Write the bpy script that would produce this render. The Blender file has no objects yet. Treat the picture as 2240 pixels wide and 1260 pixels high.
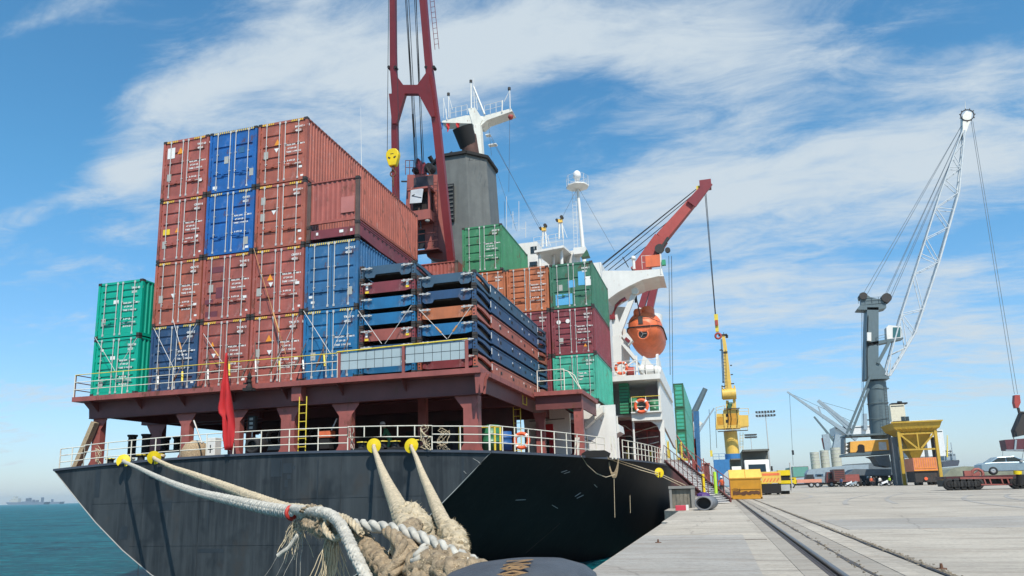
import bpy, bmesh, math, random
from mathutils import Vector, Matrix
R = math.radians
rnd = random.Random(7)
SC = bpy.context.scene
COL = SC.collection
# ---------------------------------------------------------------- camera
CAMZ = 0.88
F_, CYP = 1579.88, 780.0
PITCH, ROLL, YAW = .184, -.0268, .2688
def cam_axes():
    f0 = Vector((-math.sin(YAW), math.cos(YAW), 0)); r0 = Vector((math.cos(YAW), math.sin(YAW), 0)); u0 = Vector((0, 0, 1))
    f = f0*math.cos(PITCH)+u0*math.sin(PITCH); u = u0*math.cos(PITCH)-f0*math.sin(PITCH)
    r = r0*math.cos(ROLL)+u*math.sin(ROLL); u = u*math.cos(ROLL)-r0*math.sin(ROLL)
    return r, u, f
CR, CU, CF = cam_axes()
cam = bpy.data.cameras.new('camera'); co = bpy.data.objects.new('camera', cam); COL.objects.link(co)
m = Matrix.Identity(4)
for i, a in enumerate((CR, CU, -CF)):
    for j in range(3): m[j][i] = a[j]
m[0][3], m[1][3], m[2][3] = 0, 0, CAMZ
co.matrix_world = m
cam.sensor_width = 36; cam.lens = F_/2240*36; cam.shift_y = (CYP-630)/2240
cam.clip_start = .05; cam.clip_end = 20000
SC.camera = co
def at(u, v, X=None, Y=None, Z=None):
    """measured pixel -> the world point on the plane X=, Y= or Z="""
    d = CR*((u-1120)/F_)+CU*((CYP-v)/F_)+CF
    if X is not None: t = X/d.x
    elif Y is not None: t = Y/d.y
    else: t = (Z-CAMZ)/d.z
    return Vector((0, 0, CAMZ))+d*t
# ---------------------------------------------------------------- sky and sun
SUN_EL = R(52); SUN_AZ = Vector((.50, -.866))
SC.view_settings.view_transform = 'Standard'; SC.view_settings.look = 'None'
SC.view_settings.exposure = 0.17; SC.view_settings.gamma = 1
w = bpy.data.worlds.new('World'); SC.world = w; w.use_nodes = True
nt = w.node_tree; nt.nodes.clear(); N = nt.nodes.new; L_ = nt.links.new
out = N('ShaderNodeOutputWorld'); bg = N('ShaderNodeBackground'); L_(bg.outputs[0], out.inputs[0])
sky = N('ShaderNodeTexSky'); sky.sky_type = 'NISHITA'; sky.sun_disc = False
sky.sun_elevation = SUN_EL; sky.sun_rotation = math.atan2(SUN_AZ.x, SUN_AZ.y); sky.air_density = 1.15; sky.dust_density = .35; sky.ozone_density = 2.2
tc = N('ShaderNodeTexCoord')
sep = N('ShaderNodeSeparateXYZ'); L_(tc.outputs['Generated'], sep.inputs[0])
def mth(op, a, b=None, c=None, clamp=False):
    n = N('ShaderNodeMath'); n.operation = op; n.use_clamp = clamp
    for i, x in enumerate((a, b, c)):
        if x is None: continue
        if isinstance(x, (int, float)): n.inputs[i].default_value = x
        else: L_(x, n.inputs[i])
    return n.outputs[0]
zz = mth('ADD', mth('MAXIMUM', sep.outputs[2], 0.0), .16)
comb = N('ShaderNodeCombineXYZ'); L_(mth('DIVIDE', sep.outputs[0], zz), comb.inputs[0]); L_(mth('DIVIDE', sep.outputs[1], zz), comb.inputs[1])
def cloud(scale, rot, stretch, loc, detail, rough, dist, lo, hi):
    mp = N('ShaderNodeMapping'); mp.inputs['Rotation'].default_value = (0, 0, R(rot)); mp.inputs['Scale'].default_value = (1, stretch, 1); mp.inputs['Location'].default_value = loc
    L_(comb.outputs[0], mp.inputs[0])
    n = N('ShaderNodeTexNoise'); n.inputs['Scale'].default_value = scale; n.inputs['Detail'].default_value = detail; n.inputs['Roughness'].default_value = rough; n.inputs['Distortion'].default_value = dist
    L_(mp.outputs[0], n.inputs[0])
    r = N('ShaderNodeMapRange'); r.interpolation_type = 'SMOOTHSTEP'; r.inputs[1].default_value = lo; r.inputs[2].default_value = hi
    L_(n.outputs[0], r.inputs[0]); return r.outputs[0]
f1 = cloud(1.5, 18, 1.5, (3.1, 1.6, 0), 12, .62, .35, .0, 1.)     # soft fractal fields, used as densities
f2 = cloud(4.2, -28, 2.3, (7.3, 4.4, 0), 11, .68, .5, .0, 1.)
ya = mth('MAXIMUM', sep.outputs[1], .05); qa = mth('DIVIDE', sep.outputs[0], ya); qb = mth('DIVIDE', sep.outputs[2], ya)
mask = None
# where the cloud banks stand in the sky: bearing/height, half widths, amount
for u, v, su, sv, wt in ((390, 215, 190, 75, .42), (270, 385, 130, 48, .40), (110, 30, 130, 40, .22), (40, 480, 70, 28, .16), (280, 500, 90, 30, .16), (140, 590, 150, 30, .16), (640, 40, 150, 110, .30), (860, 150, 260, 90, .26),
    (1300, 60, 440, 100, .32), (1600, 130, 330, 90, .22), (1650, 400, 500, 125, .36), (2150, 340, 260, 110, .33), (2160, 140, 110, 50, .18), (1500, 660, 420, 110, .22), (2120, 700, 260, 130, .26), (1750, 860, 500, 60, .12), (60, 840, 260, 130, .14), (720, 330, 160, 80, .16),
    (90, 290, 140, 160, -.22), (130, 140, 120, 60, -.14), (1230, 215, 150, 50, -.16), (1790, 250, 110, 40, -.12), (2210, 230, 70, 40, -.14), (1990, 545, 260, 45, -.16), (560, 420, 60, 130, -.10)):
    d = at(u, v, Y=1.)-Vector((0, 0, CAMZ)); d1 = at(u+su, v, Y=1.)-Vector((0, 0, CAMZ)); d2 = at(u, v-sv, Y=1.)-Vector((0, 0, CAMZ))
    sa, sb = abs(d1.x-d.x), abs(d2.z-d.z)
    e = mth('ADD', mth('POWER', mth('ABSOLUTE', mth('MULTIPLY_ADD', qa, 1/sa, -d.x/sa)), 2.), mth('POWER', mth('ABSOLUTE', mth('MULTIPLY_ADD', qb, 1/sb, -d.z/sb)), 2.))
    g = mth('MULTIPLY', mth('EXPONENT', mth('MULTIPLY', e, -1.)), wt)
    mask = g if mask is None else mth('ADD', mask, g)
dens = mth('ADD', mth('ADD', mth('MULTIPLY', f1, .55), mth('MULTIPLY', f2, .45)), mask)
r = N('ShaderNodeMapRange'); r.interpolation_type = 'SMOOTHSTEP'; r.inputs[1].default_value = .46; r.inputs[2].default_value = .90; L_(dens, r.inputs[0])
low = mth('SUBTRACT', 1.0, mth('MULTIPLY', sep.outputs[2], 2.4), clamp=True)
cov = mth('MAXIMUM', mth('MULTIPLY', r.outputs[0], .96), mth('MULTIPLY', mth('POWER', low, 3.0), .42), clamp=True)
hs = N('ShaderNodeHueSaturation'); hs.inputs['Saturation'].default_value = 1.12; hs.inputs['Hue'].default_value = .493; hs.inputs['Value'].default_value = 1.32; L_(sky.outputs[0], hs.inputs['Color'])
tn = N('ShaderNodeMix'); tn.data_type = 'RGBA'; L_(mth('MULTIPLY', sep.outputs[2], 2.6, clamp=True), tn.inputs[0]); tn.inputs[6].default_value = (.58, .70, .95, 1); tn.inputs[7].default_value = (.56, .90, 1, 1)
ml = N('ShaderNodeMix'); ml.data_type = 'RGBA'; ml.blend_type = 'MULTIPLY'; ml.inputs[0].default_value = 1; L_(hs.outputs[0], ml.inputs[6]); L_(tn.outputs[2], ml.inputs[7])
mx = N('ShaderNodeMix'); mx.data_type = 'RGBA'; L_(cov, mx.inputs[0]); L_(ml.outputs[2], mx.inputs[6]); mx.inputs[7].default_value = (4.9, 5.6, 6.15, 1)
L_(mx.outputs[2], bg.inputs[0]); bg.inputs[1].default_value = .115
sun = bpy.data.lights.new('sun', 'SUN'); sun.energy = 4.9; sun.angle = R(.5); sun.color = (1, .94, .84)
so = bpy.data.objects.new('sun', sun); COL.objects.link(so)
sdir = Vector((SUN_AZ.x*math.cos(SUN_EL), SUN_AZ.y*math.cos(SUN_EL), math.sin(SUN_EL)))
so.rotation_euler = sdir.to_track_quat('Z', 'Y').to_euler(); so.location = (0, 0, 60)
SC.render.engine = 'CYCLES'
# ---------------------------------------------------------------- materials
MATS = {}
def mat(name, rgb, rough=.55, metal=0., var=.12, vs=1.5, streak=0., rust=0., rustc=(.10, .035, .015), bump=0., bs=30., spec=.5, dirt=0., emit=None, randval=0., wear=0., wearc=(.5, .5, .48)):
    if name in MATS: return MATS[name]
    m = bpy.data.materials.new(name); m.use_nodes = True; nt = m.node_tree; b = nt.nodes['Principled BSDF']
    N = nt.nodes.new; L = nt.links.new
    b.inputs['Roughness'].default_value = rough; b.inputs['Metallic'].default_value = metal; b.inputs['Specular IOR Level'].default_value = spec
    if emit: b.inputs['Emission Color'].default_value = (*emit, 1); b.inputs['Emission Strength'].default_value = 1
    tc = N('ShaderNodeTexCoord')
    col = None
    def noise(scale, detail=4, rough=.6, sc=(1, 1, 1)):
        mp = N('ShaderNodeMapping'); mp.inputs['Scale'].default_value = sc; L(tc.outputs['Object'], mp.inputs[0])
        n = N('ShaderNodeTexNoise'); n.inputs['Scale'].default_value = scale; n.inputs['Detail'].default_value = detail; n.inputs['Roughness'].default_value = rough
        L(mp.outputs[0], n.inputs[0]); return n.outputs[0]
    def mixc(f, a, c):
        x = N('ShaderNodeMix'); x.data_type = 'RGBA'; L(f, x.inputs[0])
        if isinstance(a, tuple): x.inputs[6].default_value = (*a, 1)
        else: L(a, x.inputs[6])
        if isinstance(c, tuple): x.inputs[7].default_value = (*c, 1)
        else: L(c, x.inputs[7])
        return x.outputs[2]
    def ramp(v, lo, hi, mul=1.):
        r = N('ShaderNodeMapRange'); r.inputs[1].default_value = lo; r.inputs[2].default_value = hi; r.inputs[4].default_value = mul; L(v, r.inputs[0]); return r.outputs[0]
    dark = tuple(c*(1-var) for c in rgb); light = tuple(min(1, c*(1+var)) for c in rgb)
    col = mixc(ramp(noise(vs), .3, .7), dark, light)
    if streak: col = mixc(ramp(noise(3., 5, .6, (1, 1, .06)), .45, .75, streak), col, tuple(c*.35+.02 for c in rgb))
    if wear: col = mixc(ramp(noise(3.2, 8, .75, (1, 1, .6)), .56, .70, wear), col, tuple(.55*wearc[i]+.45*rgb[i] for i in range(3)))
    if dirt: col = mixc(ramp(noise(.8, 6, .65), .45, .75, dirt), col, (.05, .045, .04))
    if rust:
        col = mixc(ramp(noise(2.3, 8, .7, (1, 1, .5)), .64-.14*rust, .70-.12*rust, min(1, .5+rust*.5)), col, rustc)
    if randval:
        oi = N('ShaderNodeObjectInfo'); hv = N('ShaderNodeHueSaturation'); L(col, hv.inputs['Color']); L(ramp(oi.outputs['Random'], 0, 1, 1), hv.inputs['Value'])
        mr = hv.inputs['Value'].links[0].from_node; mr.inputs[3].default_value = 1-randval; mr.inputs[4].default_value = 1+randval
        col = hv.outputs[0]
    L(col, b.inputs['Base Color'])
    if bump:
        bp = N('ShaderNodeBump'); bp.inputs['Strength'].default_value = bump; bp.inputs['Distance'].default_value = .02; L(noise(bs, 6, .65), bp.inputs['Height']); L(bp.outputs[0], b.inputs['Normal'])
    MATS[name] = m; return m
M = {}
def defm(k, *a, **kw): M[k] = mat(k, *a, **kw)
CP = dict(rough=.5, var=.16, streak=.40, rust=.45, wear=.35)
defm('cont_red', (.325, .086, .064), randval=.15, **CP); defm('cont_brick', (.365, .10, .062), randval=.10, **CP)
defm('cont_maroon', (.19, .035, .042), **CP); defm('cont_blue', (.012, .105, .34), **CP)
defm('cont_steelblue', (.028, .12, .26), **CP); defm('cont_cyanblue', (.012, .13, .29), **CP)
defm('cont_navy', (.022, .062, .14), **CP); defm('cont_green', (.0, .33, .22), rough=.42, var=.08, streak=.15, rust=.15)
defm('cont_leaf', (.04, .20, .09), **CP); defm('cont_darkgreen', (.035, .145, .085), **CP)
defm('cont_mint', (.05, .36, .25), **CP); defm('cont_orange', (.42, .13, .05), **CP)
defm('cont_slate', (.040, .085, .135), wear=.35, wearc=(.16, .15, .14), rough=.55, var=.15, rust=.35)
defm('wood_floor', (.06, .045, .035)); defm('frame_grime', (.10, .062, .048), rust=.5, var=.3)
defm('casting', (.028, .024, .022), rough=.7, rust=.4); defm('galv', (.52, .50, .47), rough=.45, metal=.25, var=.1, streak=.15)
defm('white_mark', (.72, .71, .68), var=.03); defm('blue_patch', (.09, .36, .62), var=.06); defm('grey_plate', (.36, .36, .33)); defm('yellow_mark', (.72, .50, .03)); defm('orange_mark', (.75, .28, .02))
defm('black', (.012, .012, .013), rough=.6); defm('rubber', (.018, .018, .02), rough=.8, bump=.2); defm('repaint_dark', (.14, .035, .045))  # last one: dark maroon repaint for patches on a container door
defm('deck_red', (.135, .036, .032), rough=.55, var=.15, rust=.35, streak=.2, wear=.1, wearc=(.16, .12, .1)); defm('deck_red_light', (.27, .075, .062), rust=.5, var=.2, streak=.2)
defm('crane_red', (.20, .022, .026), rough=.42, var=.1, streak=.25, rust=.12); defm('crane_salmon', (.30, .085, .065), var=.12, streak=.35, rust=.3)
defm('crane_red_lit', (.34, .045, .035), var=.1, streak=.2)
defm('ship_white', (.68, .67, .63), rough=.45, var=.05, streak=.12, rust=.10, rustc=(.30, .12, .04)); defm('ship_cream', (.70, .68, .60), rough=.5, var=.08, streak=.2, rust=.22, rustc=(.28, .11, .04))
defm('rail_paint', (.66, .62, .52), rust=.3, rustc=(.22, .09, .04)); defm('rail_yellow', (.66, .50, .05), rust=.2); defm('funnel_grey', (.115, .12, .112), rough=.55, streak=.5, var=.14)
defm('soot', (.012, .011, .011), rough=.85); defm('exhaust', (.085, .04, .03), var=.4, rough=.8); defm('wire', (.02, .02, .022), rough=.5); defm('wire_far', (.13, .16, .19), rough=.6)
defm('deep_dark', (.02, .014, .013)); defm('deck_green', (.03, .10, .05)); defm('rig_yellow', (.66, .48, .0), rough=.5, var=.10, wear=.1, wearc=(.45, .33, .02)); defm('crane_yellow', (.66, .43, .08), rough=.45, var=.08, streak=.2, rust=.08)
defm('boat_orange', (.70, .15, .052), rough=.5, var=.12, streak=.35); defm('ring_orange', (.75, .12, .04)); defm('orange', (.75, .16, .03)); defm('flag_red', (.42, .012, .016), rough=.8)
defm('glass_dark', (.02, .03, .035), rough=.08, var=.1); defm('glass_teal', (.04, .12, .12), rough=.1); defm('barrel_green', (.03, .16, .07), rough=.4); defm('barrel_blue', (.01, .08, .25))
defm('rope_white', (.43, .405, .345), rough=.95, var=.3, vs=14, bump=.25, bs=70); defm('rope_tan', (.56, .46, .31), rough=.95, var=.28, vs=18, bump=.8, bs=120); defm('rope_brown', (.36, .27, .17), rough=.95, var=.4, vs=25, bump=.9, bs=110)
defm('rope_fibre', (.60, .49, .32), rough=.95, var=.3, vs=8); defm('bollard_iron', (.055, .063, .074), rough=.5, var=.22, vs=9, bump=.35, bs=55, wear=.3, wearc=(.12, .13, .14)); defm('rope_red', (.4, .03, .02))
defm('rail_steel', (.085, .058, .045), rough=.4, metal=.5, var=.25, vs=6); defm('rail_head', (.13, .12, .12), rough=.38, metal=.6, var=.15); defm('rust_steel', (.12, .055, .03), var=.35, rough=.85)
defm('crane_grey', (.095, .135, .15), rough=.5, streak=.2, var=.08); defm('lattice_white', (.52, .56, .58)); defm('portal_blue', (.03, .16, .36), var=.12, streak=.3); defm('skip_yellow', (.50, .235, .015), rough=.45, var=.12, streak=.15, rust=.3, rustc=(.16, .05, .01)); defm('skip_lid', (.78, .47, .09), rough=.4)  # shade on the skip's front face is put into skip_yellow
defm('tyre', (.02, .02, .02), rough=.85); defm('car_paint', (.25, .33, .38), rough=.25, metal=.4); defm('tin', (.35, .36, .36)); defm('concrete_grey', (.22, .21, .19), var=.15, streak=.3); defm('block_red', (.50, .045, .07)); defm('trailer_red', (.06, .012, .014), var=.5, vs=3)
defm('skin', (.30, .16, .10)); defm('coverall_green', (.03, .16, .07)); defm('coverall_orange', (.6, .1, .03)); defm('coverall_blue', (.03, .06, .15)); defm('helmet_white', (.75, .75, .75)); defm('vest_lime', (.3, .6, .05)); defm('trousers', (.03, .03, .04)); defm('purple', (.07, .03, .14)); defm('lime', (.40, .62, .04)); defm('tarp', (.13, .135, .12), bump=.3, bs=6)
defm('fence_grey', (.33, .40, .42), var=.06); defm('haze_grey', (.25, .31, .35)); defm('silo', (.42, .42, .34), streak=.3); defm('far_hull', (.05, .06, .08)); defm('far_white', (.62, .63, .62)); defm('far_green', (.10, .27, .22)); defm('mound', (.20, .21, .15), var=.3, vs=.3); defm('hull_grey_far', (.10, .12, .135))  # haze_grey and the far tones carry distance haze in their colour
# ---------------------------------------------------------------- mesh builder
class MB:
    def __init__(s): s.v = []; s.f = []; s.mi = []; s.sm = []; s.cur = 0; s.cuts = []
    def add(s, vs, fs, smooth=False):
        s.cuts.append((len(s.v), len(s.f))); o = len(s.v); s.v += [Vector(x) for x in vs]; s.f += [tuple(i+o for i in f) for f in fs]; s.mi += [s.cur]*len(fs); s.sm += [smooth]*len(fs); return s
    def box(s, a, b):
        x0, y0, z0 = (min(a[i], b[i]) for i in range(3)); x1, y1, z1 = (max(a[i], b[i]) for i in range(3))
        return s.add([(x0, y0, z0), (x1, y0, z0), (x1, y1, z0), (x0, y1, z0), (x0, y0, z1), (x1, y0, z1), (x1, y1, z1), (x0, y1, z1)],
                     [(0, 3, 2, 1), (4, 5, 6, 7), (0, 1, 5, 4), (1, 2, 6, 5), (2, 3, 7, 6), (3, 0, 4, 7)])
    def cb(s, c, sz, rz=0):
        c = Vector(c); h = [x/2 for x in sz]; Rm = Matrix.Rotation(rz, 3, 'Z')
        return s.add([c+Rm@Vector((sx*h[0], sy*h[1], sz_*h[2])) for sz_ in (-1, 1) for sx, sy in ((-1, -1), (1, -1), (1, 1), (-1, 1))],
                     [(0, 3, 2, 1), (4, 5, 6, 7), (0, 1, 5, 4), (1, 2, 6, 5), (2, 3, 7, 6), (3, 0, 4, 7)])
    def frame(s, d, up=None):
        d = d.normalized(); up = Vector(up) if up else (Vector((0, 0, 1)) if abs(d.z) < .95 else Vector((0, 1, 0)))
        a = d.cross(up).normalized(); b = a.cross(d).normalized(); return a, b
    def beam(s, p, q, w, h, w2=None, h2=None, up=None):
        p = Vector(p); q = Vector(q); a, b = s.frame(q-p, up); w2 = w if w2 is None else w2; h2 = h if h2 is None else h2
        vs = [p+a*(sx*w/2)+b*(sy*h/2) for sx, sy in ((-1, -1), (1, -1), (1, 1), (-1, 1))]+[q+a*(sx*w2/2)+b*(sy*h2/2) for sx, sy in ((-1, -1), (1, -1), (1, 1), (-1, 1))]
        return s.add(vs, [(0, 1, 2, 3), (7, 6, 5, 4), (0, 4, 5, 1), (1, 5, 6, 2), (2, 6, 7, 3), (3, 7, 4, 0)])
    def cyl(s, p, q, r, r2=None, n=8, caps=True, smooth=True):
        p = Vector(p); q = Vector(q); a, b = s.frame(q-p); r2 = r if r2 is None else r2; vs = []
        for c, rr in ((p, r), (q, r2)):
            vs += [c+(a*math.cos(2*math.pi*i/n)+b*math.sin(2*math.pi*i/n))*rr for i in range(n)]
        s.add(vs, [(i, (i+1) % n, n+(i+1) % n, n+i) for i in range(n)], smooth)
        if caps: s.add(vs, [tuple(range(n))[::-1], tuple(range(n, 2*n))])
        return s
    def tube(s, pts, r, n=6, smooth=True):
        pts = [Vector(p) for p in pts]; rs = r if isinstance(r, (list, tuple)) else [r]*len(pts); vs = []
        a = None
        for i, p in enumerate(pts):
            d = (pts[min(i+1, len(pts)-1)]-pts[max(i-1, 0)]).normalized()
            if a is None: a, b = s.frame(d)
            else:
                a = (a-d*a.dot(d)).normalized(); b = d.cross(a)
            vs += [p+(a*math.cos(2*math.pi*k/n)+b*math.sin(2*math.pi*k/n))*rs[i] for k in range(n)]
        fs = [(i*n+k, i*n+(k+1) % n, (i+1)*n+(k+1) % n, (i+1)*n+k) for i in range(len(pts)-1) for k in range(n)]
        s.add(vs, fs, smooth); m_ = (len(pts)-1)*n
        s.add(vs[:n]+vs[m_:], [tuple(range(n))[::-1], tuple(range(n, 2*n))]); return s
    def prism(s, pts, ext):
        """closed polygon (3-D points in one plane) pushed along ext"""
        pts = [Vector(p) for p in pts]; e = Vector(ext); n = len(pts)
        nrm = Vector((0, 0, 0))
        for i in range(n): nrm += pts[i].cross(pts[(i+1) % n])
        if nrm.dot(e) > 0: pts = pts[::-1]
        s.add(pts+[p+e for p in pts], [tuple(range(n)), tuple(range(2*n-1, n-1, -1))]+[(i, n+i, n+(i+1) % n, (i+1) % n) for i in range(n)]); return s
    def lathe(s, c, prof, n=16, axis=(0, 0, 1), smooth=True):
        c = Vector(c); ax = Vector(axis).normalized(); a, b = s.frame(ax, None if abs(ax.z) < .9 else (0, 1, 0)); vs = []
        for r, h in prof: vs += [c+ax*h+(a*math.cos(2*math.pi*i/n)+b*math.sin(2*math.pi*i/n))*r for i in range(n)]
        fs = [(j*n+i, j*n+(i+1) % n, (j+1)*n+(i+1) % n, (j+1)*n+i) for j in range(len(prof)-1) for i in range(n)]
        s.add(vs, fs, smooth); return s
    def torus(s, c, Rr, r, axis=(0, 1, 0), n=24, k=8):
        ax = Vector(axis).normalized(); a, b = s.frame(ax, None if abs(ax.z) < .9 else (0, 1, 0)); c = Vector(c); vs = []
        for i in range(n):
            t = 2*math.pi*i/n; d = a*math.cos(t)+b*math.sin(t)
            vs += [c+d*(Rr+r*math.cos(2*math.pi*j/k))+ax*(r*math.sin(2*math.pi*j/k)) for j in range(k)]
        return s.add(vs, [(i*k+j, i*k+(j+1) % k, ((i+1) % n)*k+(j+1) % k, ((i+1) % n)*k+j) for i in range(n) for j in range(k)], True)
    def each(s, name, mats, parent=None, per=1):
        c = s.cuts[::per]+[(len(s.v), len(s.f))]; r = None
        for (v0, f0), (v1, f1) in zip(c[:-1], c[1:]):
            q = MB(); q.v = s.v[v0:v1]; q.f = [tuple(i-v0 for i in f) for f in s.f[f0:f1]]; q.mi = s.mi[f0:f1]; q.sm = s.sm[f0:f1]; r = q.build(name, mats, parent)
        return r
    def build(s, name, mats, parent=None, bevel=0):
        o0 = Vector((0, 0, 0)); p = parent
        while p is not None and p.parent is not None: p = p.parent
        if p is not None: o0 = p.location
        me = bpy.data.meshes.new(name); me.from_pydata([v-o0 for v in s.v], [], s.f)
        if not isinstance(mats, (list, tuple)): mats = [mats]
        for x in mats: me.materials.append(M[x] if isinstance(x, str) else x)
        for i, p_ in enumerate(me.polygons): p_.material_index = s.mi[i]; p_.use_smooth = s.sm[i]
        bm = bmesh.new(); bm.from_mesh(me); bmesh.ops.recalc_face_normals(bm, faces=bm.faces)
        bm.to_mesh(me); bm.free(); me.update()
        ob = bpy.data.objects.new(name, me); COL.objects.link(ob)
        if parent is not None: ob.parent = parent
        if bevel:
            md = ob.modifiers.new('bevel', 'BEVEL'); md.width = bevel; md.segments = 2; md.limit_method = 'ANGLE'
        return ob
def tag(o, label, cat, group=None, kind=None):
    if label: o['label'] = label
    if cat: o['category'] = cat
    if group: o['group'] = group
    if kind: o['kind'] = kind
    return o
def thing(name, loc, label, cat, group=None):
    o = bpy.data.objects.new(name, None); o.location = loc; o.empty_display_size = .3; COL.objects.link(o); return tag(o, label, cat, group)
def copy_tree(o, parent=None, loc=None):
    c = o.copy(); COL.objects.link(c); c.parent = parent
    if loc is not None: c.location = loc
    for ch in list(o.children): copy_tree(ch, c)
    return c
DG = None
def text(s, size, origin, ex, ey, m, parent, name='marking', off=.004, align='LEFT'):
    """flat lettering; origin = lower left in world, ex/ey = unit reading and up directions"""
    cu = bpy.data.curves.new(name, 'FONT'); cu.body = s; cu.size = size; cu.align_x = align; cu.resolution_u = 1; cu.extrude = .001; cu.offset = size*.035
    ob = bpy.data.objects.new(name, cu); COL.objects.link(ob)
    me = bpy.data.meshes.new_from_object(ob)
    bpy.data.objects.remove(ob); bpy.data.curves.remove(cu)
    ex = Vector(ex).normalized(); ey = Vector(ey).normalized(); ez = ex.cross(ey)
    p = parent
    while p is not None and p.parent is not None: p = p.parent
    o0 = p.location if p is not None else Vector((0, 0, 0))
    for v in me.vertices: v.co = Vector(origin)-o0+ex*v.co.x+ey*v.co.y+ez*(v.co.z+off)
    me.materials.clear(); me.materials.append(M[m]); o = bpy.data.objects.new(name, me); COL.objects.link(o)
    if parent is not None: o.parent = parent
    return o
def skel(name, joints, edges, mats, parent=None, sub=1, matfn=None):
    """one continuous body grown over a skeleton of joints (x,y,z,r)"""
    me = bpy.data.meshes.new(name); me.from_pydata([j[:3] for j in joints], edges, []); ob = bpy.data.objects.new(name, me); COL.objects.link(ob)
    sk = ob.modifiers.new('s', 'SKIN'); sk.use_smooth_shade = True
    for i, d in enumerate(me.skin_vertices[0].data):
        r = joints[i][3]; d.radius = (r, r) if not isinstance(r, tuple) else r; d.use_root = (i == 0)
    sb = ob.modifiers.new('u', 'SUBSURF'); sb.levels = sub; sb.render_levels = sub
    m2 = bpy.data.meshes.new_from_object(ob.evaluated_get(bpy.context.evaluated_depsgraph_get()))
    bpy.data.objects.remove(ob)
    m2.materials.clear()
    for x in mats: m2.materials.append(M[x])
    for p in m2.polygons:
        p.use_smooth = True
        if matfn: p.material_index = matfn(p.center)
    o = bpy.data.objects.new(name, m2); COL.objects.link(o)
    if parent is not None: o.parent = parent
    return o
defm('recess_red_shaded', (.15, .04, .038), var=.5, vs=4., rust=.4)
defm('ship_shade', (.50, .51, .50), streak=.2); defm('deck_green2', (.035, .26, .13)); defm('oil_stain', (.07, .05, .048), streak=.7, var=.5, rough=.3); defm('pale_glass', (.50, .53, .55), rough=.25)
defm('trench_grit', (.20, .165, .12), var=.5, vs=12, rough=.95, bump=.8, bs=60)
defm('orange_faded', (.42, .26, .12), wear=.6, wearc=(.12, .13, .15), var=.3, vs=20)
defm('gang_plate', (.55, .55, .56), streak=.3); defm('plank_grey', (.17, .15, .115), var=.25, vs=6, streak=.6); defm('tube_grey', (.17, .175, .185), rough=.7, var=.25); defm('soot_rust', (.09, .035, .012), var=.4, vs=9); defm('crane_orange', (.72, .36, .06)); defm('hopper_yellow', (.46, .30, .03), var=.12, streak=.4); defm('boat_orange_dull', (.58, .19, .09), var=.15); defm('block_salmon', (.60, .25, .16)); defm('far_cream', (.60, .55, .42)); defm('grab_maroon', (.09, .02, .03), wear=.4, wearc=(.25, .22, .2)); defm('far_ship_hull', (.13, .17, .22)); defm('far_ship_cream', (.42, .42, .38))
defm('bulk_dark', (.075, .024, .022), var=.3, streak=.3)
defm('rail_dirt', (.05, .035, .028), var=.4, vs=8)
defm('strap_orange', (.45, .22, .07), var=.3)
defm('touch_up', (.019, .025, .031), rough=.5, var=.2); defm('rust_faint', (.05, .028, .015))
defm('tyre_mark', (.33, .30, .26), var=.2)
# ================================================================ water, quay, terrain
def gnodes(name, base, rough=.6):
    m = bpy.data.materials.new(name); m.use_nodes = True; nt = m.node_tree; b = nt.nodes['Principled BSDF']; b.inputs['Roughness'].default_value = rough
    tc = nt.nodes.new('ShaderNodeTexCoord')
    def tex(scale, sc=(1, 1, 1), detail=6, rough=.6, kind='ShaderNodeTexNoise', loc=(0, 0, 0), dist=0):
        mp = nt.nodes.new('ShaderNodeMapping'); mp.inputs['Scale'].default_value = sc; mp.inputs['Location'].default_value = loc; nt.links.new(tc.outputs['Object'], mp.inputs[0])
        n = nt.nodes.new(kind); n.inputs['Scale'].default_value = scale; nt.links.new(mp.outputs[0], n.inputs[0])
        if kind == 'ShaderNodeTexNoise': n.inputs['Detail'].default_value = detail; n.inputs['Roughness'].default_value = rough; n.inputs['Distortion'].default_value = dist
        return n.outputs[0]
    def rng(v, a, b2, c=0., d=1.):
        r = nt.nodes.new('ShaderNodeMapRange'); r.inputs[1].default_value = a; r.inputs[2].default_value = b2; r.inputs[3].default_value = c; r.inputs[4].default_value = d; nt.links.new(v, r.inputs[0]); return r.outputs[0]
    def mix(f, a, c):
        x = nt.nodes.new('ShaderNodeMix'); x.data_type = 'RGBA'; nt.links.new(f, x.inputs[0])
        for i, q in ((6, a), (7, c)):
            if isinstance(q, tuple): x.inputs[i].default_value = (*q, 1)
            else: nt.links.new(q, x.inputs[i])
        return x.outputs[2]
    def bump(h, st, di, prev=None):
        bp = nt.nodes.new('ShaderNodeBump'); bp.inputs['Strength'].default_value = st; bp.inputs['Distance'].default_value = di; nt.links.new(h, bp.inputs['Height'])
        if prev: nt.links.new(prev, bp.inputs['Normal'])
        return bp.outputs[0]
    return m, nt, b, tex, rng, mix, bump
m, nt, b, tex, rng, mix, bump = gnodes('water', None, .12)
c = mix(rng(tex(.06, (1, 2.2, 1), 6), .35, .65), (.0007, .10, .14), (.001, .185, .235))
c = mix(rng(tex(.75, (.6, 1.5, 1), 9, .72), .50, .62, 0, .8), c, (.003, .30, .34)); nt.links.new(c, b.inputs['Base Color'])  # light ripple facets painted as teal mottles in place of sky reflections
b.inputs['IOR'].default_value = 1.33; b.inputs['Specular IOR Level'].default_value = .20; b.inputs['Roughness'].default_value = .15
n1 = bump(tex(.22, (.6, 1.5, 1), 8, .62), 1., 5.); n2 = bump(tex(1.1, (.6, 1.5, 1), 7, .65), 1., 1.2, n1); 
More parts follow.
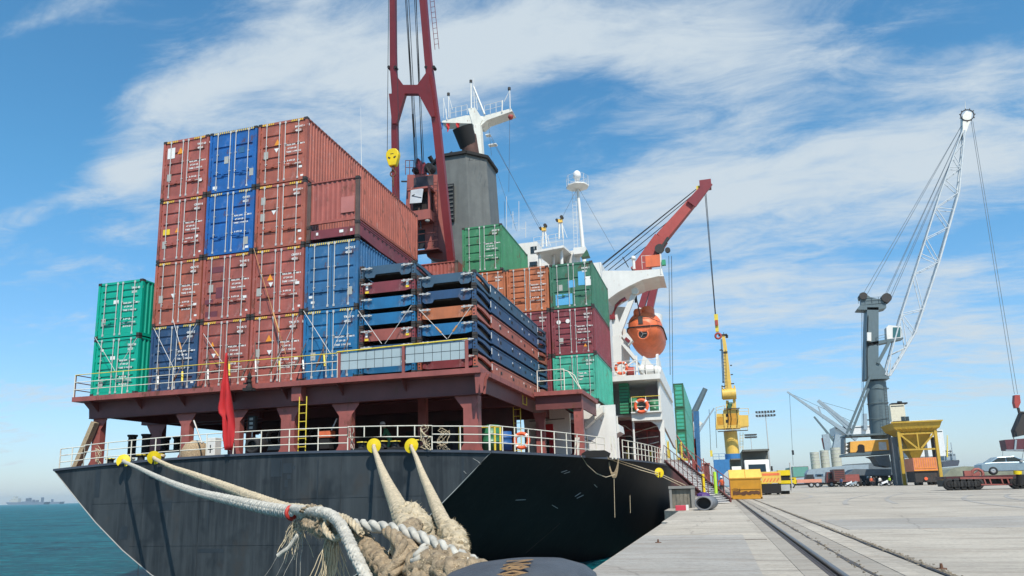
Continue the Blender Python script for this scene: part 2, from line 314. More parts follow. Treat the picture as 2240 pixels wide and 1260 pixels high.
df = nt.nodes.new('ShaderNodeBsdfDiffuse'); gl = nt.nodes.new('ShaderNodeBsdfGlossy'); gl.inputs['Roughness'].default_value = .16; ms = nt.nodes.new('ShaderNodeMixShader'); fr = nt.nodes.new('ShaderNodeFresnel'); fr.inputs['IOR'].default_value = 1.33
nt.links.new(c, df.inputs['Color']); nt.links.new(n2, df.inputs['Normal']); nt.links.new(n2, gl.inputs['Normal']); nt.links.new(n2, fr.inputs['Normal'])
# steep wavelets keep the mirror share of a real sea near a sixth even at grazing angles
nt.links.new(rng(fr.outputs[0], 0, 1, .02, .26), ms.inputs[0]); nt.links.new(df.outputs[0], ms.inputs[1]); nt.links.new(gl.outputs[0], ms.inputs[2]); nt.links.new(ms.outputs[0], nt.nodes['Material Output'].inputs['Surface']); M['water'] = m
def concrete(name, a, c2, joints=True, stain=.5):
    m, nt, b, tex, rng, mix, bump = gnodes(name, None, .8)
    c = mix(rng(tex(.35, (1, 1, 1), 8, .65), .35, .68), a, c2)
    c = mix(rng(tex(1.1, (.4, 2.4, 1), 8, .7), .48, .64, 0, min(1, stain*1.3)), c, (.24, .20, .155))
    c = mix(rng(tex(2.6, (.35, 2.6, 1), 7, .75), .58, .66, 0, .55), c, (.30, .17, .09))
    c = mix(rng(tex(14, (1, 1, 1), 5, .7), .48, .66, 0, .45), c, (.17, .155, .135))
    c = mix(rng(tex(4, (.22, 3.2, 1), 7, .75, loc=(3, 1, 0)), .57, .60, 0, .6), c, (.13, .115, .10))
    c = mix(rng(tex(.10, (1, 1.6, 1), 6, .6), .48, .62, 0, .35), c, (.23, .21, .18))
    c = mix(rng(tex(.9, (1, 1, 1), 3, .5, loc=(9, 4, 0)), .70, .76, 0, .6), c, (.10, .09, .08))
    mpv = nt.nodes.new('ShaderNodeMapping'); mpv.inputs['Scale'].default_value = (.22, .14, 1); nt.links.new(nt.nodes['Texture Coordinate'].outputs['Object'], mpv.inputs[0])
    dn = nt.nodes.new('ShaderNodeTexNoise'); dn.inputs['Scale'].default_value = 3; dn.inputs['Detail'].default_value = 5; nt.links.new(mpv.outputs[0], dn.inputs[0]); vm = nt.nodes.new('ShaderNodeMix'); vm.data_type = 'RGBA'; vm.inputs[0].default_value = .18; nt.links.new(mpv.outputs[0], vm.inputs[6]); nt.links.new(dn.outputs[1], vm.inputs[7])
    vo = nt.nodes.new('ShaderNodeTexVoronoi'); vo.feature = 'DISTANCE_TO_EDGE'; vo.inputs['Scale'].default_value = 1.; nt.links.new(vm.outputs[2], vo.inputs[0])
    c = mix(rng(vo.outputs[0], .0, .005, .45, 0), c, (.12, .105, .09))
    nt.links.new(c, b.inputs['Base Color']); nt.links.new(bump(tex(22, (1, 1, 1), 6, .7), .5, .012), b.inputs['Normal']); M[name] = m; return m, nt, b, tex, rng, mix
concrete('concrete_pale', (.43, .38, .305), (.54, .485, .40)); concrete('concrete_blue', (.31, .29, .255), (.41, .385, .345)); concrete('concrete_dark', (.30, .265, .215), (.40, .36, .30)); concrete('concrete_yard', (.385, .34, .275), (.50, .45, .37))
def struct(name, mb, m, **k): o = mb.build(name, m, None, **k); o['kind'] = 'structure'; return o
b = MB()
g = [-9000, -2500, -600, -150, -60, -30, 0, 60, 400, 3000, 9000]; h = [-200, 0, 12, 30, 60, 120, 300, 900, 3000, 12000]
b.add([(x, y, -2.9) for y in h for x in g], [(j*len(g)+i, j*len(g)+i+1, (j+1)*len(g)+i+1, (j+1)*len(g)+i) for j in range(len(h)-1) for i in range(len(g)-1)]); struct('water', b, 'water')
# quay body
QE = -1.40
b = MB(); b.prism([(QE, -20, 0), (QE, 18.4, 0), (QE+.12, 18.4, 0), (QE+.12, 19.0, 0), (QE-.05, 19.2, 0), (QE-.05, 27.6, 0), (-2.02, 28.4, 0), (-2.05, 270, 0), (-45, 420, 0), (900, 420, 0), (900, -20, 0)], (0, 0, -4)); struct('quay', b, 'concrete_yard')
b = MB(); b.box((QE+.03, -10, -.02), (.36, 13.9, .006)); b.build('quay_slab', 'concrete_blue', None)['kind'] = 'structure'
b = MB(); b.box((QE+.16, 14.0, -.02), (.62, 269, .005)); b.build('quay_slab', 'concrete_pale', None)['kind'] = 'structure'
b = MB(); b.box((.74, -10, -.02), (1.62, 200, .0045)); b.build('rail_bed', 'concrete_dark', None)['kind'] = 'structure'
# broad shadow band across the yard, painted as darker concrete
b = MB(); b.prism([(2.3, 15.0, -.02), (60, 19.5, -.02), (60, 29, -.02), (2.3, 19.0, -.02)], (0, 0, .0255)); struct('yard_shade_band', b, 'concrete_blue')
b = MB(); b.box((1.62, -10, -.02), (1.78, 260, .010)); struct('slab_edge', b, 'concrete_pale')
# crane rail
b = MB(); rx = 1.06
y = -6
b.box((rx-.055, -8, .0), (rx+.055, 200, .012)); b.box((rx-.016, -8, .012), (rx+.016, 200, .030)); o = b.build('crane_rail', 'rail_steel', None)
b = MB(); b.prism([(rx-.026, -8, .030), (rx-.026, -8, .045), (rx-.016, -8, .052), (rx+.016, -8, .052), (rx+.026, -8, .045), (rx+.026, -8, .030)], (0, 208, 0)); b.build('rail_head', 'rail_head', o)
tag(o, 'polished steel crane rail running along the quay to the yellow skip', 'rail')
b = MB(); b.box((rx-.10, -8, .0), (rx-.055, 200, .008)); struct('rail_channel', b, 'rail_dirt')
b = MB()
for k in range(22): y = 4.6+k*6.4; b.box((QE+.2, y+1.7, -.001), (.70, y+1.712, .0078))
struct('expansion_joints', b, 'wood_floor')
b = MB(); r_ = random.Random(9)
for k in range(9):
    x0_ = r_.uniform(3, 30); y0_ = r_.uniform(16, 70); pts = []; a_ = r_.uniform(-.35, .35); cur = r_.uniform(-.01, .01)
    for s_ in (-1, 1):
        L1 = []; 
        for i in range(16): t = i*1.6; L1.append((x0_+s_*.9+math.sin(a_)*t+cur*t*t, y0_+math.cos(a_)*t*1.0))
        for (xa, ya_), (xb, yb_) in zip(L1[:-1], L1[1:]): b.add([(xa-.10, ya_, .0062), (xa+.10, ya_, .0062), (xb+.10, yb_, .0062), (xb-.10, yb_, .0062)], [(0, 1, 2, 3)])
o = struct('tyre_marks', b, 'tyre_mark')
# ragged joint right of the rail, with grit
def ragged(name, x, wd, m, amp=.03, y1=120, z=.009):
    r = random.Random(int(x*100)); vs = []; y = -6.; i = 0
    while y < y1:
        vs += [(x-wd/2+r.uniform(-amp, amp), y, z), (x+wd/2+r.uniform(-amp, amp), y, z)]; y += .25+max(0, y)*.02; i += 1
    b = MB(); b.add(vs, [(2*k, 2*k+1, 2*k+3, 2*k+2) for k in range(i-1)]); return struct(name, b, m)
ragged('joint_crack', 1.36, .03, 'wood_floor', .022, 120, .0095); ragged('cable_trench', 2.02, .075, 'trench_grit', .02, 120, .008); ragged('joint_crack', 1.98, .03, 'deep_dark', .012, 120, .0115)
b = MB(); r = random.Random(5)
for i in range(900):
    y = 3+abs(r.gauss(0, 1))*14; x = r.choice((1.37, 2.03, 2.03))+r.gauss(0, .035); s = r.uniform(.006, .018)
    b.lathe((x, y, .008), [(s, 0), (s*.7, s*.6), (0, s*.8)], n=4, smooth=False)
o = b.build('grit', 'trench_grit', None); tag(o, 'loose grit and dirt along the joints of the quay', 'grit', kind='stuff')
for (u, v) in ((1440, 1188), (2060, 1246)):
    p = at(u, v, Z=0); o = thing('steel_stub', p, 'small rusty steel stub standing on the slab near the quay edge' if u < 2000 else 'small rusty bracket on the cable trench at the lower right', 'stub')
    b = MB(); b.cyl(p, p+Vector((0, 0, .06)), .020, .012, n=7); b.build('stub', 'rust_steel', o); b = MB(); b.cyl(p, p+Vector((0, 0, .015)), .05, n=8); b.build('base_plate', 'rust_steel', o)
# ================================================================ the cargo ship
XC = -17.4
ship = thing('cargo_ship', (XC, 24.7, 0), 'large black hulled container ship moored stern first in view, with white superstructure and grey funnel', 'ship')
def zdeck(x, y): return 2.24+.29*max(0, 1-((x-XC)/9.7)**2) if y < 27 else 2.24+.004*max(0, y-60)
def section(y):
    """half section (distance from centreline, z) from deck edge down"""
    t = max(0, min(1, (y-24.7)/27)); hb = 9.72+(14.3-9.72)*(1-(1-t)**2.2)
    base = [(1., 2.24), (.933, 1.62), (.862, .98), (.755, .05), (.608, -1.05), (.457, -2.0), (.24, -2.95), (0, -3.9)]
    full = [(1., 2.24), (1., 1.5), (1., .6), (1., -.4), (.995, -1.6), (.97, -3.2), (.85, -5.5), (0, -7.)]
    s = t**.75 if t > 0 else 0
    return [(hb*(a[0]*(1-s)+b[0]*s), a[1]*(1-s)+b[1]*s) for a, b in zip(base, full)]
ys = [24.7, 25.6, 26.8, 28.5, 31, 34, 38, 42, 46, 50, 55, 62, 75, 95, 120, 150]
hull = MB(); n = 8
for sgn in (1, -1):
    vs = []
    for y in ys: vs += [(XC+sgn*a, y, z) for a, z in section(y)]
    hull.add(vs, [(i*n+j, (i+1)*n+j, (i+1)*n+j+1, i*n+j+1) for i in range(len(ys)-1) for j in range(n-1)], True)
# transom: a flat face, cambered along its top edge
st = section(24.7); top = [(XC+9.72-19.44*i/16) for i in range(17)]
loop = [(x, 24.7, zdeck(x, 24.7)) for x in top]+[(XC-a, 24.7, z) for a, z in st[1:]]+[(XC+a, 24.7, z) for a, z in reversed(st[1:-1])]
nloop = len(loop); hull.cur = 1
hull.add(loop+[(XC, 24.7, 0)], [(i, (i+1) % nloop, nloop) for i in range(nloop)]); hull.cur = 0
# gunwale lip
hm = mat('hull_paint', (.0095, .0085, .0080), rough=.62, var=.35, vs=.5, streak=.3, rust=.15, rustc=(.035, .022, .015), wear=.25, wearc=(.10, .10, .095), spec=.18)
# forward side's sunlit tone is put into the colour as rusty red brown
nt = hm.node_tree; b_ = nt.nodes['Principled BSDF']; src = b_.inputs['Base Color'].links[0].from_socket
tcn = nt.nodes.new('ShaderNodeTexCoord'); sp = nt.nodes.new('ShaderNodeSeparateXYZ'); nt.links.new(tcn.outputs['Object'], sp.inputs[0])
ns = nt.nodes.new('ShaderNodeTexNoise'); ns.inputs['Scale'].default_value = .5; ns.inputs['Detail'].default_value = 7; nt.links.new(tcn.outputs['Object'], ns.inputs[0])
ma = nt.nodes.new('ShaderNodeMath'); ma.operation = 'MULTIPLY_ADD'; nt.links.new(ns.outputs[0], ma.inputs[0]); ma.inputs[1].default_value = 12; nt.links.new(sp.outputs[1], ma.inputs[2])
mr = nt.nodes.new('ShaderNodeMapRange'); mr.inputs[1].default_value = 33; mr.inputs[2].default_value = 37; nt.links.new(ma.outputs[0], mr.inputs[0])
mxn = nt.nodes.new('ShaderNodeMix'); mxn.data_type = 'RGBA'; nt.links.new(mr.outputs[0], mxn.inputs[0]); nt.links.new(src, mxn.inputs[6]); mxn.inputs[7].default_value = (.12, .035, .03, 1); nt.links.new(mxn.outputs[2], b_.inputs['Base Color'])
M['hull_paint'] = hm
# transom: weathered black paint, vertical washes, darker touched-up rectangles
tm = mat('transom_paint', (.026, .031, .035), rough=.55, var=.30, vs=.5, streak=.0, spec=.35)
nt = tm.node_tree; b_ = nt.nodes['Principled BSDF']; src = b_.inputs['Base Color'].links[0].from_socket; tcn = nt.nodes.new('ShaderNodeTexCoord')
def nz(scale, sc, lo, hi, src, col, amt, kind='ShaderNodeTexNoise', detail=6):
    mp = nt.nodes.new('ShaderNodeMapping'); mp.inputs['Scale'].default_value = sc; nt.links.new(tcn.outputs['Object'], mp.inputs[0])
    q = nt.nodes.new(kind); q.inputs['Scale'].default_value = scale; nt.links.new(mp.outputs[0], q.inputs[0]); o = q.outputs[0]
    if kind == 'ShaderNodeTexNoise': q.inputs['Detail'].default_value = detail; q.inputs['Roughness'].default_value = .65
    r = nt.nodes.new('ShaderNodeMapRange'); r.inputs[1].default_value = lo; r.inputs[2].default_value = hi; r.inputs[4].default_value = amt; nt.links.new(o, r.inputs[0])
    x = nt.nodes.new('ShaderNodeMix'); x.data_type = 'RGBA'; nt.links.new(r.outputs[0], x.inputs[0]); nt.links.new(src, x.inputs[6]); x.inputs[7].default_value = (*col, 1); return x.outputs[2]
s1 = nz(1.5, (1, 1, .10), .42, .62, src, (.012, .016, .020), .8)
s1 = nz(4.5, (1, 1, .05), .46, .66, s1, (.062, .070, .074), .50)
s1 = nz(.55, (1, 1, .8), .55, .62, s1, (.012, .016, .020), .85, detail=3)
s1 = nz(.35, (1, 1, .35), .50, .58, s1, (.050, .058, .062), .45, detail=8)
s1 = nz(.7, (1, 1, .6), .58, .72, s1, (.045, .032, .022), .45)
s1 = nz(9, (1, 1, .6), .70, .74, s1, (.14, .15, .15), .5)
nt.links.new(s1, b_.inputs['Base Color']); M['transom_paint'] = tm
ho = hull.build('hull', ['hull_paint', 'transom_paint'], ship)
b = MB()
for i in range(16):
    p = Vector((top[i], 24.66, zdeck(top[i], 24.7)+.03)); q = Vector((top[i+1], 24.66, zdeck(top[i+1], 24.7)+.03)); b.beam(p, q, .10, .09)
for sgn in (1, -1):
    for i in range(len(ys)-1):
        a0 = section(ys[i])[0][0]; a1 = section(ys[i+1])[0][0]; b.beam((XC+sgn*a0, ys[i], 2.27), (XC+sgn*a1, ys[i+1], 2.27), .10, .09)
b.build('gunwale', 'far_hull', ship)
# weld bead along the knuckle and a few transom seams
b = MB()
pts = [(XC+a, 24.685, z) for a, z in st]; b.tube(pts, .018, n=5); pts = [(XC-a, 24.685, z) for a, z in st]; b.tube(pts, .018, n=5); b.build('knuckle_seam', 'grey_plate', ship)
b = MB()
for x in (-22.5, -19.8, -16.2, -13.6, -11.0): b.box((x, 24.690, -2.2), (x+.02, 24.701, 2.3))
for z in (-.9, .8): b.box((-23 if z < 0 else -25, 24.688, z), (-12.2 if z < 0 else -9.6, 24.701, z+.018))
b.build('plate_seams', 'transom_paint', ship)
rr = random.Random(12); b = MB()
for u, v, w_, h_ in ((592, 1003, 26, 40), (619, 1013, 20, 22), (628, 1038, 9, 10), (622, 1050, 8, 16), (640, 1018, 6, 8), (617, 1072, 7, 12), (205, 1000+28, 16, 60), (455, 1008, 5, 150), (520, 1090, 12, 6), (262, 1150, 18, 30), (690, 1006, 7, 190), (805, 1060, 9, 40), (895, 1110, 14, 22), (1010, 1000, 5, 50), (350, 1095, 26, 22), (430, 1200, 60, 9)):
    a = at(u, v+h_, Y=24.694); c = at(u+w_, v, Y=24.694); b.box((a.x, 24.694, a.z), (c.x, 24.705, c.z))
b.each('touched_up_paint', 'touch_up', ship)
b = MB()
for u0, v0, u1, v1, w_ in ((1035, 1003, 1050, 1012, .02), (1044, 1008, 1052, 1016, .02), (1014, 1030, 1020, 1036, .015)): b.beam(at(u0, v0, Y=24.69), at(u1, v1, Y=24.69), w_, .01)
b.each('scrape', 'grey_plate', ship)
b = MB()
def on_side(u, v):
    d = at(u, v, Y=1)-Vector((0, 0, CAMZ)); y = 24.8
    while y < 60:
        p = Vector((0, 0, CAMZ))+d*y; sc_ = section(y)
        hx = None
        for (x0_, z0_), (x1_, z1_) in zip(sc_[:-1], sc_[1:]):
            if z1_ <= p.z <= z0_: hx = x1_+(x0_-x1_)*(p.z-z1_)/(z0_-z1_)
        if hx is not None and p.x < XC+hx+.03: return p
        y += .02
    return None
for u0, v0, u1, v1, w_ in ((1228, 1033, 1240, 1029, .05), (1234, 1036, 1246, 1032, .04), (1258, 1086, 1270, 1078, .05), (1262, 1090, 1276, 1083, .04), (1208, 1105, 1220, 1112, .03), (1128, 1094, 1150, 1093, .015), (1300, 1060, 1306, 1066, .04), (1150, 1210, 1225, 1145, .05)):
    p, q = on_side(u0, v0), on_side(u1, v1)
    if p and q: b.cur = 1 if v0 == 1210 else 0; b.beam(p, q, w_, .02)
b.each('scrape', ['grey_plate', 'rust_faint'], ship)
# deck
dk = MB(); pr = [XC+section(y)[0][0]-.05 for y in ys]
vs = [];
for y, a in zip(ys, pr): vs += [(a, y+.05, 2.22), (2*XC-a, y+.05, 2.22)]
dk.add(vs, [(2*i, 2*i+1, 2*i+3, 2*i+2) for i in range(len(ys)-1)]); dk.build('deck', 'deck_red', ship)
# ---- container platform over the aft deck
def prt(name, mb, m, parent=ship, **k): return mb.build(name, m, parent, **k)
b = MB(); b.box((-26.75, 24.9, 5.19), (-8.08, 37.9, 5.39)); prt('platform', b, 'deck_red_light')
b = MB(); b.box((-26.3, 25.5, 4.50), (-8.35, 25.58, 5.188)); b.box((-26.3, 25.42, 4.47), (-8.35, 25.75, 4.498)); b.box((-26.3, 31, 4.6), (-8.4, 31.3, 5.188)); b.box((-26.3, 37, 4.6), (-8.4, 37.3, 5.188)); b.box((-8.42, 25.6, 4.6), (-8.33, 37.8, 5.187)); b.box((-26.4, 25.6, 4.6), (-26.31, 37.8, 5.187)); b.each('girder', 'deck_red', ship)
for x in (-25.9, -23.6, -21.4, -19, -16.5, -14, -11.3):
    b = MB(); b.prism([(x, 24.98, 5.186), (x, 25.5, 5.186), (x, 25.5, 4.75)], (.03, 0, 0)); b.build('bracket', 'deck_red', ship)
b = MB(); b.prism([(-26.3, 25.52, 5.186), (-26.72, 25.52, 5.186), (-26.42, 25.52, 4.9), (-26.38, 25.52, 4.5), (-26.3, 25.52, 4.5)], (0, .06, 0)); b.build('bracket', 'deck_red', ship)
# lobed bracket at the starboard corner
for dy in (0, .34):
    b = MB(); b.prism([(-8.34, 25.0+dy, 5.186), (-7.85, 25.0+dy, 5.186), (-7.98, 25.0+dy, 4.95), (-8.04, 25.0+dy, 4.45), (-8.12, 25.0+dy, 4.45), (-8.16, 25.0+dy, 4.80), (-8.22, 25.0+dy, 4.45), (-8.30, 25.0+dy, 4.45)], (0, .04, 0)); b.build('bracket', 'deck_red_light', ship)
def column(x, y, w, z0, z1, d=.30, haunch=.28, foot=.25, mtl='deck_red_light', hl=True, hr=True, fl=True, fr=True):
    b = MB(); h = w/2
    L = [(-h-(haunch if hl else 0), z1), (-h-(haunch if hl else 0), z1-.05), (-h, z1-.48), (-h, z0+.42), (-h-(foot if fl else 0), z0)]
    Rr = [(h+(foot if fr else 0), z0), (h, z0+.42), (h, z1-.48), (h+(haunch if hr else 0), z1-.05), (h+(haunch if hr else 0), z1)]
    b.prism([(x+a, y, z) for a, z in L+Rr], (0, .03, 0)); b.box((x-h, y+.03, z0), (x-h+.03, y+d, z1)); b.box((x+h-.03, y+.03, z0), (x+h, y+d, z1)); b.box((x-h+.03, y+d-.03, z0), (x+h-.03, y+d, z1)); b.build('column', mtl, ship)
column(-26.0, 25.60, .42, 2.25, 4.465, haunch=.3, hl=False)
column(-21.40, 25.60, .42, 2.4, 4.465); column(-18.95, 25.60, .42, 2.4, 4.465, hl=False, haunch=.36); column(-16.50, 25.60, .62, 2.4, 4.465, haunch=.22)
column(-13.93, 25.60, .55, 2.4, 4.465, haunch=.32); column(-8.72, 25.60, .58, 2.26, 4.465, haunch=.34, d=.42, hr=False)
column(-11.9, 28.5, .35, 2.3, 4.9, haunch=0); column(-27.05, 30.3, .7, 2.22, 4.7, haunch=.25); column(-22.0, 30.8, .35, 2.22, 4.7, haunch=0)
b = MB(); b.box((-27.9, 30.2, 4.65), (-21, 30.5, 5.15)); b.each('girder', 'deck_red', ship)
b = MB(); b.beam((-26.7, 25.35, 2.35), (-25.9, 25.4, 4.3), .28, .20); prt('stowed_ramp', b, 'rope_brown')
# dark deckhouse bulkhead under the platform with openings of its own
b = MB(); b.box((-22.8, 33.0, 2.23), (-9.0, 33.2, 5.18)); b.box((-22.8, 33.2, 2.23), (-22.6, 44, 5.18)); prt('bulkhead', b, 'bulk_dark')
b = MB()
for x, w_, z0, h_ in ((-21.6, .9, 2.4, 1.9), (-19.6, 1.6, 3.2, .8), (-17.0, .9, 2.4, 1.9), (-14.6, .8, 3.3, .6), (-12.6, .9, 2.4, 1.9), (-10.6, .7, 3.3, .6)): b.box((x, 32.96, z0), (x+w_, 32.999, z0+h_))
b.each('door_opening', 'deep_dark', ship)
# pipes and gear under the ceiling
b = MB()
for i, (y, z) in enumerate(((27.2, 4.9), (27.5, 4.95), (29.1, 4.85), (29.4, 4.9))): b.cyl((-25.5+i, y, z), (-8.8, y, z), .05, n=6)
prt('pipework', b, 'deck_red')
# starboard platform of the second bay
b = MB(); b.box((-8.06, 33.0, 5.26), (-5.75, 37.7, 5.46)); prt('platform', b, 'deck_red_light')
b = MB(); b.box((-8.06, 33.25, 4.62), (-5.85, 33.33, 5.258)); b.box((-5.93, 33.33, 4.62), (-5.85, 37.6, 5.258)); b.each('girder', 'deck_red', ship)
column(-6.05, 33.35, .42, 2.26, 5.2, haunch=0, foot=.15)
column(-8.1, 34.2, .42, 2.26, 4.6, haunch=.12)
# ladders
def ladder(p, q, wd, ax, m, name='ladder', parent=ship, step=.30, r=.022, cage=False):
    p = Vector(p); q = Vector(q); ax = Vector(ax); b = MB()
    for s in (-.5, .5): b.cyl(p+ax*wd*s, q+ax*wd*s, r, n=6)
    n_ = int((q-p).length/step)
    for i in range(1, n_+1):
        c = p+(q-p)*(i/(n_+1)); b.cyl(c-ax*wd/2, c+ax*wd/2, r*.75, n=5)
    o = b.build(name, m, parent)
    return o
p = at(659, 986, Y=24.95); ladder((p.x, 24.98, 2.45), (p.x, 24.98, 4.75), .32, (1, 0, 0), 'rail_yellow', step=.36)
b = MB(); b.box((-16.05, 25.1, 4.62), (-15.62, 25.49, 5.186)); prt('ladder_hatch', b, 'deck_red_light')
q0 = at(1133, 985, Y=32.6); ladder((q0.x, 32.6, 2.4), (q0.x, 32.6, 5.6), .34, (1, 0, 0), 'rail_yellow', step=.34)
b = MB(); cx, cy, cz = q0.x, 32.55, 5.45
for z in (cz, cz-.65):
    for a, e in (((-.5, 0), (.5, 0)), ((-.5, -.7), (.5, -.7)), ((-.5, 0), (-.5, -.7)), ((.5, 0), (.5, -.7))): b.cyl((cx+a[0], cy+a[1], z), (cx+e[0], cy+e[1], z), .022, n=5)
for a in ((-.5, 0), (.5, 0), (-.5, -.7), (.5, -.7), (0, -.7), (.25, -.7), (-.25, -.7)): b.cyl((cx+a[0], cy+a[1], cz-.65), (cx+a[0], cy+a[1], cz), .02, n=5)
prt('ladder_cage', b, 'rail_yellow')
# ---- railings
def railing(pts, h, nr, m, parent=ship, sp=1.4, r=.022, name='railing', topm=None):
    pts = [Vector(p) for p in pts]; b = MB(); bt = MB() if topm else b
    for i in range(len(pts)-1):
        p, q = pts[i], pts[i+1]
        for k in range(1, nr+1): (bt if k == nr else b).cyl(p+Vector((0, 0, h*k/nr)), q+Vector((0, 0, h*k/nr)), r, n=6)
        n_ = max(1, int(round((q-p).length/sp)))
        for j in range(n_+(1 if i == len(pts)-2 else 0)):
            c = p+(q-p)*(j/n_); b.cyl(c, c+Vector((0, 0, h)), r*1.15, n=6)
    if topm: bt.build('handrail', topm, b.build(name, m, parent))
    else: return b.build(name, m, parent)
gw = lambda x: zdeck(x, 24.7)+.05
def rail_run(x0, x1, h=.88, nr=3, sp=1.3):
    k = max(2, int(abs(x1-x0)/1.3)+1); railing([(x0+(x1-x0)*i/k, 24.66, gw(x0+(x1-x0)*i/k)) for i in range(k+1)], h, nr, 'rail_paint', sp=sp)
rail_run(-26.85, -25.6, .84, 3, .5); rail_run(-25.6, -20.8); rail_run(-20.8, -13.3); rail_run(-9.9, -7.72)
# the stretch above the fairleads carries only two high bars
k = 5; railing([(-13.3+3.4*i/k, 24.66, gw(-13.3+3.4*i/k)+.50) for i in range(k+1)], .40, 1, 'rail_paint', sp=.9)
b = MB(); b.tube([(-13.3, 24.66, gw(-13.3)+.5), (-11.6, 24.66, gw(-11.6)+.5), (-9.9, 24.66, gw(-9.9)+.5)], .024); b.build('railing', 'rail_paint', ship)
def side(y, d=.06): return (XC+section(y)[0][0]-d, y, 2.30)
railing([side(y) for y in (24.75, 26.2, 28, 30, 32)], .92, 3, 'rail_paint', sp=1.0)
railing([side(y) for y in (32, 34)], .92, 3, 'rail_paint', sp=1.3)
railing([side(y) for y in (36.5, 38.5, 41, 44, 47, 50, 54)], .95, 3, 'rail_paint', sp=.9)
railing([(-26.72, 24.95, 5.39), (-13.95, 24.95, 5.39)], .98, 3, 'rail_paint', sp=2.6, topm='rail_yellow', r=.018)
railing([(-26.72, 25.0, 5.39), (-26.72, 30, 5.39)], .98, 3, 'deck_red', sp=1.2)
railing([(-7.9, 33.1, 5.46), (-6.6, 33.1, 5.46)], 1.02, 2, 'rail_paint', sp=1.3)
b = MB(); b.tube([(-6.6, 33.1, 5.46), (-6.6, 33.1, 6.45)], .022)
for dy in (0, .25): b.tube([(-7.9, 33.1-dy*0, 6.48), (-6.75, 33.1, 6.48), (-6.4, 33.1, 6.36), (-6.1, 33.1, 5.9+dy), (-5.82, 33.1, 5.46)], .022)
prt('bent_handrail', b, 'rail_paint')
# grey mesh screen along the platform edge in front of the racks
sx0, sx1 = -13.88, -8.62
for a, e in ((sx0, (sx0+sx1)/2+.05), ((sx0+sx1)/2+.12, sx1)):
    b = MB(); z0 = 5.69 if a < -12 else 5.76; z1 = 6.36 if a < -12 else 6.42; b.box((a+.06, 24.97, z0), (e-.06, 24.985, z1)); sc = b.build('screen_panel', 'fence_grey', ship)
    b = MB(); x = a+.06+.36
    while x < e-.1: b.box((x, 24.964, z0), (x+.014, 24.970, z1)); x += .36
    b.box((a+.06, 24.965, (z0+z1)/2-.005), (e-.06, 24.9695, (z0+z1)/2+.012)); b.build('grid_lines', 'wire', sc)
b = MB()
for x, w_ in ((sx0, .10), ((sx0+sx1)/2+.085, .10), (sx1, .12)): b.box((x-w_/2, 24.93, 5.39), (x+w_/2, 24.99, 6.45))
prt('screen_post', b, 'deck_red_light')
b = MB(); b.cyl((sx0-.1, 24.94, 6.41), (sx1+.05, 24.94, 6.50), .03, n=6); prt('handrail', b, 'rail_yellow')
# ---- white aft deckhouse seen between the columns, starboard
b = MB()
b.prism([(-9.6, 37.4, 2.23), (-7.7, 37.4, 2.23), (-7.25, 37.4, 2.75), (-7.25, 37.4, 4.85), (-7.75, 37.4, 5.25), (-9.1, 37.4, 5.25), (-9.75, 37.4, 4.6)], (0, .25, 0)); prt('deckhouse_wall', b, 'ship_cream')
b = MB(); b.box((-9.05, 37.25, 2.4), (-8.15, 37.395, 4.3)); prt('red_locker', b, 'flag_red')
b = MB(); b.box((-8.75, 37.20, 2.35), (-8.35, 37.245, 3.6)); prt('door_opening', b, 'deep_dark')
b = MB(); b.prism([(-6.95, 38.3, 2.25), (-6.65, 38.3, 2.25), (-6.65, 38.3, 4.35), (-5.9, 38.3, 4.85), (-5.75, 38.3, 5.35), (-6.95, 38.3, 5.40)], (0, .22, 0)); b.box((-7.0, 38.7, 2.23), (-5.0, 38.9, 5.3)); prt('deckhouse_wall', b, 'ship_white')
b = MB(); b.prism([(-6.55, 37.9, 4.35), (-6.05, 37.9, 4.75), (-6.05, 38.6, 4.75), (-6.55, 38.6, 4.35)], (.0, 0, -.30)); b.prism([(-6.0, 37.9, 4.85), (-5.55, 37.9, 5.2), (-5.55, 38.6, 5.2), (-6.0, 38.6, 4.85)], (.0, 0, -.36)); prt('roller_box', b, 'ship_cream')
b = MB(); b.prism([(-5.75, 39.5, 4.6), (-4.95, 39.5, 4.3), (-4.9, 39.5, 3.9), (-5.3, 39.5, 3.7), (-5.75, 39.5, 3.3)], (0, 2., 0)); prt('bracket', b, 'ship_white')
b = MB(); b.box((-6.5, 39.5, 2.23), (-6.45+.0, 40.8, 4.0)); prt('door', b, 'ship_white')
b = MB(); b.cyl((-6.85, 38.2, 3.6), (-5.9, 38.2, 3.2), .02); b.cyl((-9.4, 37.3, 4.5), (-7.5, 37.3, 4.55), .02); prt('pipework', b, 'wire')
# rust coloured engine deck recess, its shade put into a darker red
b = MB(); b.box((-13, 50.0, 2.23), (-3.5, 50.2, 5.45)); prt('bulkhead', b, 'recess_red_shaded')
b = MB()
for x in (-5.9, -5.2, -4.4): b.box((x, 49.9, 3.3), (x+.05, 49.96, 4.8))
b.box((-5.9, 49.9, 4.75), (-4.35, 49.96, 4.82)); prt('pipework', b, 'crane_red_lit')
b = MB(); b.box((-5.9, 49.92, 2.4), (-5.0, 49.99, 4.3)); prt('door_opening', b, 'deep_dark')
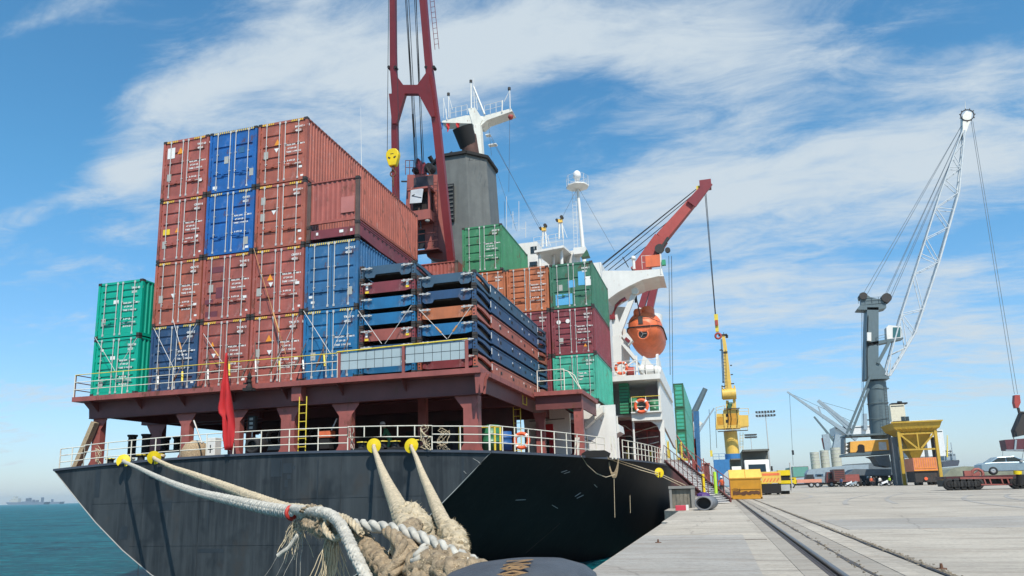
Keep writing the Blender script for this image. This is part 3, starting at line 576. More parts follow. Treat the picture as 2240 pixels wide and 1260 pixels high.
# ---- superstructure, starboard side
b = MB()
b.box((-12.2, 47.5, 5.45), (-3.15, 58, 5.60)); b.box((-12.2, 46.0, 7.62), (-3.0, 60, 7.95)); prt('accommodation_deck', b, 'ship_white')
b = MB(); b.box((-4.95, 46.2, 5.05), (-3.05, 47.49, 5.52)); b.box((-4.95, 46.0, 5.52), (-3.05, 47.48, 5.60)); prt('deck_edge', b, 'ship_white')
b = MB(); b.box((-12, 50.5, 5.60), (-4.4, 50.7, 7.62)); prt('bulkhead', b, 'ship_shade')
b = MB(); b.box((-5.75, 46.9, 5.62), (-5.15, 47.8, 7.6)); lk = b.build('green_locker', 'deck_green2', ship)
b = MB()
for i in range(9): b.box((-5.75, 46.88, 5.75+i*.2), (-5.15, 46.899, 5.82+i*.2))
b.build('louvres', 'deck_green', lk)
# big white side screen running forward
b = MB(); X_ = -3.12
b.prism([(X_, 47.0, 5.0), (X_, 47.0, 9.3), (X_, 47.6, 9.5), (X_, 50.5, 8.9), (X_, 61, 8.7), (X_, 64, 4.0), (X_, 60, 4.0)], (-.14, 0, 0)); prt('side_screen', b, 'ship_white')
b = MB(); b.prism([(-3.45, 46.6, 2.3), (-3.15, 46.6, 2.3), (-2.98, 46.6, 3.3), (-2.98, 46.6, 5.05), (-3.9, 46.6, 5.05), (-3.45, 46.6, 4.75), (-3.25, 46.6, 4.3), (-3.28, 46.6, 3.3)], (0, .25, 0)); prt('curved_pillar', b, 'ship_white')
rr = random.Random(8)
for k in range(16):
    x = rr.uniform(-6.6, -3.8); y = rr.uniform(46.8, 49.4); b = MB(); hh = rr.uniform(.5, 1.7)
    if k % 3: b.cyl((x, y, 2.25), (x, y, 2.25+hh), rr.uniform(.04, .16), n=8)
    else: b.cb((x, y, 2.25+hh*.3), (rr.uniform(.2, .5), .3, hh*.6))
    b.build('deck_fitting', rr.choice(['ship_white', 'crane_red_lit', 'rail_yellow', 'crane_salmon', 'tin', 'soot']), ship)
for k in range(7):
    b = MB(); z = 2.9+k*.36; b.tube([(-8.5, 49.7, z), (-5.4+rr.uniform(-.5, .5), 49.7, z), (-5.2, 49.7, z+rr.uniform(-.6, .3)), (-3.6, 49.7, z-.1)], .035, n=5); b.build('pipework', rr.choice(['crane_red_lit', 'crane_salmon', 'ship_cream']), ship)
for x in (-5.95, -4.92): b = MB(); b.cyl((x, 46.6, 2.3), (x, 46.6, 5.45), .07); b.build('pillar', 'ship_white', ship)
railing([(-4.9, 46.1, 5.6), (-3.1, 46.1, 5.6)], .95, 3, 'rail_paint', sp=.9, topm='rail_yellow')
railing([(-6.1, 46.1, 7.95), (-3.1, 46.1, 7.95)], .95, 3, 'ship_white', sp=.7)
# accommodation block and monkey island
b = MB(); b.box((-19.5, 52.0, 7.95), (-7.2, 61, 17.6)); b.box((-14.9, 52.3, 17.6), (-9.2, 60, 18.15)); ac = b.build('accommodation_block', 'ship_white', ship)
p0 = at(1130, 505, Y=52.); p1 = at(1168, 520, Y=52)
b = MB(); b.box((p0.x-3.5, 52.2, 17.6), (p1.x+.2, 56, p0.z-1.0)); prt('chart_house', b, 'ship_white')
for (u, v, w_, h_) in ((1159, 536, 13, 16), (1158, 571, 16, 10)):
    a = at(u, v+h_, Y=51.9); c = at(u+w_, v, Y=51.9); b = MB(); b.box((a.x, 51.95 if v > 560 else 52.15, a.z), (c.x, 52.19, c.z)); b.build('window', 'glass_dark', ship)
# sloping platform on posts beside the satellite mast
pa = [at(1178, 547, Y=50.), at(1240, 518, Y=50.), at(1262, 528, Y=53.), at(1198, 552, Y=53.)]
zt = sum(p.z for p in pa)/4
b = MB(); P4 = [(pa[0].x, 48.6, 17.75), (pa[1].x, 48.6, 17.9), (pa[1].x+.4, 52.5, 18.0), (pa[0].x+.4, 52.5, 17.85)]; b.prism(P4, (0, 0, .16)); pf = b.build('compass_deck', 'ship_white', ship)
for x, y in ((pa[0].x+.3, 49), (pa[0].x+1.1, 50), (pa[1].x-.3, 49.2), (pa[1].x-.2, 51), (pa[1].x+.1, 52)):
    b = MB(); b.cyl((x, y, 14), (x, y, 17.9), .12, n=8); b.build('post', 'ship_white', pf)
railing([P4[0][:2]+(18.0,), P4[1][:2]+(18.1,)], .9, 3, 'ship_white', sp=.5, r=.014)
for u, v, vv in ((1190, 503, 540), (1226, 485, 522)):
    a = at(u, v, Y=49.5); c = at(u, vv, Y=49.5); b = MB(); b.cyl((c.x-.1, 49.5, c.z), (a.x-.08, 49.5, a.z), .07); b.cyl((c.x+.2, 49.5, c.z), (a.x+.08, 49.5, a.z), .06); b.cyl((c.x+.5, 49.5, c.z), (a.x+.05, 49.5, a.z), .02); s_ = b.build('searchlight_post', 'ship_white', ship)
    b = MB(); b.cb((a.x, 49.5, a.z+.05), (.30, .25, .26)); b.build('lamp_mount', 'skip_lid', s_)
    b = MB(); b.cyl((a.x+.12, 49.3, a.z+.3), (a.x+.12, 49.6, a.z+.3), .13); b.cyl((a.x-.24, 49.3, a.z+.12), (a.x-.24, 49.6, a.z+.12), .10); b.build('searchlight', 'casting', s_)
# satellite mast
t_ = at(1262, 380, Y=53); bz = 17.5
b = MB(); b.cyl((t_.x+.28, 53, bz), (t_.x, 53, t_.z-1.2), .17, .11, n=10); sm = b.build('satellite_mast', 'ship_white', ship)
b = MB(); pz = at(1262, 410, Y=53).z; b.lathe((t_.x, 53, pz), [(0, .1), (.9, .10), (.9, 0), (.35, -.18), (0, -.18)], n=8, smooth=False); b.build('mast_platform', 'ship_white', sm)
b = MB()
for i in range(8):
    t = 2*math.pi*i/8; q = 2*math.pi*(i+1)/8; a = Vector((t_.x+.86*math.cos(t), 53+.86*math.sin(t), pz+.1)); c = Vector((t_.x+.86*math.cos(q), 53+.86*math.sin(q), pz+.1)); b.cyl(a, a+Vector((0, 0, .75)), .014, n=4); b.cyl(a+Vector((0, 0, .75)), c+Vector((0, 0, .75)), .012, n=4); b.cyl(a+Vector((0, 0, .4)), c+Vector((0, 0, .4)), .010, n=4)
b.build('mast_railing', 'ship_white', sm)
b = MB(); b.lathe((t_.x, 53, pz+.6), [(0, .0), (.2, 0), (.24, .18), (.30, .22), (.31, .45), (.26, .64), (.14, .76), (0, .79)], n=14); b.cyl((t_.x, 53, pz+.1), (t_.x, 53, pz+.6), .06); b.build('radome', 'helmet_white', sm)
ladder((t_.x-.35, 53, bz), (t_.x-.3, 53, pz), .28, (1, 0, 0), 'ship_white', parent=sm, r=.016)
b = MB(); b.cyl((t_.x-.1, 53, pz-.2), at(1225, 485, Y=50), .012, n=4); b.cyl((t_.x+.15, 53, pz-.2), at(1345, 550, Y=50), .012, n=4); b.build('stay_wire', 'wire', sm)
b = MB(); p = at(1255, 555, Y=51); b.cyl((p.x, 51, 16.2), (p.x, 51, p.z+.1), .5, n=12); b.cb((p.x+.6, 50.5, p.z-.1), (.9, .8, .5)); prt('ventilator', b, 'ship_white')
b = MB(); q = at(1278, 556, Y=49.8); b.prism([(q.x-.25, 49.8, q.z-.2), (q.x+.35, 49.8, q.z-.15), (q.x+.2, 49.8, q.z+.35)], (0, .6, 0)); prt('canvas_cover', b, 'deck_green')
# lattice aerials left of the mast
b = MB()
for u, v0, v1 in ((1108, 430, 500), (1135, 440, 505), (1150, 485, 520), (1122, 462, 500)):
    a = at(u, v0, Y=53); c = at(u, v1, Y=53); b.cyl(c, a, .02, n=4)
for u, v in ((1120, 470), (1128, 488), (1145, 500)): a = at(u, v, Y=53); b.cb(a, (.30, .02, .02))
prt('aerials', b, 'ship_white')
# bridge wing with its curved support
yw = 47.
prof = [(1318, 592), (1385, 592), (1448, 588), (1452, 604), (1440, 604), (1405, 612), (1375, 626), (1350, 640), (1330, 655), (1318, 690), (1306, 690)]
b = MB(); b.prism([at(u, v, Y=yw) for u, v in prof], (0, 3.0, 0)); bw = b.build('bridge_wing', 'ship_white', ship)
b = MB(); a = at(1338, 700, Y=49); b.prism([(-6.3, 50, 7.95), (-5.6, 50, 7.95), (-5.7, 50, 11.5), (-5.55, 50, 12.6), (-5.0, 50, 13.4), (-6.3, 50, 13.6)], (0, .4, 0)); b.build('wing_support', 'ship_white', bw)
railing([at(1405, 588, Y=yw+.1), at(1448, 586, Y=yw+.1)], .9, 2, 'ship_white', sp=.7, r=.016, parent=bw)
b = MB(); a = at(1387, 588, Y=47.5); b.cyl(a, a+Vector((0, 0, .6)), .10); b.lathe(a+Vector((0, 0, .6)), [(0, .32), (.12, .28), (.18, .1), (.12, 0), (0, 0)], n=10); b.build('repeater_stand', 'ship_white', bw)
b = MB(); a = at(1413, 585, Y=47.0); c = at(1443, 557, Y=47.0); b.box((a.x, 46.93, a.z), (c.x, 47.2, c.z)); b.build('orange_dodger', 'boat_orange', bw)
b = MB(); a = at(1452, 575, Y=47.); b.cb(a, (.25, .3, .35)); b.build('side_lamp', 'deck_green2', bw)
b = MB(); a = at(1444, 555, Y=47.); b.cyl(at(1446, 600, Y=47.), a, .04); b.build('lamp_post', 'ship_white', bw)
defm('deck_green2', (.035, .26, .13)); 
# ---- funnel
fc = Vector((-17.0, 49.2, 0)); zt = 25.35; b = MB()
def octa(cx, cy, rx, ry, z): return [(cx+rx*a, cy+ry*b_, z) for a, b_ in ((-.45, -1), (.45, -1), (1, -.5), (1, .5), (.45, 1), (-.45, 1), (-1, .5), (-1, -.5))]
lv = [octa(fc.x-.1, fc.y, 2.2, 2.7, 5.6), octa(fc.x-.05, fc.y, 2.15, 2.6, 17.6), octa(fc.x+.15, fc.y, 2.35, 2.5, 18.8), octa(fc.x+.05, fc.y, 2.15, 2.4, zt)]
vs = sum(lv, []); b.add(vs, [(8*j+i, 8*j+(i+1) % 8, 8*(j+1)+(i+1) % 8, 8*(j+1)+i) for j in range(3) for i in range(8)]+[tuple(range(24, 32))]); fn = b.build('funnel', 'funnel_grey', ship)
b = MB(); o8 = octa(fc.x+.05, fc.y, 2.25, 2.5, zt+.02)
for i in range(8): b.beam(o8[i], o8[(i+1) % 8], .18, .22)
b.build('funnel_rim', 'soot', fn)
b = MB(); p = Vector((-16.25, 49.3, zt)); b.cyl(p, p+Vector((-.30, -.3, 2.5)), .62, .66, n=16, caps=False); ex = b.build('exhaust_pipe', 'exhaust', fn)
b = MB(); b.cyl(p+Vector((-.28, -.20, 1.75)), p+Vector((-.55, -.85, 3.05)), .70, .80, n=20, caps=False); b.cyl(p+Vector((-.29, -.22, 1.7)), p+Vector((-.54, -.80, 2.9)), .66, .75, n=20); b.build('exhaust_cowl', 'soot', ex)
for uu, dy, h_ in ((946, -1.2, .8), (977, -1.4, .65), (991, -1.5, .7)):
    b = MB(); q = Vector((at(uu, 330, Y=fc.y+dy).x, fc.y+dy, zt-.1)); b.cyl(q, q+Vector((0, 0, h_*.7)), .12); b.cyl(q+Vector((0, 0, h_*.55)), q+Vector((-.15, -.25, h_)), .17, n=10); b.build('exhaust_pipe', 'soot', fn)
b = MB(); a = at(979, 408, Y=46.9); c = at(997, 486, Y=46.9); b.box((a.x, 46.52, c.z), (c.x, 46.66, a.z)); lo = b.build('louvre_panel', 'black', fn)
b = MB(); n_ = 9
for i in range(n_): z = c.z+(a.z-c.z)*(i+.3)/n_; b.box((a.x+.03, 46.44, z), (c.x-.03, 46.52, z+.06))
b.build('louvre_blade', 'funnel_grey', lo)
b = MB()
for u in (1028, 1043, 1058): a = at(u, 345, Y=47); b.tube([a, a+Vector((0, -.3, -.35)), a+Vector((.35, -.3, -.38)), a+Vector((.38, 0, -.02))], .012, n=4)
b.build('hand_grip', 'wire', fn)
# ---- radar mast behind the funnel
Ym = 54.5; b = MB(); a = at(1048, 268, Y=Ym); c = at(1085, 400, Y=Ym)
b.beam((a.x+.25, Ym, 17.5), (a.x-.1, Ym, a.z-.3), 1.05, 1.0, .6, .6); mm = b.build('radar_mast', 'ship_cream', ship)
L0, L1 = at(966, 268, Y=Ym), at(1030, 262, Y=Ym); R0, R1 = at(1055, 262, Y=Ym), at(1120, 240, Y=Ym)
b = MB(); b.prism([L0, at(968, 264, Y=Ym), at(1020, 252, Y=Ym), at(1056, 254, Y=Ym), at(1118, 237, Y=Ym), at(1121, 243, Y=Ym), at(1090, 254, Y=Ym), at(1065, 263, Y=Ym), at(1052, 275, Y=Ym), at(1030, 270, Y=Ym)], (0, 1.2, 0)); b.build('yard', 'ship_cream', mm)
b = MB(); b.prism([at(1024, 238, Y=Ym), at(1040, 236, Y=Ym), at(1056, 262, Y=Ym), at(1046, 280, Y=Ym), at(1034, 272, Y=Ym)], (0, .9, 0)); b.v = [v+Vector((0, -.06, 0)) for v in b.v]; b.build('mast_head', 'ship_cream', mm)
b = MB()
for (u0, v0), (u1, v1), r in (((1031, 238), (1030, 180), .07), ((1038, 238), (1036, 186), .03), ((1060, 250), (1036, 190), .09), ((1044, 240), (1040, 200), .03), ((1033, 225), (1050, 222), .02), ((1033, 210), (1046, 208), .02), ((1037, 186), (1036, 170), .012),
    ((982, 258), (981, 208), .04), ((982, 212), (990, 240), .02), ((978, 262), (970, 215), .025), ((977, 262), (976, 238), .03), ((970, 215), (970, 258), .02), ((1116, 238), (1115, 196), .04), ((1114, 200), (1103, 222), .025), ((1098, 245), (1099, 220), .06)): b.cyl(at(u0, v0, Y=Ym-.05), at(u1, v1, Y=Ym-.05), r, n=6)
b.build('aerial', 'ship_white', mm)
b = MB()
for u, v in ((1030, 178), (981, 206), (1114, 194)): a = at(u, v, Y=Ym-.05); b.cyl(a-Vector((0, 0, .12)), a+Vector((0, 0, .10)), .13)
b.build('navigation_lamp', 'casting', mm)
b = MB()
for (u0, v0), (u1, v1) in (((985, 258), (1022, 250)), ((1060, 252), (1098, 242))):
    for dz in (.45, .9):
        p = at(u0, v0, Y=Ym-.05); q = at(u1, v1, Y=Ym-.05); b.cyl(p+Vector((0, 0, dz)), q+Vector((0, 0, dz)), .022, n=4)
    for k in range(4): c = p+(q-p)*k/3; b.cyl(c, c+Vector((0, 0, .9)), .022, n=4)
b.build('mast_railing', 'ship_white', mm)
b = MB(); a = at(1117, 256, Y=Ym-.1); b.lathe(a, [(0, .2), (.22, .12), (.24, 0), (.14, -.2), (0, -.26)], n=10); b.build('horn', 'crane_red_lit', mm)
b = MB()
for u, v, s in ((1068, 318, .9), (1062, 296, .5)): a = at(u, v, Y=Ym); b.box((a.x, Ym-.05, a.z), (a.x+s*.8, Ym+.4, a.z+.08))
b.build('antenna', 'ship_white', mm)
b = MB()
for (u0, v0), (u1, v1) in (((1070, 290), (1180, 500)), ((1075, 305), (1150, 440)), ((1150, 440), (1185, 500)), ((1115, 262), (1113, 420)), ((1069, 270), (1075, 340)), ((1078, 350), (1130, 505)), ((1103, 440), (1105, 500))): b.cyl(at(u0, v0, Y=Ym), at(u1, v1, Y=53.), .013, n=4)
b.build('stay_wire', 'wire', mm)
for i, (u, v, cl) in enumerate(((966, 274, 'barrel_blue'), (980, 276, 'flag_red'), (1001, 275, 'flag_red'))):
    a = at(u, v, Y=Ym-.1); b = MB(); vs = []
    for j in range(4): vs += [a+Vector((-.14+.02*j, -.1*math.sin(j*2), .30-.26*j)), a+Vector((.16-.05*j, .1*math.sin(j*1.5), .22-.28*j))]
    b.add(vs, [(2*j, 2*j+1, 2*j+3, 2*j+2) for j in range(3)]); o = b.build('signal_flag', cl, None); md = o.modifiers.new('s', 'SOLIDIFY'); md.thickness = .015
    tag(o, ['blue signal flag below the left end of the mast yard', 'dark red and blue narrow signal flag on the mast yard', 'pinkish red signal flag hanging nearest the funnel'][i], 'signal flag', 'signal flags under the mast yard')
# whip aerial at the left
b = MB(); b.cyl(at(791, 390, Y=50), at(789, 235, Y=50), .035, .01, n=5); prt('whip_aerial', b, 'ship_white')
# ================================================================ deck crane 1
Yc = 41.
dc = thing('deck_crane', (at(930, 590, Y=Yc+1).x, Yc+1, 12.5), 'dark red ship\'s crane with a twin legged jib beside the grey funnel', 'crane')
x0 = at(887, 500, Y=Yc).x; x1 = at(962, 500, Y=Yc).x; z1 = at(930, 382, Y=Yc).z; z0 = at(930, 600, Y=Yc).z
b = MB(); b.cyl(((x0+x1)/2+.3, Yc+1.5, 2.3), ((x0+x1)/2+.3, Yc+1.5, z0+.3), 1.5, n=20); b.build('pedestal', 'crane_salmon', dc)
pv = at(925, 383, Y=Yc); b = MB()
A = [at(891, 382, Y=Yc), at(966, 382, Y=Yc), at(985, 572, Y=Yc), at(935, 562, Y=Yc), at(912, 500, Y=Yc), at(886, 486, Y=Yc)]
b.prism(A, (0, 1.0, 0)); hs_ = b.build('machinery_house', 'crane_salmon', dc)
b = MB(); a = at(905, 420, Y=Yc-.02); c = at(948, 383, Y=Yc); b.box((a.x, Yc-.02, at(925, 408, Y=Yc).z), (c.x, Yc-.003, c.z)); b.build('oil_stained_panel', 'oil_stain', hs_)
# cab
a = at(893, 484, Y=Yc-.9); c = at(940, 408, Y=Yc-.9)
b = MB(); cy0, cy1 = Yc-.9, Yc-.005; zc0, zc1 = a.z, c.z
fz = at(915, 460, Y=cy0).z
b.box((a.x, cy0, zc0), (c.x, cy1, fz)); b.box((a.x-.05, cy0-.05, zc1-.08), (c.x+.05, cy1, zc1+.04))
for xx in (a.x, c.x-.12): b.box((xx, cy0, fz), (xx+.12, cy0+.1, zc1-.08)); b.box((xx, cy1-.1, fz), (xx+.12, cy1, zc1-.08))
cb = b.build('cab', 'crane_salmon', dc)
b = MB(); b.box((a.x+.12, cy0+.5, fz), (c.x-.12, cy0+.6, zc1-.08)); b.build('cab_interior', 'deep_dark', cb)
wa = at(896, 445, Y=cy0-.05); wc = at(926, 412, Y=cy0-.05)
b = MB(); b.prism([wa, at(922, 443, Y=cy0-.05), at(926, 413, Y=cy0-.05), at(899, 411, Y=cy0-.05)], (0, .03, 0)); wn = b.build('window', 'pale_glass', cb)
b = MB(); b.beam(at(901, 428, Y=cy0-.07), at(922, 432, Y=cy0-.07), .02, .02); b.beam(at(901, 428, Y=cy0-.075), at(907, 425, Y=cy0-.075), .02, .03); b.build('wiper', 'black', wn)
# platforms, ladders, clutter
b = MB(); zz_ = at(930, 548, Y=Yc-.5).z
for v in (511, 529, 548): z = at(930, v, Y=Yc-.6).z; b.cyl((at(905, v, Y=Yc-.6).x, Yc-.6, z), (at(958, v, Y=Yc-.6).x, Yc-.6, z), .025, n=5)
b.box((at(905, 550, Y=Yc-.6).x, Yc-.7, zz_-.06), (at(960, 550, Y=Yc-.6).x, Yc-.01, zz_)); b.build('walkway', 'deck_red', dc)
b = MB(); b.box((at(910, 500, Y=Yc-.05).x, Yc-.05, at(919, 545, Y=Yc).z), (at(929, 500, Y=Yc-.05).x, Yc-.006, at(919, 504, Y=Yc).z)); b.build('doorway', 'black', dc)
ladder(at(953, 550, Y=Yc-.12), at(953, 388, Y=Yc-.12), .30, (1, 0, 0), 'deck_red', parent=dc, step=.34)
railing([at(887, 382, Y=Yc+.1), at(905, 382, Y=Yc+.1)], 1.0, 2, 'deck_red', sp=.3, parent=dc)
b = MB(); p = at(914, 380, Y=Yc+.6)
b.prism([p+Vector((-.15, 0, 0)), p+Vector((.17, 0, 0)), p+Vector((.13, 0, 1.0)), p+Vector((0, 0, 1.12)), p+Vector((-.13, 0, 1.0))], (0, .35, 0)); p = at(926, 380, Y=Yc+.6); b.prism([p+Vector((-.12, 0, 0)), p+Vector((.15, 0, 0)), p+Vector((.1, 0, .8)), p+Vector((-.08, 0, .8))], (0, .3, 0)); b.build('sheave_bracket', 'crane_red', dc)
b = MB(); p = at(936, 366, Y=Yc+.4); b.cyl(p, p+Vector((.1, .5, 0)), .32, n=14); b.cyl(p+Vector((-.9, -.1, -.1)), p+Vector((-.9, .2, -.1)), .2, n=12); b.cyl(p+Vector((.2, 0, -.6)), p+Vector((-.1, 0, 0)), .08); b.build('sheave', 'soot', dc)
b = MB(); b.beam(at(878, 397, Y=Yc), at(890, 397, Y=Yc), .08, .08); b.build('lamp_arm', 'wire', dc)
b = MB(); p = at(935, 482, Y=Yc-.95); b.lathe(p, [(0, -.12), (.1, -.1), (.16, 0), (0, .06)], n=10); b.build('lamp', 'grey_plate', dc)
b = MB(); b.box((at(938, 590, Y=Yc-.2).x, Yc-.25, at(970, 612, Y=Yc).z), (at(1002, 590, Y=Yc-.2).x, Yc+1.6, at(970, 577, Y=Yc).z)); b.build('slew_platform', 'crane_salmon', dc)
b = MB(); p = at(948, 582, Y=Yc-.3); b.cb(at(956, 592, Y=Yc-.27), (.42, .03, .34)); b.build('sticker', 'white_mark', dc)
# jib: two tapering legs joined by a cross member with gussets
yt = 34.
def jib(u, v): # the jib leans aft as it rises
    k = (600-v)/600; return at(u, v, Y=Yc-.6-k*4.0)
b = MB()
def leg(cpts):
    for (u0, v0, w0), (u1, v1, w1) in zip(cpts[:-1], cpts[1:]):
        p, q = jib(u0, v0), jib(u1, v1); b.beam(p, q, w0, .34, w1, .34, up=(0, -1, 0))
leg([(868, 602, .40), (866, 420, .36), (864, 290, .36), (865, 200, .36), (861, 150, .36), (860, 0, .34), (859, -260, .34)])
leg([(989, 585, .44), (972, 430, .46), (956, 280, .46), (944, 190, .46), (937, 130, .40), (926, 0, .40), (902, -260, .34)])
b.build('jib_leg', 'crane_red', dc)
b = MB(); b.prism([jib(855, 210), jib(862, 210), jib(862, 166), jib(868, 166), jib(886, 191), jib(917, 191), jib(935, 166), jib(941, 166), jib(949, 210), jib(955, 260), jib(946, 260), jib(919, 210), jib(890, 210), jib(871, 275), jib(862, 275)], (0, -.30, 0)); b.build('cross_member', 'crane_red', dc)
ladder(jib(956, 108), jib(936, -90), .26, (1, 0, 0), 'crane_red', parent=dc, step=.33, r=.018)
b = MB()
for u in (853, 867, 934, 951): b.cyl(jib(u, 150)+Vector((0, -.2, 0)), jib(u, 150)+Vector((0, .1, 0)), .10, n=8)
b.build('guide_roller', 'soot', dc)
b = MB()
for u0, u1 in ((910, 882), (912, 885), (908, 886), (914, 890), (925, 903), (928, 906), (923, 908)): b.cyl(at(u0, 372, Y=Yc+.8), jib(u1, -80), .022, n=5)
b.cyl(at(906, 300, Y=Yc+.3), at(903, 250, Y=Yc), .07, n=6); b.build('luffing_wire', 'wire', dc)
# hook block
hb = at(860, 345, Y=34.5)
hk = thing('hook_block', hb, 'round yellow crane hook block hanging on wires over the red containers', 'hook block')
b = MB(); rr = 17.5*34.5/1580*1.02
pr = [(0, .50), (.22, .46), (.36, .30), (.385, .10), (.33, -.14), (.25, -.38), (.20, -.52), (0, -.52)]
pts = [(x, z) for x, z in pr]+[(-x, z) for x, z in reversed(pr[1:-1])]
b.prism([hb+Vector((x, -.16, z)) for x, z in pts], (0, .32, 0)); bo = b.build('block_body', 'rig_yellow', hk, bevel=.04)
b = MB()
for s in (-1, 1): b.prism([hb+Vector((s*.08, -.172, -.05)), hb+Vector((s*.22, -.172, .02)), hb+Vector((s*.24, -.172, -.06)), hb+Vector((s*.13, -.172, -.13))], (0, .008, 0))
b.box(hb+Vector((-.10, -.172, .15)), hb+Vector((.10, -.165, .18))); b.build('slot', 'black', bo)
b = MB(); b.cyl(hb+Vector((0, 0, -.52)), hb+Vector((0, 0, -.75)), .09, n=8); b.torus(hb+Vector((0, 0, -.95)), .16, .045, n=14, k=6); b.cyl(hb+Vector((0, 0, -1.1)), hb+Vector((0, 0, -1.7)), .05, n=6); b.torus(hb+Vector((0, 0, -1.35)), .07, .03, axis=(1, 0, 0), n=10, k=5); b.build('hook', 'rust_steel', hk)
b = MB(); tp = at(858, -120, Y=33)
for x in (-.36, .36): b.cyl(hb+Vector((x, 0, .1)), tp+Vector((x*.5-.02, 0, 0)), .018, n=4)
b.build('hoist_wire', 'wire', hk)
b = MB(); b.cyl(hb+Vector((.02, -.02, -1.6)), at(903, 566, Y=34), .012, n=4); b.build('tag_line', 'wire', hk)
# ================================================================ deck crane 2, amidships
Yb = 82.
d2 = thing('deck_crane', at(1410, 690, Y=Yb), 'bright red ship\'s crane jib rising to the right behind the lifeboat', 'crane')
b = MB(); P = lambda u, v, Y=Yb: at(u, v, Y=Y)
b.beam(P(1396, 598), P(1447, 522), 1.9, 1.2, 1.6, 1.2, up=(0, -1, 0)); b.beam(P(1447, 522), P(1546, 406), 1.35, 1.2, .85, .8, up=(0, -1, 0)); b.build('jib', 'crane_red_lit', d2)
b = MB(); b.beam(P(1512, 446, Yb-.7), P(1553, 400, Yb-.7), 1.3, .2, .75, .2, up=(0, -1, 0)); b.cb(P(1543, 405, Yb), (1.3, 1.2, .9)); b.build('jib_head', 'crane_red', d2)
b = MB(); b.cb(P(1532, 412, Yb), (.9, .5, .5)); b.build('sheave_cover', 'rail_yellow', d2)
b = MB(); p = P(1443, 545, Yb-.8); b.cyl(p, p+Vector((0, -.3, 0)), .55, n=14); b.cyl(p+Vector((.9, 0, -.3)), p+Vector((.9, -.4, -.3)), .3, n=10); b.beam(P(1438, 556, Yb-.7), P(1462, 520, Yb-.7), .4, .3); b.build('sheave', 'casting', d2)
b = MB()
for u, v in ((1400, 700), (1414, 740)): pass
b.beam(P(1398, 690), P(1418, 625), .75, .7); b.beam(P(1418, 690), P(1438, 600), .8, .7); b.build('post', 'crane_red', d2)
b = MB(); b.tube([P(1345, 655), P(1350, 640), P(1362, 622), P(1372, 617)], .5, n=8); b.build('slew_post', 'crane_red', d2)
b = MB(); b.cyl(P(1420, 760), P(1420, 690), 1.5, n=12); b.build('pedestal', 'ship_white', d2)
b = MB()
for (u0, v0), (u1, v1) in (((1312, 585), (1523, 414)), ((1318, 590), (1526, 418)), ((1300, 592), (1520, 416)), ((1330, 592), (1480, 470)), ((1345, 590), (1440, 520))): b.cyl(P(u0, v0), P(u1, v1), .05, n=4)
b.cyl(P(1375, 585), P(1362, 562), .05, n=4); b.build('luffing_wire', 'wire', d2)
h2 = thing('hook_block', P(1568, 700), 'small rusty crane hook hanging beside the yellow portal crane', 'hook block')
b = MB()
for du in (-1, 1.5): b.cyl(P(1542+du, 412), P(1565+du*.5, 690), .035, n=4)
b.build('hoist_wire', 'wire', h2)
b = MB(); b.beam(P(1566, 688), P(1569, 726), .42, .42, .35, .35); b.build('block_body', 'rail_yellow', h2)
b = MB(); b.beam(P(1567, 700, Yb-.3), P(1568, 712, Yb-.3), .30, .10); b.torus(P(1571, 735), .30, .12, n=12, k=6); b.build('hook', 'crane_red_lit', h2)
b = MB(); b.cyl(P(1463, 560), P(1466, 820), .03, n=4); b.cyl(P(1469, 560), P(1472, 860), .03, n=4); b.build('hanging_wire', 'wire', d2)
# ================================================================ containers
CW = 2.438; Y0 = 25.64; XR = -8.45; PW = 2.518; ZB = 5.48
def corr_panel(mb, x, y0, y1, z0, z1, sgn, pitch=.235, dep=.036):
    """vertical corrugation along y at x; outward = sgn"""
    n = max(2, int(round((y1-y0)/pitch))); p = (y1-y0)/n; ys = []
    for i in range(n):
        b = y0+i*p; ys += [(b, 0), (b+p*.28, 0), (b+p*.42, -dep), (b+p*.86, -dep)]
    ys.append((y1, 0))
    vs = [(x+sgn*d, y, z) for y, d in ys for z in (z0, z1)]
    mb.add(vs, [(2*i, 2*i+2, 2*i+3, 2*i+1) for i in range(len(ys)-1)])
def corr_x(mb, y, x0, x1, z0, z1, sgn, pitch=.25, dep=.036):
    n = max(2, int(round((x1-x0)/pitch))); p = (x1-x0)/n; xs = []
    for i in range(n):
        b = x0+i*p; xs += [(b, 0), (b+p*.28, 0), (b+p*.42, -dep), (b+p*.86, -dep)]
    xs.append((x1, 0))
    vs = [(x, y+sgn*d, z) for x, d in xs for z in (z0, z1)]
    mb.add(vs, [(2*i, 2*i+2, 2*i+3, 2*i+1) for i in range(len(xs)-1)])
def castings(mb, x, y, z, L, H):
    for ax in (0, 1):
        for ay in (0, 1):
            for az in (0, 1):
                x0 = x+CW*ax-.17*ax-.004*(1-ax)+.008*ax*0; y0 = y+L*ay-.18*ay-(.006 if not ay else -.006); z0 = z+H*az-.118*az
                mb.box((x0-(.002 if not ax else -.006), y0, z0-(.004 if not az else -.004)), (x0+.17, y0+.18, z0+.118))
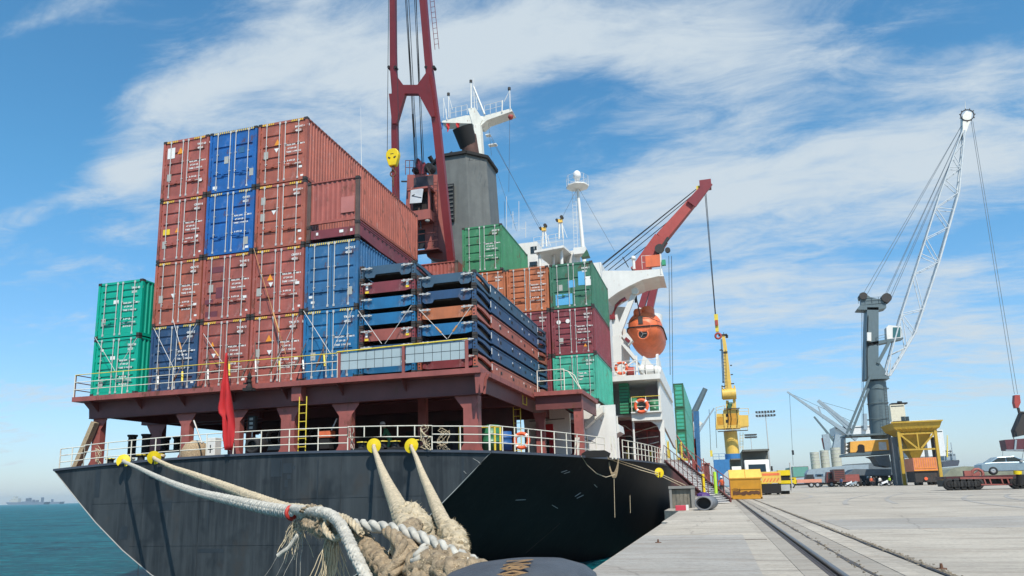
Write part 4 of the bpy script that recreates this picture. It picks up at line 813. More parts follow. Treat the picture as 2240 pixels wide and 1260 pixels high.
def container(x, y, z, L, H, color, label, code=None, grooves=4, haz=0, style=None, kind='shipping_container', bars='galv', group='containers stacked on the ship', decals=()):
    """x = left edge, y = door end, z = bottom"""
    t = thing('shipping_container', (x+CW/2, y, z), label, 'container', group)
    fr = MB(); x1 = x+CW; yf = y; yb = y+L; P = .075
    for xx in (x, x1-.11):
        for yy in (yf, yb-.13): fr.box((xx, yy, z+.118), (xx+.11, yy+.13, z+H-.118))
    for zz, hh in ((z+.008, .15), (z+H-.118, .105)):
        for yy in (yf+.012, yb-.102): fr.box((x+.17, yy, zz), (x1-.17, yy+.09, zz+hh))
    for zz, hh in ((z+.02, .14), (z+H-.085, .07)):
        for xx in (x+.012, x1-.062): fr.box((xx, yf+.18, zz), (xx+.05, yb-.18, zz+hh))
    fo = fr.build('frame', color, t)
    b = MB(); b.box((x+.10, yf+.10, z+.09), (x1-.10, yf+L-.10, z+.14)); b.build('floor_frame', 'wood_floor', t)
    c = MB(); castings(c, x, y, z, L, H); c.each('corner_casting', 'casting', t)
    for sgn, xx in ((-1, x+.02), (1, x1-.02)):
        p = MB(); corr_panel(p, xx, yf+.13, yb-.13, z+.16, z+H-.085, sgn); p.build('side_panel', color, t)
    q = MB(); y_ = yf+.35
    while y_ < yb-.4 and L > 7: q.box((x1-.020, y_, z+H-.065), (x1-.0085, y_+.11, z+H-.012)); y_ += .30
    if L > 7: q.build('rail_slots', 'black', t)
    p = MB(); p.box((x+.06, yf+.10, z+H-.06), (x1-.06, yb-.10, z+H-.035)); p.build('roof', color, t)
    p = MB(); corr_x(p, yb-.03, x+.11, x1-.11, z+.16, z+H-.118, 1); p.build('end_panel', color, t)
    zd0, zd1 = z+.17, z+H-.135; xm = x+CW/2; yd = yf+.045
    # hazard dashes on the header of tall boxes
    if haz:
        h = MB(); hb = MB(); zt = z+H-.11
        spans = [(x+.19, x1-.19)] if haz == 2 else [(x+.19, x+.80), (x1-.80, x1-.19)]
        for a, e in spans:
            k = a
            while k < e-.05:
                h.prism([(k, yf+.008, zt), (k+.05, yf+.008, zt), (k+.085, yf+.008, zt+.085), (k+.035, yf+.008, zt+.085)], (0, .003, 0)); k += .10
        h.build('hazard_stripes', 'yellow_mark', t)
    doors = []
    for sd in (0, 1):
        dx0, dx1 = (x+.125, xm-.012) if not sd else (xm+.012, x1-.125)
        d = MB(); n = grooves; hh = (zd1-zd0)
        pr = [(0, zd0)]
        for i in range(n):
            zc = zd0+hh*(i+1)/(n+1); gh = .045
            pr += [(0, zc-gh-.03), (.042, zc-gh), (.042, zc+gh), (0, zc+gh+.012)]
        pr.append((0, zd1))
        ins = .10
        d.add([(xx, yd+dy, zz) for dy, zz in pr for xx in (dx0+ins, dx1-ins)], [(2*i, 2*i+1, 2*i+3, 2*i+2) for i in range(len(pr)-1)])
        for a, e in ((dx0, dx0+ins), (dx1-ins, dx1)): d.box((a, yd-.006, zd0), (e, yd+.05, zd1))
        d.box((dx0+ins, yd-.0061+.0005, zd0-.0), (dx1-ins, yd+.05, zd0+.06)); d.box((dx0+ins, yd-.0055, zd1-.05), (dx1-ins, yd+.05, zd1))
        do = d.build('door', color, t); doors.append(do)
        s_ = MB(); s_.box((xm-.0119 if sd else dx0-.013, yd+.01, zd0), (xm+.0 if sd else dx0-.001, yd+.03, zd1)); s_.build('seal', 'rubber', do)
        hg = MB()
        for i in range(4): hg.cb((dx0-.008 if not sd else dx1+.008, yd-.008, zd0+.25+i*(hh-.5)/3), (.07, .03, .13))
        hg.each('hinge', color, do)
        for bx in ((dx0+.30, dx1-.13) if not sd else (dx0+.13, dx1-.30)):
            k = MB(); yb_ = yd-.045; k.cyl((bx, yb_, z+.10), (bx, yb_, z+H-.05), .020, n=7)
            for zc in (z+.13, z+H-.10): k.cb((bx, yb_+.01, zc), (.085, .04, .10))
            for zc in (.33, .62): k.cb((bx, yb_+.022, z+H*zc), (.10, .03, .035))
            k.build('locking_bar', bars, t)
            hz = z+H*(.26+.03*((bx*7) % 1)); sg = 1 if (bx-dx0) < (dx1-bx) else -1
            q = MB(); q.beam((bx, yb_-.02, hz), (bx+sg*.36, yb_-.02, hz-.012), .022, .035); q.cb((bx+sg*.36, yb_-.0, hz+.01), (.07, .05, .09)); q.build('door_handle', color, t)
    # writing and stickers
    if code:
        cs = .135; cx = x1-.60
        text(code[0], cs, (cx-.02, yd-.01, z+H-.42), (1, 0, 0), (0, 0, 1), 'white_mark', doors[1], 'container_code')
        text(code[1], cs, (cx+.0, yd-.01, z+H-.60), (1, 0, 0), (0, 0, 1), 'white_mark', doors[1], 'container_code')
        if len(code) > 2:
            for i, ln in enumerate(code[2]):
                text(ln, .105, (xm+.20, yd-.01, z+H*.58-i*.165-.24*(i//3)), (1, 0, 0), (0, 0, 1), 'white_mark', doors[1], 'weight_marking')
    for dk in decals:
        k, fx, fz = dk[:3]; px, pz = x+fx*CW, z+fz*H; q = MB(); yy = yd-.012; sc = dk[3] if len(dk) > 3 else 1
        if k == 'w': q.box((px, yy, pz), (px+.16*sc, yy+.004, pz+.10*sc)); q.build('sticker', 'white_mark', t)
        elif k == 'W': q.box((px, yy, pz), (px+.40, yy+.004, pz+.52)); q.build('placard', 'white_mark', t)
        elif k == 'g': q.box((px, yy, pz), (px+.22, yy+.004, pz+.34)); q.build('document_plate', 'grey_plate', t)
        elif k == 'o': q.prism([(px, yy, pz), (px+.30*sc, yy, pz), (px+.15*sc, yy, pz+.28*sc)], (0, .004, 0)); q.build('warning_sticker', 'orange_mark', t)
        elif k == 'v': q.prism([(px, yy, pz+.2), (px+.24, yy, pz+.2), (px+.12, yy, pz)], (0, .004, 0)); q.build('sticker', 'white_mark', t)
        elif k == 'y': q.box((px, yy, pz), (px+.36, yy+.004, pz+.26)); q.build('sticker', 'yellow_mark', t)
        elif k == 'b': q.box((px, yy, pz), (px+dk[4]*1., yy+.004, pz+dk[5]*1.)); q.build('paint_patch', dk[6], t)
        elif k == 'c': q.cyl((px, yy, pz), (px, yy+.004, pz), .12, n=14); q.build('sticker', 'white_mark', t)
    return t
def colx(k): return XR-(6-k)*PW-CW        # left edge of column k
TH = 2.928; HC = 2.896
WM = ['MAX. GR.', 'TARE', 'NET']
W5 = ['MAX.GW.  30 480 KG', '  67 200 LB', 'TARE  3 940 KG', '  8 690 LB', 'NET  26 540 KG', '  58 510 LB']
c_ = container
# outer pair of green boxes at the port side
GX = -26.56
c_(GX, Y0, ZB, 6.06, 2.591, 'cont_green', 'bright green container at the ship\'s far left corner, lower of two, behind the yellow handrail', ('TRIU 304 1', '22G1', W5), 6, decals=[('w', .15, .78), ('w', .38, .62, 1.6), ('g', .16, .16)])
c_(GX, Y0, ZB+2.62, 6.06, 2.591, 'cont_green', 'bright green container alone against the sky, upper of the two left of the red stack', ('TRIU 408 6', '22G1', W5), 6, decals=[('w', .36, .60, 1.7), ('g', .12, .22)])
spec = {
 (1, 0): ('cont_navy', 'dark navy container at the foot of the leftmost tall stack, beside the green pair', ('GESU 5', '45G1', W5[:4]), 6, 1, [('w', .88, .10)]),
 (2, 0): ('cont_red', 'brick red container on the bottom row between the navy one and the flag pole', ('TGHU 3', '45G1', W5), 4, 1, [('o', .22, .62, .7), ('v', .25, .44), ('w', .88, .08)]),
 (3, 0): ('cont_red', 'red container on the bottom row with a warning triangle, right of the red flag', ('TRLU 503 2', '45G1', W5), 4, 1, [('o', .30, .62), ('v', .33, .42), ('g', .10, .40), ('w', .86, .32, 1.1)]),
 (4, 0): ('cont_cyanblue', 'bright blue container on the bottom row beside the folded flat racks', ('TRLU 947 6', '45G1', W5[:4]), 4, 1, [('g', .14, .28)]),
 (1, 1): ('cont_brick', 'brick red container directly on top of the navy one', ('GESU 5', '45G1', W5), 4, 1, [('g', .10, .36), ('w', .85, .27), ('w', .88, .10, .8), ('v', .36, .42)]),
 (2, 1): ('cont_red', 'red container with dark repaint patches on its left door, second row, second column', ('TGHU 5', '45G1', W5[:5]), 4, 1, [('b', .14, .74, 1, .75, .26, 'repaint_dark'), ('b', .28, .34, 1, .42, .48, 'repaint_dark'), ('b', .06, .26, 1, .42, .20, 'repaint_dark'), ('b', .08, .04, 1, .62, .30, 'repaint_dark'), ('g', .13, .44), ('w', .84, .30, 1.1), ('w', .90, .10, .8)]),
 (3, 1): ('cont_red', 'brick red container left of the steel blue box, with an orange strap across it', ('CRXU 5', '45G1', W5[:5]), 4, 1, [('o', .28, .52), ('v', .31, .42), ('g', .08, .30), ('w', .84, .42, 1.2), ('w', .90, .08, .8)]),
 (4, 1): ('cont_steelblue', 'steel blue container with two white stickers low left, under the upright flat rack', ('GATU 552', '45G1', []), 4, 2, [('w', .08, .18), ('w', .12, .10), ('g', .80, .18)]),
 (1, 2): ('cont_red', 'dull red container in the leftmost tall stack with a yellow sticker at its left door', ('CRXU 8 5', '45G1', W5[:5]), 4, 1, [('y', .10, .44), ('o', .36, .46, .8), ('g', .10, .22), ('w', .80, .34, 1.1), ('w', .90, .09, .8)]),
 (2, 2): ('cont_blue', 'vivid blue container below another vivid blue one, with red containers under it', ('CAXU', '45G1', W5[:4]), 3, 1, [('w', .84, .06), ('g', .80, .12)]),
 (3, 2): ('cont_brick', 'orange-red container with a tall reddish patch, one below the top of the third column', ('BMOU 4 2', '45G1', []), 4, 1, [('v', .32, .52), ('g', .10, .44), ('g', .10, .70), ('w', .86, .20), ('w', .88, .08, .8), ('b', .82, .62, 1, .22, .40, 'cont_red')]),
 (1, 3): ('cont_red', 'red container at the top left of the stack with a white placard and orange sign', ('TRIU 6009 8', '45G1', W5[:5]), 4, 1, [('W', .09, .70), ('o', .31, .76, 1.1), ('g', .11, .32), ('w', .82, .24)]),
 (2, 3): ('cont_blue', 'vivid blue container on the very top between two red ones', None, 3, 2, [('g', .32, .46), ('g', .86, .20), ('w', .10, .06, 1.4), ('b', .62, .60, 1, .30, .28, 'cont_steelblue')]),
 (3, 3): ('cont_brick', 'orange-red container at the top right corner of the stack, long side in full view', ('BMOU 417 1', '45G1', W5[:5]), 4, 1, [('o', .33, .62), ('v', .33, .50), ('g', .12, .42), ('w', .84, .20), ('w', .88, .06, .8)]),
}
for (k, r), (cl, lb, cd, gr, hz, dc) in sorted(spec.items()):
    c_(colx(k), Y0, ZB+TH*r, 12.19, HC, cl, lb, cd, gr, hz, decals=dc)
# second bay, further forward
Y2 = 38.3; X7 = -5.8-CW
HB = 2.62
c_(X7, Y2, ZB+.05, 6.06, 2.591, 'cont_mint', 'pale mint green container at the bottom, behind the bent handrail', ('CLHU 4', '22G1', WM), 5, 0, decals=[('w', .14, .10, 1.8)])
c_(X7, Y2, ZB+HB+.04, 6.06, 2.591, 'cont_maroon', 'maroon container with two round white stickers, between the mint and the dark green ones', ('GLDU 1', '22G1', W5[:5]), 6, 0, decals=[('c', .17, .72), ('c', .38, .73), ('g', .17, .24), ('o', .72, .15, .6)])
c_(X7, Y2, ZB+2*HB+.04, 6.06, 2.591, 'cont_darkgreen', 'dark green container with pale blue repaint patches on its doors', ('HDMU 2', '22G1', []), 2, 0, decals=[('b', .12, .08, 1, .95, .62, 'blue_patch'), ('b', .42, .45, 1, .40, .42, 'blue_patch'), ('b', .66, .48, 1, .40, .80, 'blue_patch'), ('g', .20, .40), ('W', .82, .46)])
c_(X7-PW, Y2, ZB+.05, 6.06, 2.591, 'cont_maroon', 'maroon container almost wholly hidden behind the folded flat racks, lowest of its stack', None, 5)
c_(X7-PW, Y2, ZB+HB+.04, 6.06, 2.591, 'cont_maroon', 'maroon container half hidden by the folded flat racks, under the orange one', ('TRLU 6', '22G1', []), 5)
c_(X7-PW, Y2, ZB+2*HB+.04, 6.06, 2.591, 'cont_orange', 'orange container beside the dark green one, doors with pale writing', ('HLCU 17', '22G1', W5[:5]), 6)
c_(X7-2*PW, Y2, ZB+HB+.04, 6.06, 2.591, 'cont_maroon', 'maroon container hidden behind the racks, supporting the left orange one', None, 4)
c_(X7-2*PW, Y2, ZB+2*HB+.04, 6.06, 2.591, 'cont_orange', 'orange container partly hidden, directly beneath the leaf green container', ('HLCU 20', '22G1', W5[:3]), 4)
c_(-13.40, Y2, ZB+3*HB+.06, 6.06, 2.80, 'cont_leaf', 'leaf green container on top of the orange ones, right of the funnel', ('SEGU 41', '22G1', W5[:5]), 4)
# ---------------------------------------------------------------- flat racks
def rack_folded(x, y, z, color, endc, label, marks=None, deep=False, L=12.19):
    t = thing('folded_flat_rack', (x+CW/2, y, z), label, 'flat rack', 'folded flat racks stacked on the ship'); x1 = x+CW; H = .640
    c = MB()
    for ax in (x, x1-.17):
        for ay in (y-.004, y+L-.176):
            c.box((ax, ay, z+.003), (ax+.17, ay+.18, z+.118)); c.box((ax, ay, z+H-.118), (ax+.17, ay+.18, z+H-.003))
    c.each('corner_casting', 'casting', t)
    p = MB()
    for ax in (x+.015, x1-.155):
        for ay in (y+.01, y+L-.15): p.box((ax, ay, z+.118), (ax+.14, ay+.14, z+H-.118))
    # slotted post face
    p.each('corner_post', color, t)
    sl = MB()
    for ax in (x+.05, x1-.12):
        for zz in (.17, .30, .43): sl.box((ax, y+.004, z+zz), (ax+.07, y+.012, z+zz+.05))
    sl.build('post_slots', 'black', t)
    for yy, sg in ((y+.05, 1), (y+L-.09, -1)):
        e = MB(); zl = z+.16; zu = z+H-.07; xa, xb = x+.20, x1-.20
        if deep: pts = [(xa, zu-.06), (xa, zl+.05), (xa+.10, zl-.04), (xa+.42, zl-.04), (xa+.50, zl+.09), (xb-.50, zl+.09), (xb-.42, zl-.04), (xb-.10, zl-.04), (xb, zl+.05), (xb, zu-.06), (xb-.25, zu+.03), (xa+.25, zu+.03)]
        else: pts = [(xa, zu), (xa, zl), (xa+.25, zl-.05), (xb-.25, zl-.05), (xb, zl), (xb, zu)]
        e.prism([(a, yy, b) for a, b in pts], (0, .045, 0)); eo = e.build('end_wall', endc, t)
    k = MB()
    for ax, dx in ((x+.10, .48), (x1-.10, -.48)):
        k.beam((ax, y-.03, z+H-.14), (ax+dx, y-.03, z+H-.155), .035, .045); k.cb((ax+dx*.75, y-.03, z+H-.15), (.07, .06, .10)); k.cb((ax+dx*.35, y-.03, z+H-.145), (.05, .05, .09))
    k.each('latch', 'galv', t, per=3)
    if marks:
        q = MB(); q.box((x+.27, y+.038, z+.28), (x+.37, y+.042, z+.46)); q.box((x1-.40, y+.038, z+.32), (x1-.30, y+.042, z+.48)); q.build('sticker', 'white_mark', t)
        q = MB(); q.box((x+.24, y+.038, z+.13), (x+.40, y+.042, z+.22)); q.box((x1-.42, y+.038, z+.22), (x1-.28, y+.042, z+.30)); q.build('sticker', 'yellow_mark', t)
    d = MB(); d.box((x+.16, y+.16, z+.22), (x1-.16, y+L-.16, z+.46)); d.build('deck', 'wood_floor', t)
    # side beams: deep in the middle, cranked arms folded down at both ends
    for sx in (0, 1):
        xo = (x+.01, x+.10) if not sx else (x1-.10, x1-.01); b = MB(); a0 = 2.05
        b.box((xo[0], y+a0, z+.10), (xo[1], y+L-a0, z+H-.10))
        b.box((xo[0]-(.0 if sx else .02), y+a0-.02, z+H-.10), (xo[1]+(.02 if sx else 0), y+L-a0+.02, z+H-.05)); b.box((xo[0]-(.0 if sx else .02), y+a0-.02, z+.05), (xo[1]+(.02 if sx else 0), y+L-a0+.02, z+.10))
        b.build('side_beam', color, t)
        for s in (0, 1):
            def yy(v): return y+v if not s else y+L-v
            a = MB(); a.prism([(xo[0], yy(.15), z+H-.03), (xo[0], yy(1.1), z+H-.03), (xo[0], yy(a0-.03), z+H-.14), (xo[0], yy(a0-.03), z+.34), (xo[0], yy(.75), z+.50), (xo[0], yy(.15), z+.50)], (xo[1]-xo[0], 0, 0))
            a.prism([(xo[0], yy(.15), z+.30), (xo[0], yy(1.95), z+.06), (xo[0], yy(1.95), z+.012), (xo[0], yy(.15), z+.10)], (xo[1]-xo[0], 0, 0)); a.build('hinged_arm', color, t)
        w_ = MB(); xs = x-.002 if not sx else x1-.008
        for yv in (a0-.10, L-a0+.04): w_.box((xs, y+yv, z+.24), (xs+.010, y+yv+.06, z+.50))
        for i in range(4): w_.box((xs, y+2.6+i*1.9+.3*((i*37+int(z*10)) % 3), z+.34), (xs+.010, y+2.68+i*1.9+.3*((i*37+int(z*10)) % 3), z+.42))
        w_.build('marking', 'white_mark', t)
        h = MB()
        for yv in (3.2, 5.1, 7.3, 9.1): h.box((xs, y+yv, z+.24), (xs+.0095, y+yv+.22, z+.36))
        h.build('fork_pocket', 'black', t)
    return t
RH = .655
c5 = [('cont_cyanblue', 'cont_cyanblue', 'blue', 'lowest of the left pile, showing under the grey screen'), ('cont_navy', 'cont_navy', 'navy', 'second from the bottom of the left pile, behind the grey screen'), ('cont_maroon', 'cont_red', 'reddish', 'in the left pile just above the grey screen'), ('cont_cyanblue', 'cont_cyanblue', 'blue', 'in the left pile, lower of two alike, on the reddish one'), ('cont_cyanblue', 'cont_cyanblue', 'blue', 'in the left pile, directly under the dark red one'), ('cont_maroon', 'cont_maroon', 'dark red', 'with stickers, second from the top of the left pile'), ('cont_slate', 'cont_slate', 'weathered slate blue', 'topmost of the left pile beside the steel blue container')]
for i, (c, e, cn, pos) in enumerate(c5):
    rack_folded(colx(5), Y0, ZB+i*RH, c, e, cn+' folded flat rack '+pos, marks=(i in (2, 5)), deep=(i == 6))
c6 = [('cont_brick', 'cont_maroon', 'red brown', 'lowest of the right pile, under the grey screen'), ('cont_navy', 'cont_navy', 'dark slate', 'second lowest of the right pile, behind the grey screen'), ('cont_navy', 'cont_cyanblue', 'deep blue', 'in the right pile just under the orange one'), ('cont_brick', 'cont_orange', 'orange', 'the only orange one, in the middle of the right pile'), ('cont_navy', 'cont_navy', 'navy blue', 'one below the top of the right pile'), ('cont_slate', 'cont_slate', 'slate blue', 'topmost of the right pile at the corner of the ship')]
for i, (c, e, cn, pos) in enumerate(c6):
    rack_folded(colx(6), Y0, ZB+i*RH, c, e, cn+' folded flat rack '+pos, deep=(i >= 4))
# the upright flat rack on column 4
def rack_up(x, y, z, L=12.19):
    t = thing('upright_flat_rack', (x+CW/2, y, z), 'red flat rack with its end wall standing up, on top of the steel blue container', 'flat rack'); x1 = x+CW; H = 2.70
    c = MB()
    for ax in (x, x1-.17):
        for ay in (y-.004, y+L-.176):
            for zz in (.003, H-.118): c.box((ax, ay, z+zz), (ax+.17, ay+.18, z+zz+.115))
            c.box((ax, ay, z+.62), (ax+.17, ay+.18, z+.74))
    c.each('corner_casting', 'casting', t)
    for yy in (y+.02, y+L-.16):
        p = MB()
        for ax in (x+.01, x1-.17): p.box((ax, yy, z+.118), (ax+.16, yy+.14, z+.62)); p.box((ax, yy, z+.74), (ax+.16, yy+.14, z+H-.118))
        p.each('corner_post', 'frame_grime', t)
        e = MB(); corr_x(e, yy+.06, x+.17, x1-.17, z+.92, z+H-.04, -1, .24, .03); e.box((x+.17, yy+.02, z+.80), (x1-.17, yy+.11, z+.92)); e.box((x+.17, yy+.03, z+H-.05), (x1-.17, yy+.11, z+H-.0)); e.build('end_wall', 'cont_red', t)
    q = MB(); q.box((x1-.85, y+.028+.018, z+1.15), (x1-.22, y+.052, z+1.85)); q.build('paint_patch', 'cont_patch', t)
    d = MB(); d.box((x+.16, y+.16, z+.42), (x1-.16, y+L-.16, z+.56)); d.build('deck', 'wood_floor', t)
    f = MB(); f.box((x+.2, y+.05, z+.14), (x1-.2, y+.12, z+.52)); f.build('end_sill', 'cont_maroon', t)
    f = MB(); f.box((x+.45, y+.045, z+.30), (x+.55, y+.049, z+.42)); f.box((x1-.9, y+.045, z+.30), (x1-.72, y+.049, z+.42)); f.box((x1-.4, y+.045, z+.30), (x1-.3, y+.049, z+.42)); f.build('sticker', 'white_mark', t)
    for xo in ((x+.01, x+.10), (x1-.10, x1-.01)):
        b = MB(); b.prism([(xo[0], y+.18, z+.58), (xo[0], y+L-.18, z+.58), (xo[0], y+L-.18, z+.12), (xo[0], y+L-2, z+.02), (xo[0], y+2, z+.02), (xo[0], y+.18, z+.12)], (xo[1]-xo[0], 0, 0))
        b.box((xo[0]-.012, y+.18, z+.60), (xo[1]+.012, y+L-.18, z+.66)); b.box((xo[0]-.012, y+.18, z+.70), (xo[1]+.012, y+L-.18, z+.75)); b.build('side_beam', 'cont_maroon', t)
    h = MB(); y_ = y+.5
    while y_ < y+L-.5: h.box((x1-.004, y_, z+.50), (x1+.0045, y_+.14, z+.55)); y_ += .42
    h.build('lashing_slots', 'black', t)
defm('cont_patch', (.40, .14, .12))
rack_up(colx(4), Y0, ZB+2*TH+.01)
# lashing rods
def rod(pu, pv, what, m='galv', r=.018, y=Y0-.10, tb=True):
    p = at(*pu, Y=y); q = at(*pv, Y=y-.25)
    o = thing('lashing_rod', p, what, 'lashing rod', 'lashing rods in front of the containers')
    b = MB(); b.cyl(p, q, r, n=6); b.build('rod', m, o)
    if tb:
        d = (q-p); b = MB(); b.cyl(p+d*.62, p+d*.80, .040, n=6); b.build('turnbuckle', 'strap_orange', o)
for a, b, wd in [((208, 738), (252, 812), 'pale lashing rod slanting down right across the lower green container'), ((300, 738), (262, 800), 'pale lashing rod slanting down left across the lower green container'),
    ((336, 717), (381, 808), 'pale lashing rod from the top left corner of the navy container'), ((378, 697), (401, 782), 'lashing rod ending in an orange turnbuckle over the navy container'), ((431, 708), (368, 806), 'thin lashing rod rising right across the navy container'),
    ((445, 730), (486, 792), 'lashing rod with an orange end on the red container left of the flag'), ((555, 543), (625, 775), 'long orange lashing rod crossing two red containers to the bottom row'), ((652, 690), (600, 800), 'thin lashing rod slanting left over the bottom red container right of the flag'),
    ((664, 680), (722, 772), 'pale lashing rod slanting right over the bottom blue container'), ((772, 675), (722, 775), 'thin lashing rod slanting left over the bottom blue container'),
    ((784, 680), (835, 752), 'pale lashing rod slanting right in front of the left pile of folded racks'), ((900, 668), (842, 752), 'pale lashing rod slanting left in front of the left pile of folded racks'),
    ((916, 676), (978, 742), 'pale lashing rod slanting right in front of the orange folded rack'), ((1032, 668), (980, 740), 'pale lashing rod slanting left in front of the orange folded rack')]:
    rod(a, b, wd, tb=('orange' in wd), m='strap_orange' if 'long orange' in wd else 'galv', r=.012)
for k, (u0, u1) in enumerate(((345, 425), (455, 525), (560, 640), (665, 735))):
    for j in range(4):
        u = u0+(u1-u0)*j/3; sg = (-1, 1, -1, 1)[j]
        p = at(u, 855-.11*(u-330)-rnd.uniform(0, 6), Y=Y0-.5); q = p+Vector((sg*.35, .35, 1.3+rnd.uniform(-.2, .3)))
        o = thing('turnbuckle', p, ['rusty turnbuckle rod among several in front of the navy container', 'rusty turnbuckle rod among several in front of the red container left of the flag', 'rusty turnbuckle rod among several in front of the bottom red container right of the flag', 'rusty turnbuckle rod among several in front of the bottom blue container'][k], 'turnbuckle', 'turnbuckles at the feet of the containers, bay %d' % (k+1))
        b = MB(); b.cyl(p, q, .022, n=6); b.build('rod', 'frame_grime', o); b = MB(); b.cyl(p+(q-p)*.15, p+(q-p)*.5, .045, n=6); b.build('body', ['galv', 'rust_steel', 'rail_yellow', 'frame_grime'][j], o)
# ================================================================ lifeboat and davit
lb0 = at(1407, 715, Y=48.5)
lb = thing('lifeboat', lb0, 'orange enclosed lifeboat hanging end on under the bridge wing', 'lifeboat')
sc = 48.5/1580.
def ring(y, w, zt_, zb, zg, k=14, keel=.35):
    pts = []
    for i in range(k+1): # upper half, left to right
        t = math.pi*(1-i/k); pts.append((w*math.cos(t), y, zg+(zt_-zg)*(math.sin(t)**.75)))
    for i in range(1, k): # lower half right to left
        t = math.pi*i/k; c = math.cos(t); s = math.sin(t); pts.append((w*c*(1-.12*s), y, zg-(zg-zb)*(s**.8)))
    return [lb0+Vector(p) for p in pts]
W_ = 1.22; rings = [(-.05, .50, .40, -.30, .02), (.15, .92, .92, -.73, .05), (.6, 1.13, 1.2, -1.08, .06), (1.4, W_, 1.32, -1.35, .06), (3.5, W_, 1.36, -1.45, .06), (5.2, 1.2, 1.3, -1.3, .06), (6.4, .75, .8, -.8, .08), (6.9, .1, .2, -.1, .1)]
def loft(b, rs, half=None):
    k = 14; vs = []
    for r in rs:
        q = ring(*r); q = q[:k+1] if half == 'top' else ([q[k]]+q[k+1:]+[q[0]] if half == 'bot' else q); vs += q
    m_ = len(q); b.add(vs, [(j*m_+i, j*m_+i+1, (j+1)*m_+i+1, (j+1)*m_+i) for j in range(len(rs)-1) for i in range(m_-1)], True); b.add(vs[:m_], [tuple(range(m_))])
b = MB(); loft(b, [(y, w*.96, zt_, zb, zg) for y, w, zt_, zb, zg in rings], 'top'); b.build('canopy', 'boat_orange', lb)
b = MB(); loft(b, rings, 'bot'); b.build('hull', 'boat_orange', lb)
b = MB()
for a, c in zip(rings[:-1], rings[1:]):
    for s in (-1, 1): b.beam(lb0+Vector((s*(a[1]+.02), a[0], a[4])), lb0+Vector((s*(c[1]+.02), c[0], c[4])), .08, .08)
b.beam(lb0+Vector((-.50, -.07, .02)), lb0+Vector((.50, -.07, .02)), .08, .08); b.build('gunwale_strip', 'soot', lb)
b = MB(); p = lb0+Vector((-.05, -.06, -.62)); p.y = lb0.y+.0
b.torus(lb0+Vector((-.05, .02, -.50)), .34, .06, n=20, k=6); nz_ = b.build('nozzle_ring', 'boat_orange', lb)
b = MB(); b.cyl(lb0+Vector((-.05, -.02, -.50)), lb0+Vector((-.05, .3, -.50)), .30, n=16); b.build('nozzle', 'black', nz_)
b = MB()
for i in range(3): t = 2.09*i; b.beam(lb0+Vector((-.05, -.05, -.50)), lb0+Vector((-.05+.24*math.cos(t), -.05, -.50+.24*math.sin(t))), .09, .02)
b.build('propeller', 'tin', nz_)
b = MB(); b.lathe(lb0+Vector((-.35, .5, .9)), [(.30, 0), (.30, .35), (.22, .48), (0, .5)], n=12); b.lathe(lb0+Vector((.25, 1.0, 1.0)), [(.5, 0), (.5, .4), (.35, .6), (0, .62)], n=12); b.each('hatch_dome', 'boat_orange', lb)
b = MB(); b.tube([lb0+Vector((-1.1, .2, .35)), lb0+Vector((-.5, -.0, .62)), lb0+Vector((0, -.05, .70)), lb0+Vector((.5, 0, .60)), lb0+Vector((1.1, .3, .30))], .02, n=5); b.beam(lb0+Vector((-.15, -.02, .2)), lb0+Vector((-.15, .05, .75)), .3, .16); b.build('lifting_gear', 'casting', lb)
b = MB(); b.cyl(lb0+Vector((-.15, -.0, .7)), at(1390, 640, Y=48.4), .035, n=5); b.cb(at(1391, 655, Y=48.4), (.16, .12, .45)); b.build('fall_wire', 'wire', lb)
dv = thing('davit', at(1352, 830, Y=48), 'white lifeboat davit leaning out beneath the bridge wing', 'davit')
Yd = 47.8
for dy in (0, 4.6):
    b = MB(); P = lambda u, v: at(u, v, Y=Yd)+Vector((0, dy, 0))
    b.beam(P(1350, 735), P(1388, 640), .42, .30, .30, .25, up=(0, -1, 0)); b.beam(P(1344, 690), P(1352, 740), .4, .3, .6, .3, up=(0, -1, 0)); b.beam(P(1350, 735), P(1352, 820), .62, .35, .45, .3, up=(0, -1, 0)); b.beam(P(1352, 738), P(1390, 785), .26, .25, .2, .2, up=(0, -1, 0)); b.build('davit_arm', 'ship_white', dv)
b = MB(); P = lambda u, v: at(u, v, Y=Yd-.2); b.prism([P(1360, 735), P(1372, 728), P(1384, 744), P(1374, 755)], (0, .6, 0)); b.build('cradle_pad', 'ship_white', dv)
b = MB(); b.beam(P(1368, 740), P(1377, 748), .15, .2); b.cb(P(1340, 694), (.35, .3, .3)); b.build('bracket', 'crane_red', dv)
b = MB(); b.cyl(P(1389, 637)+Vector((0, -.1, 0)), P(1389, 637)+Vector((0, .2, 0)), .24, n=10); b.build('sheave', 'ship_cream', dv)
b = MB(); b.tube([P(1341, 690), P(1348, 668), P(1358, 658), P(1366, 655)], .10, n=6); b.beam(P(1361, 657), P(1369, 653), .25, .2); b.build('winch_arm', 'crane_red', dv)
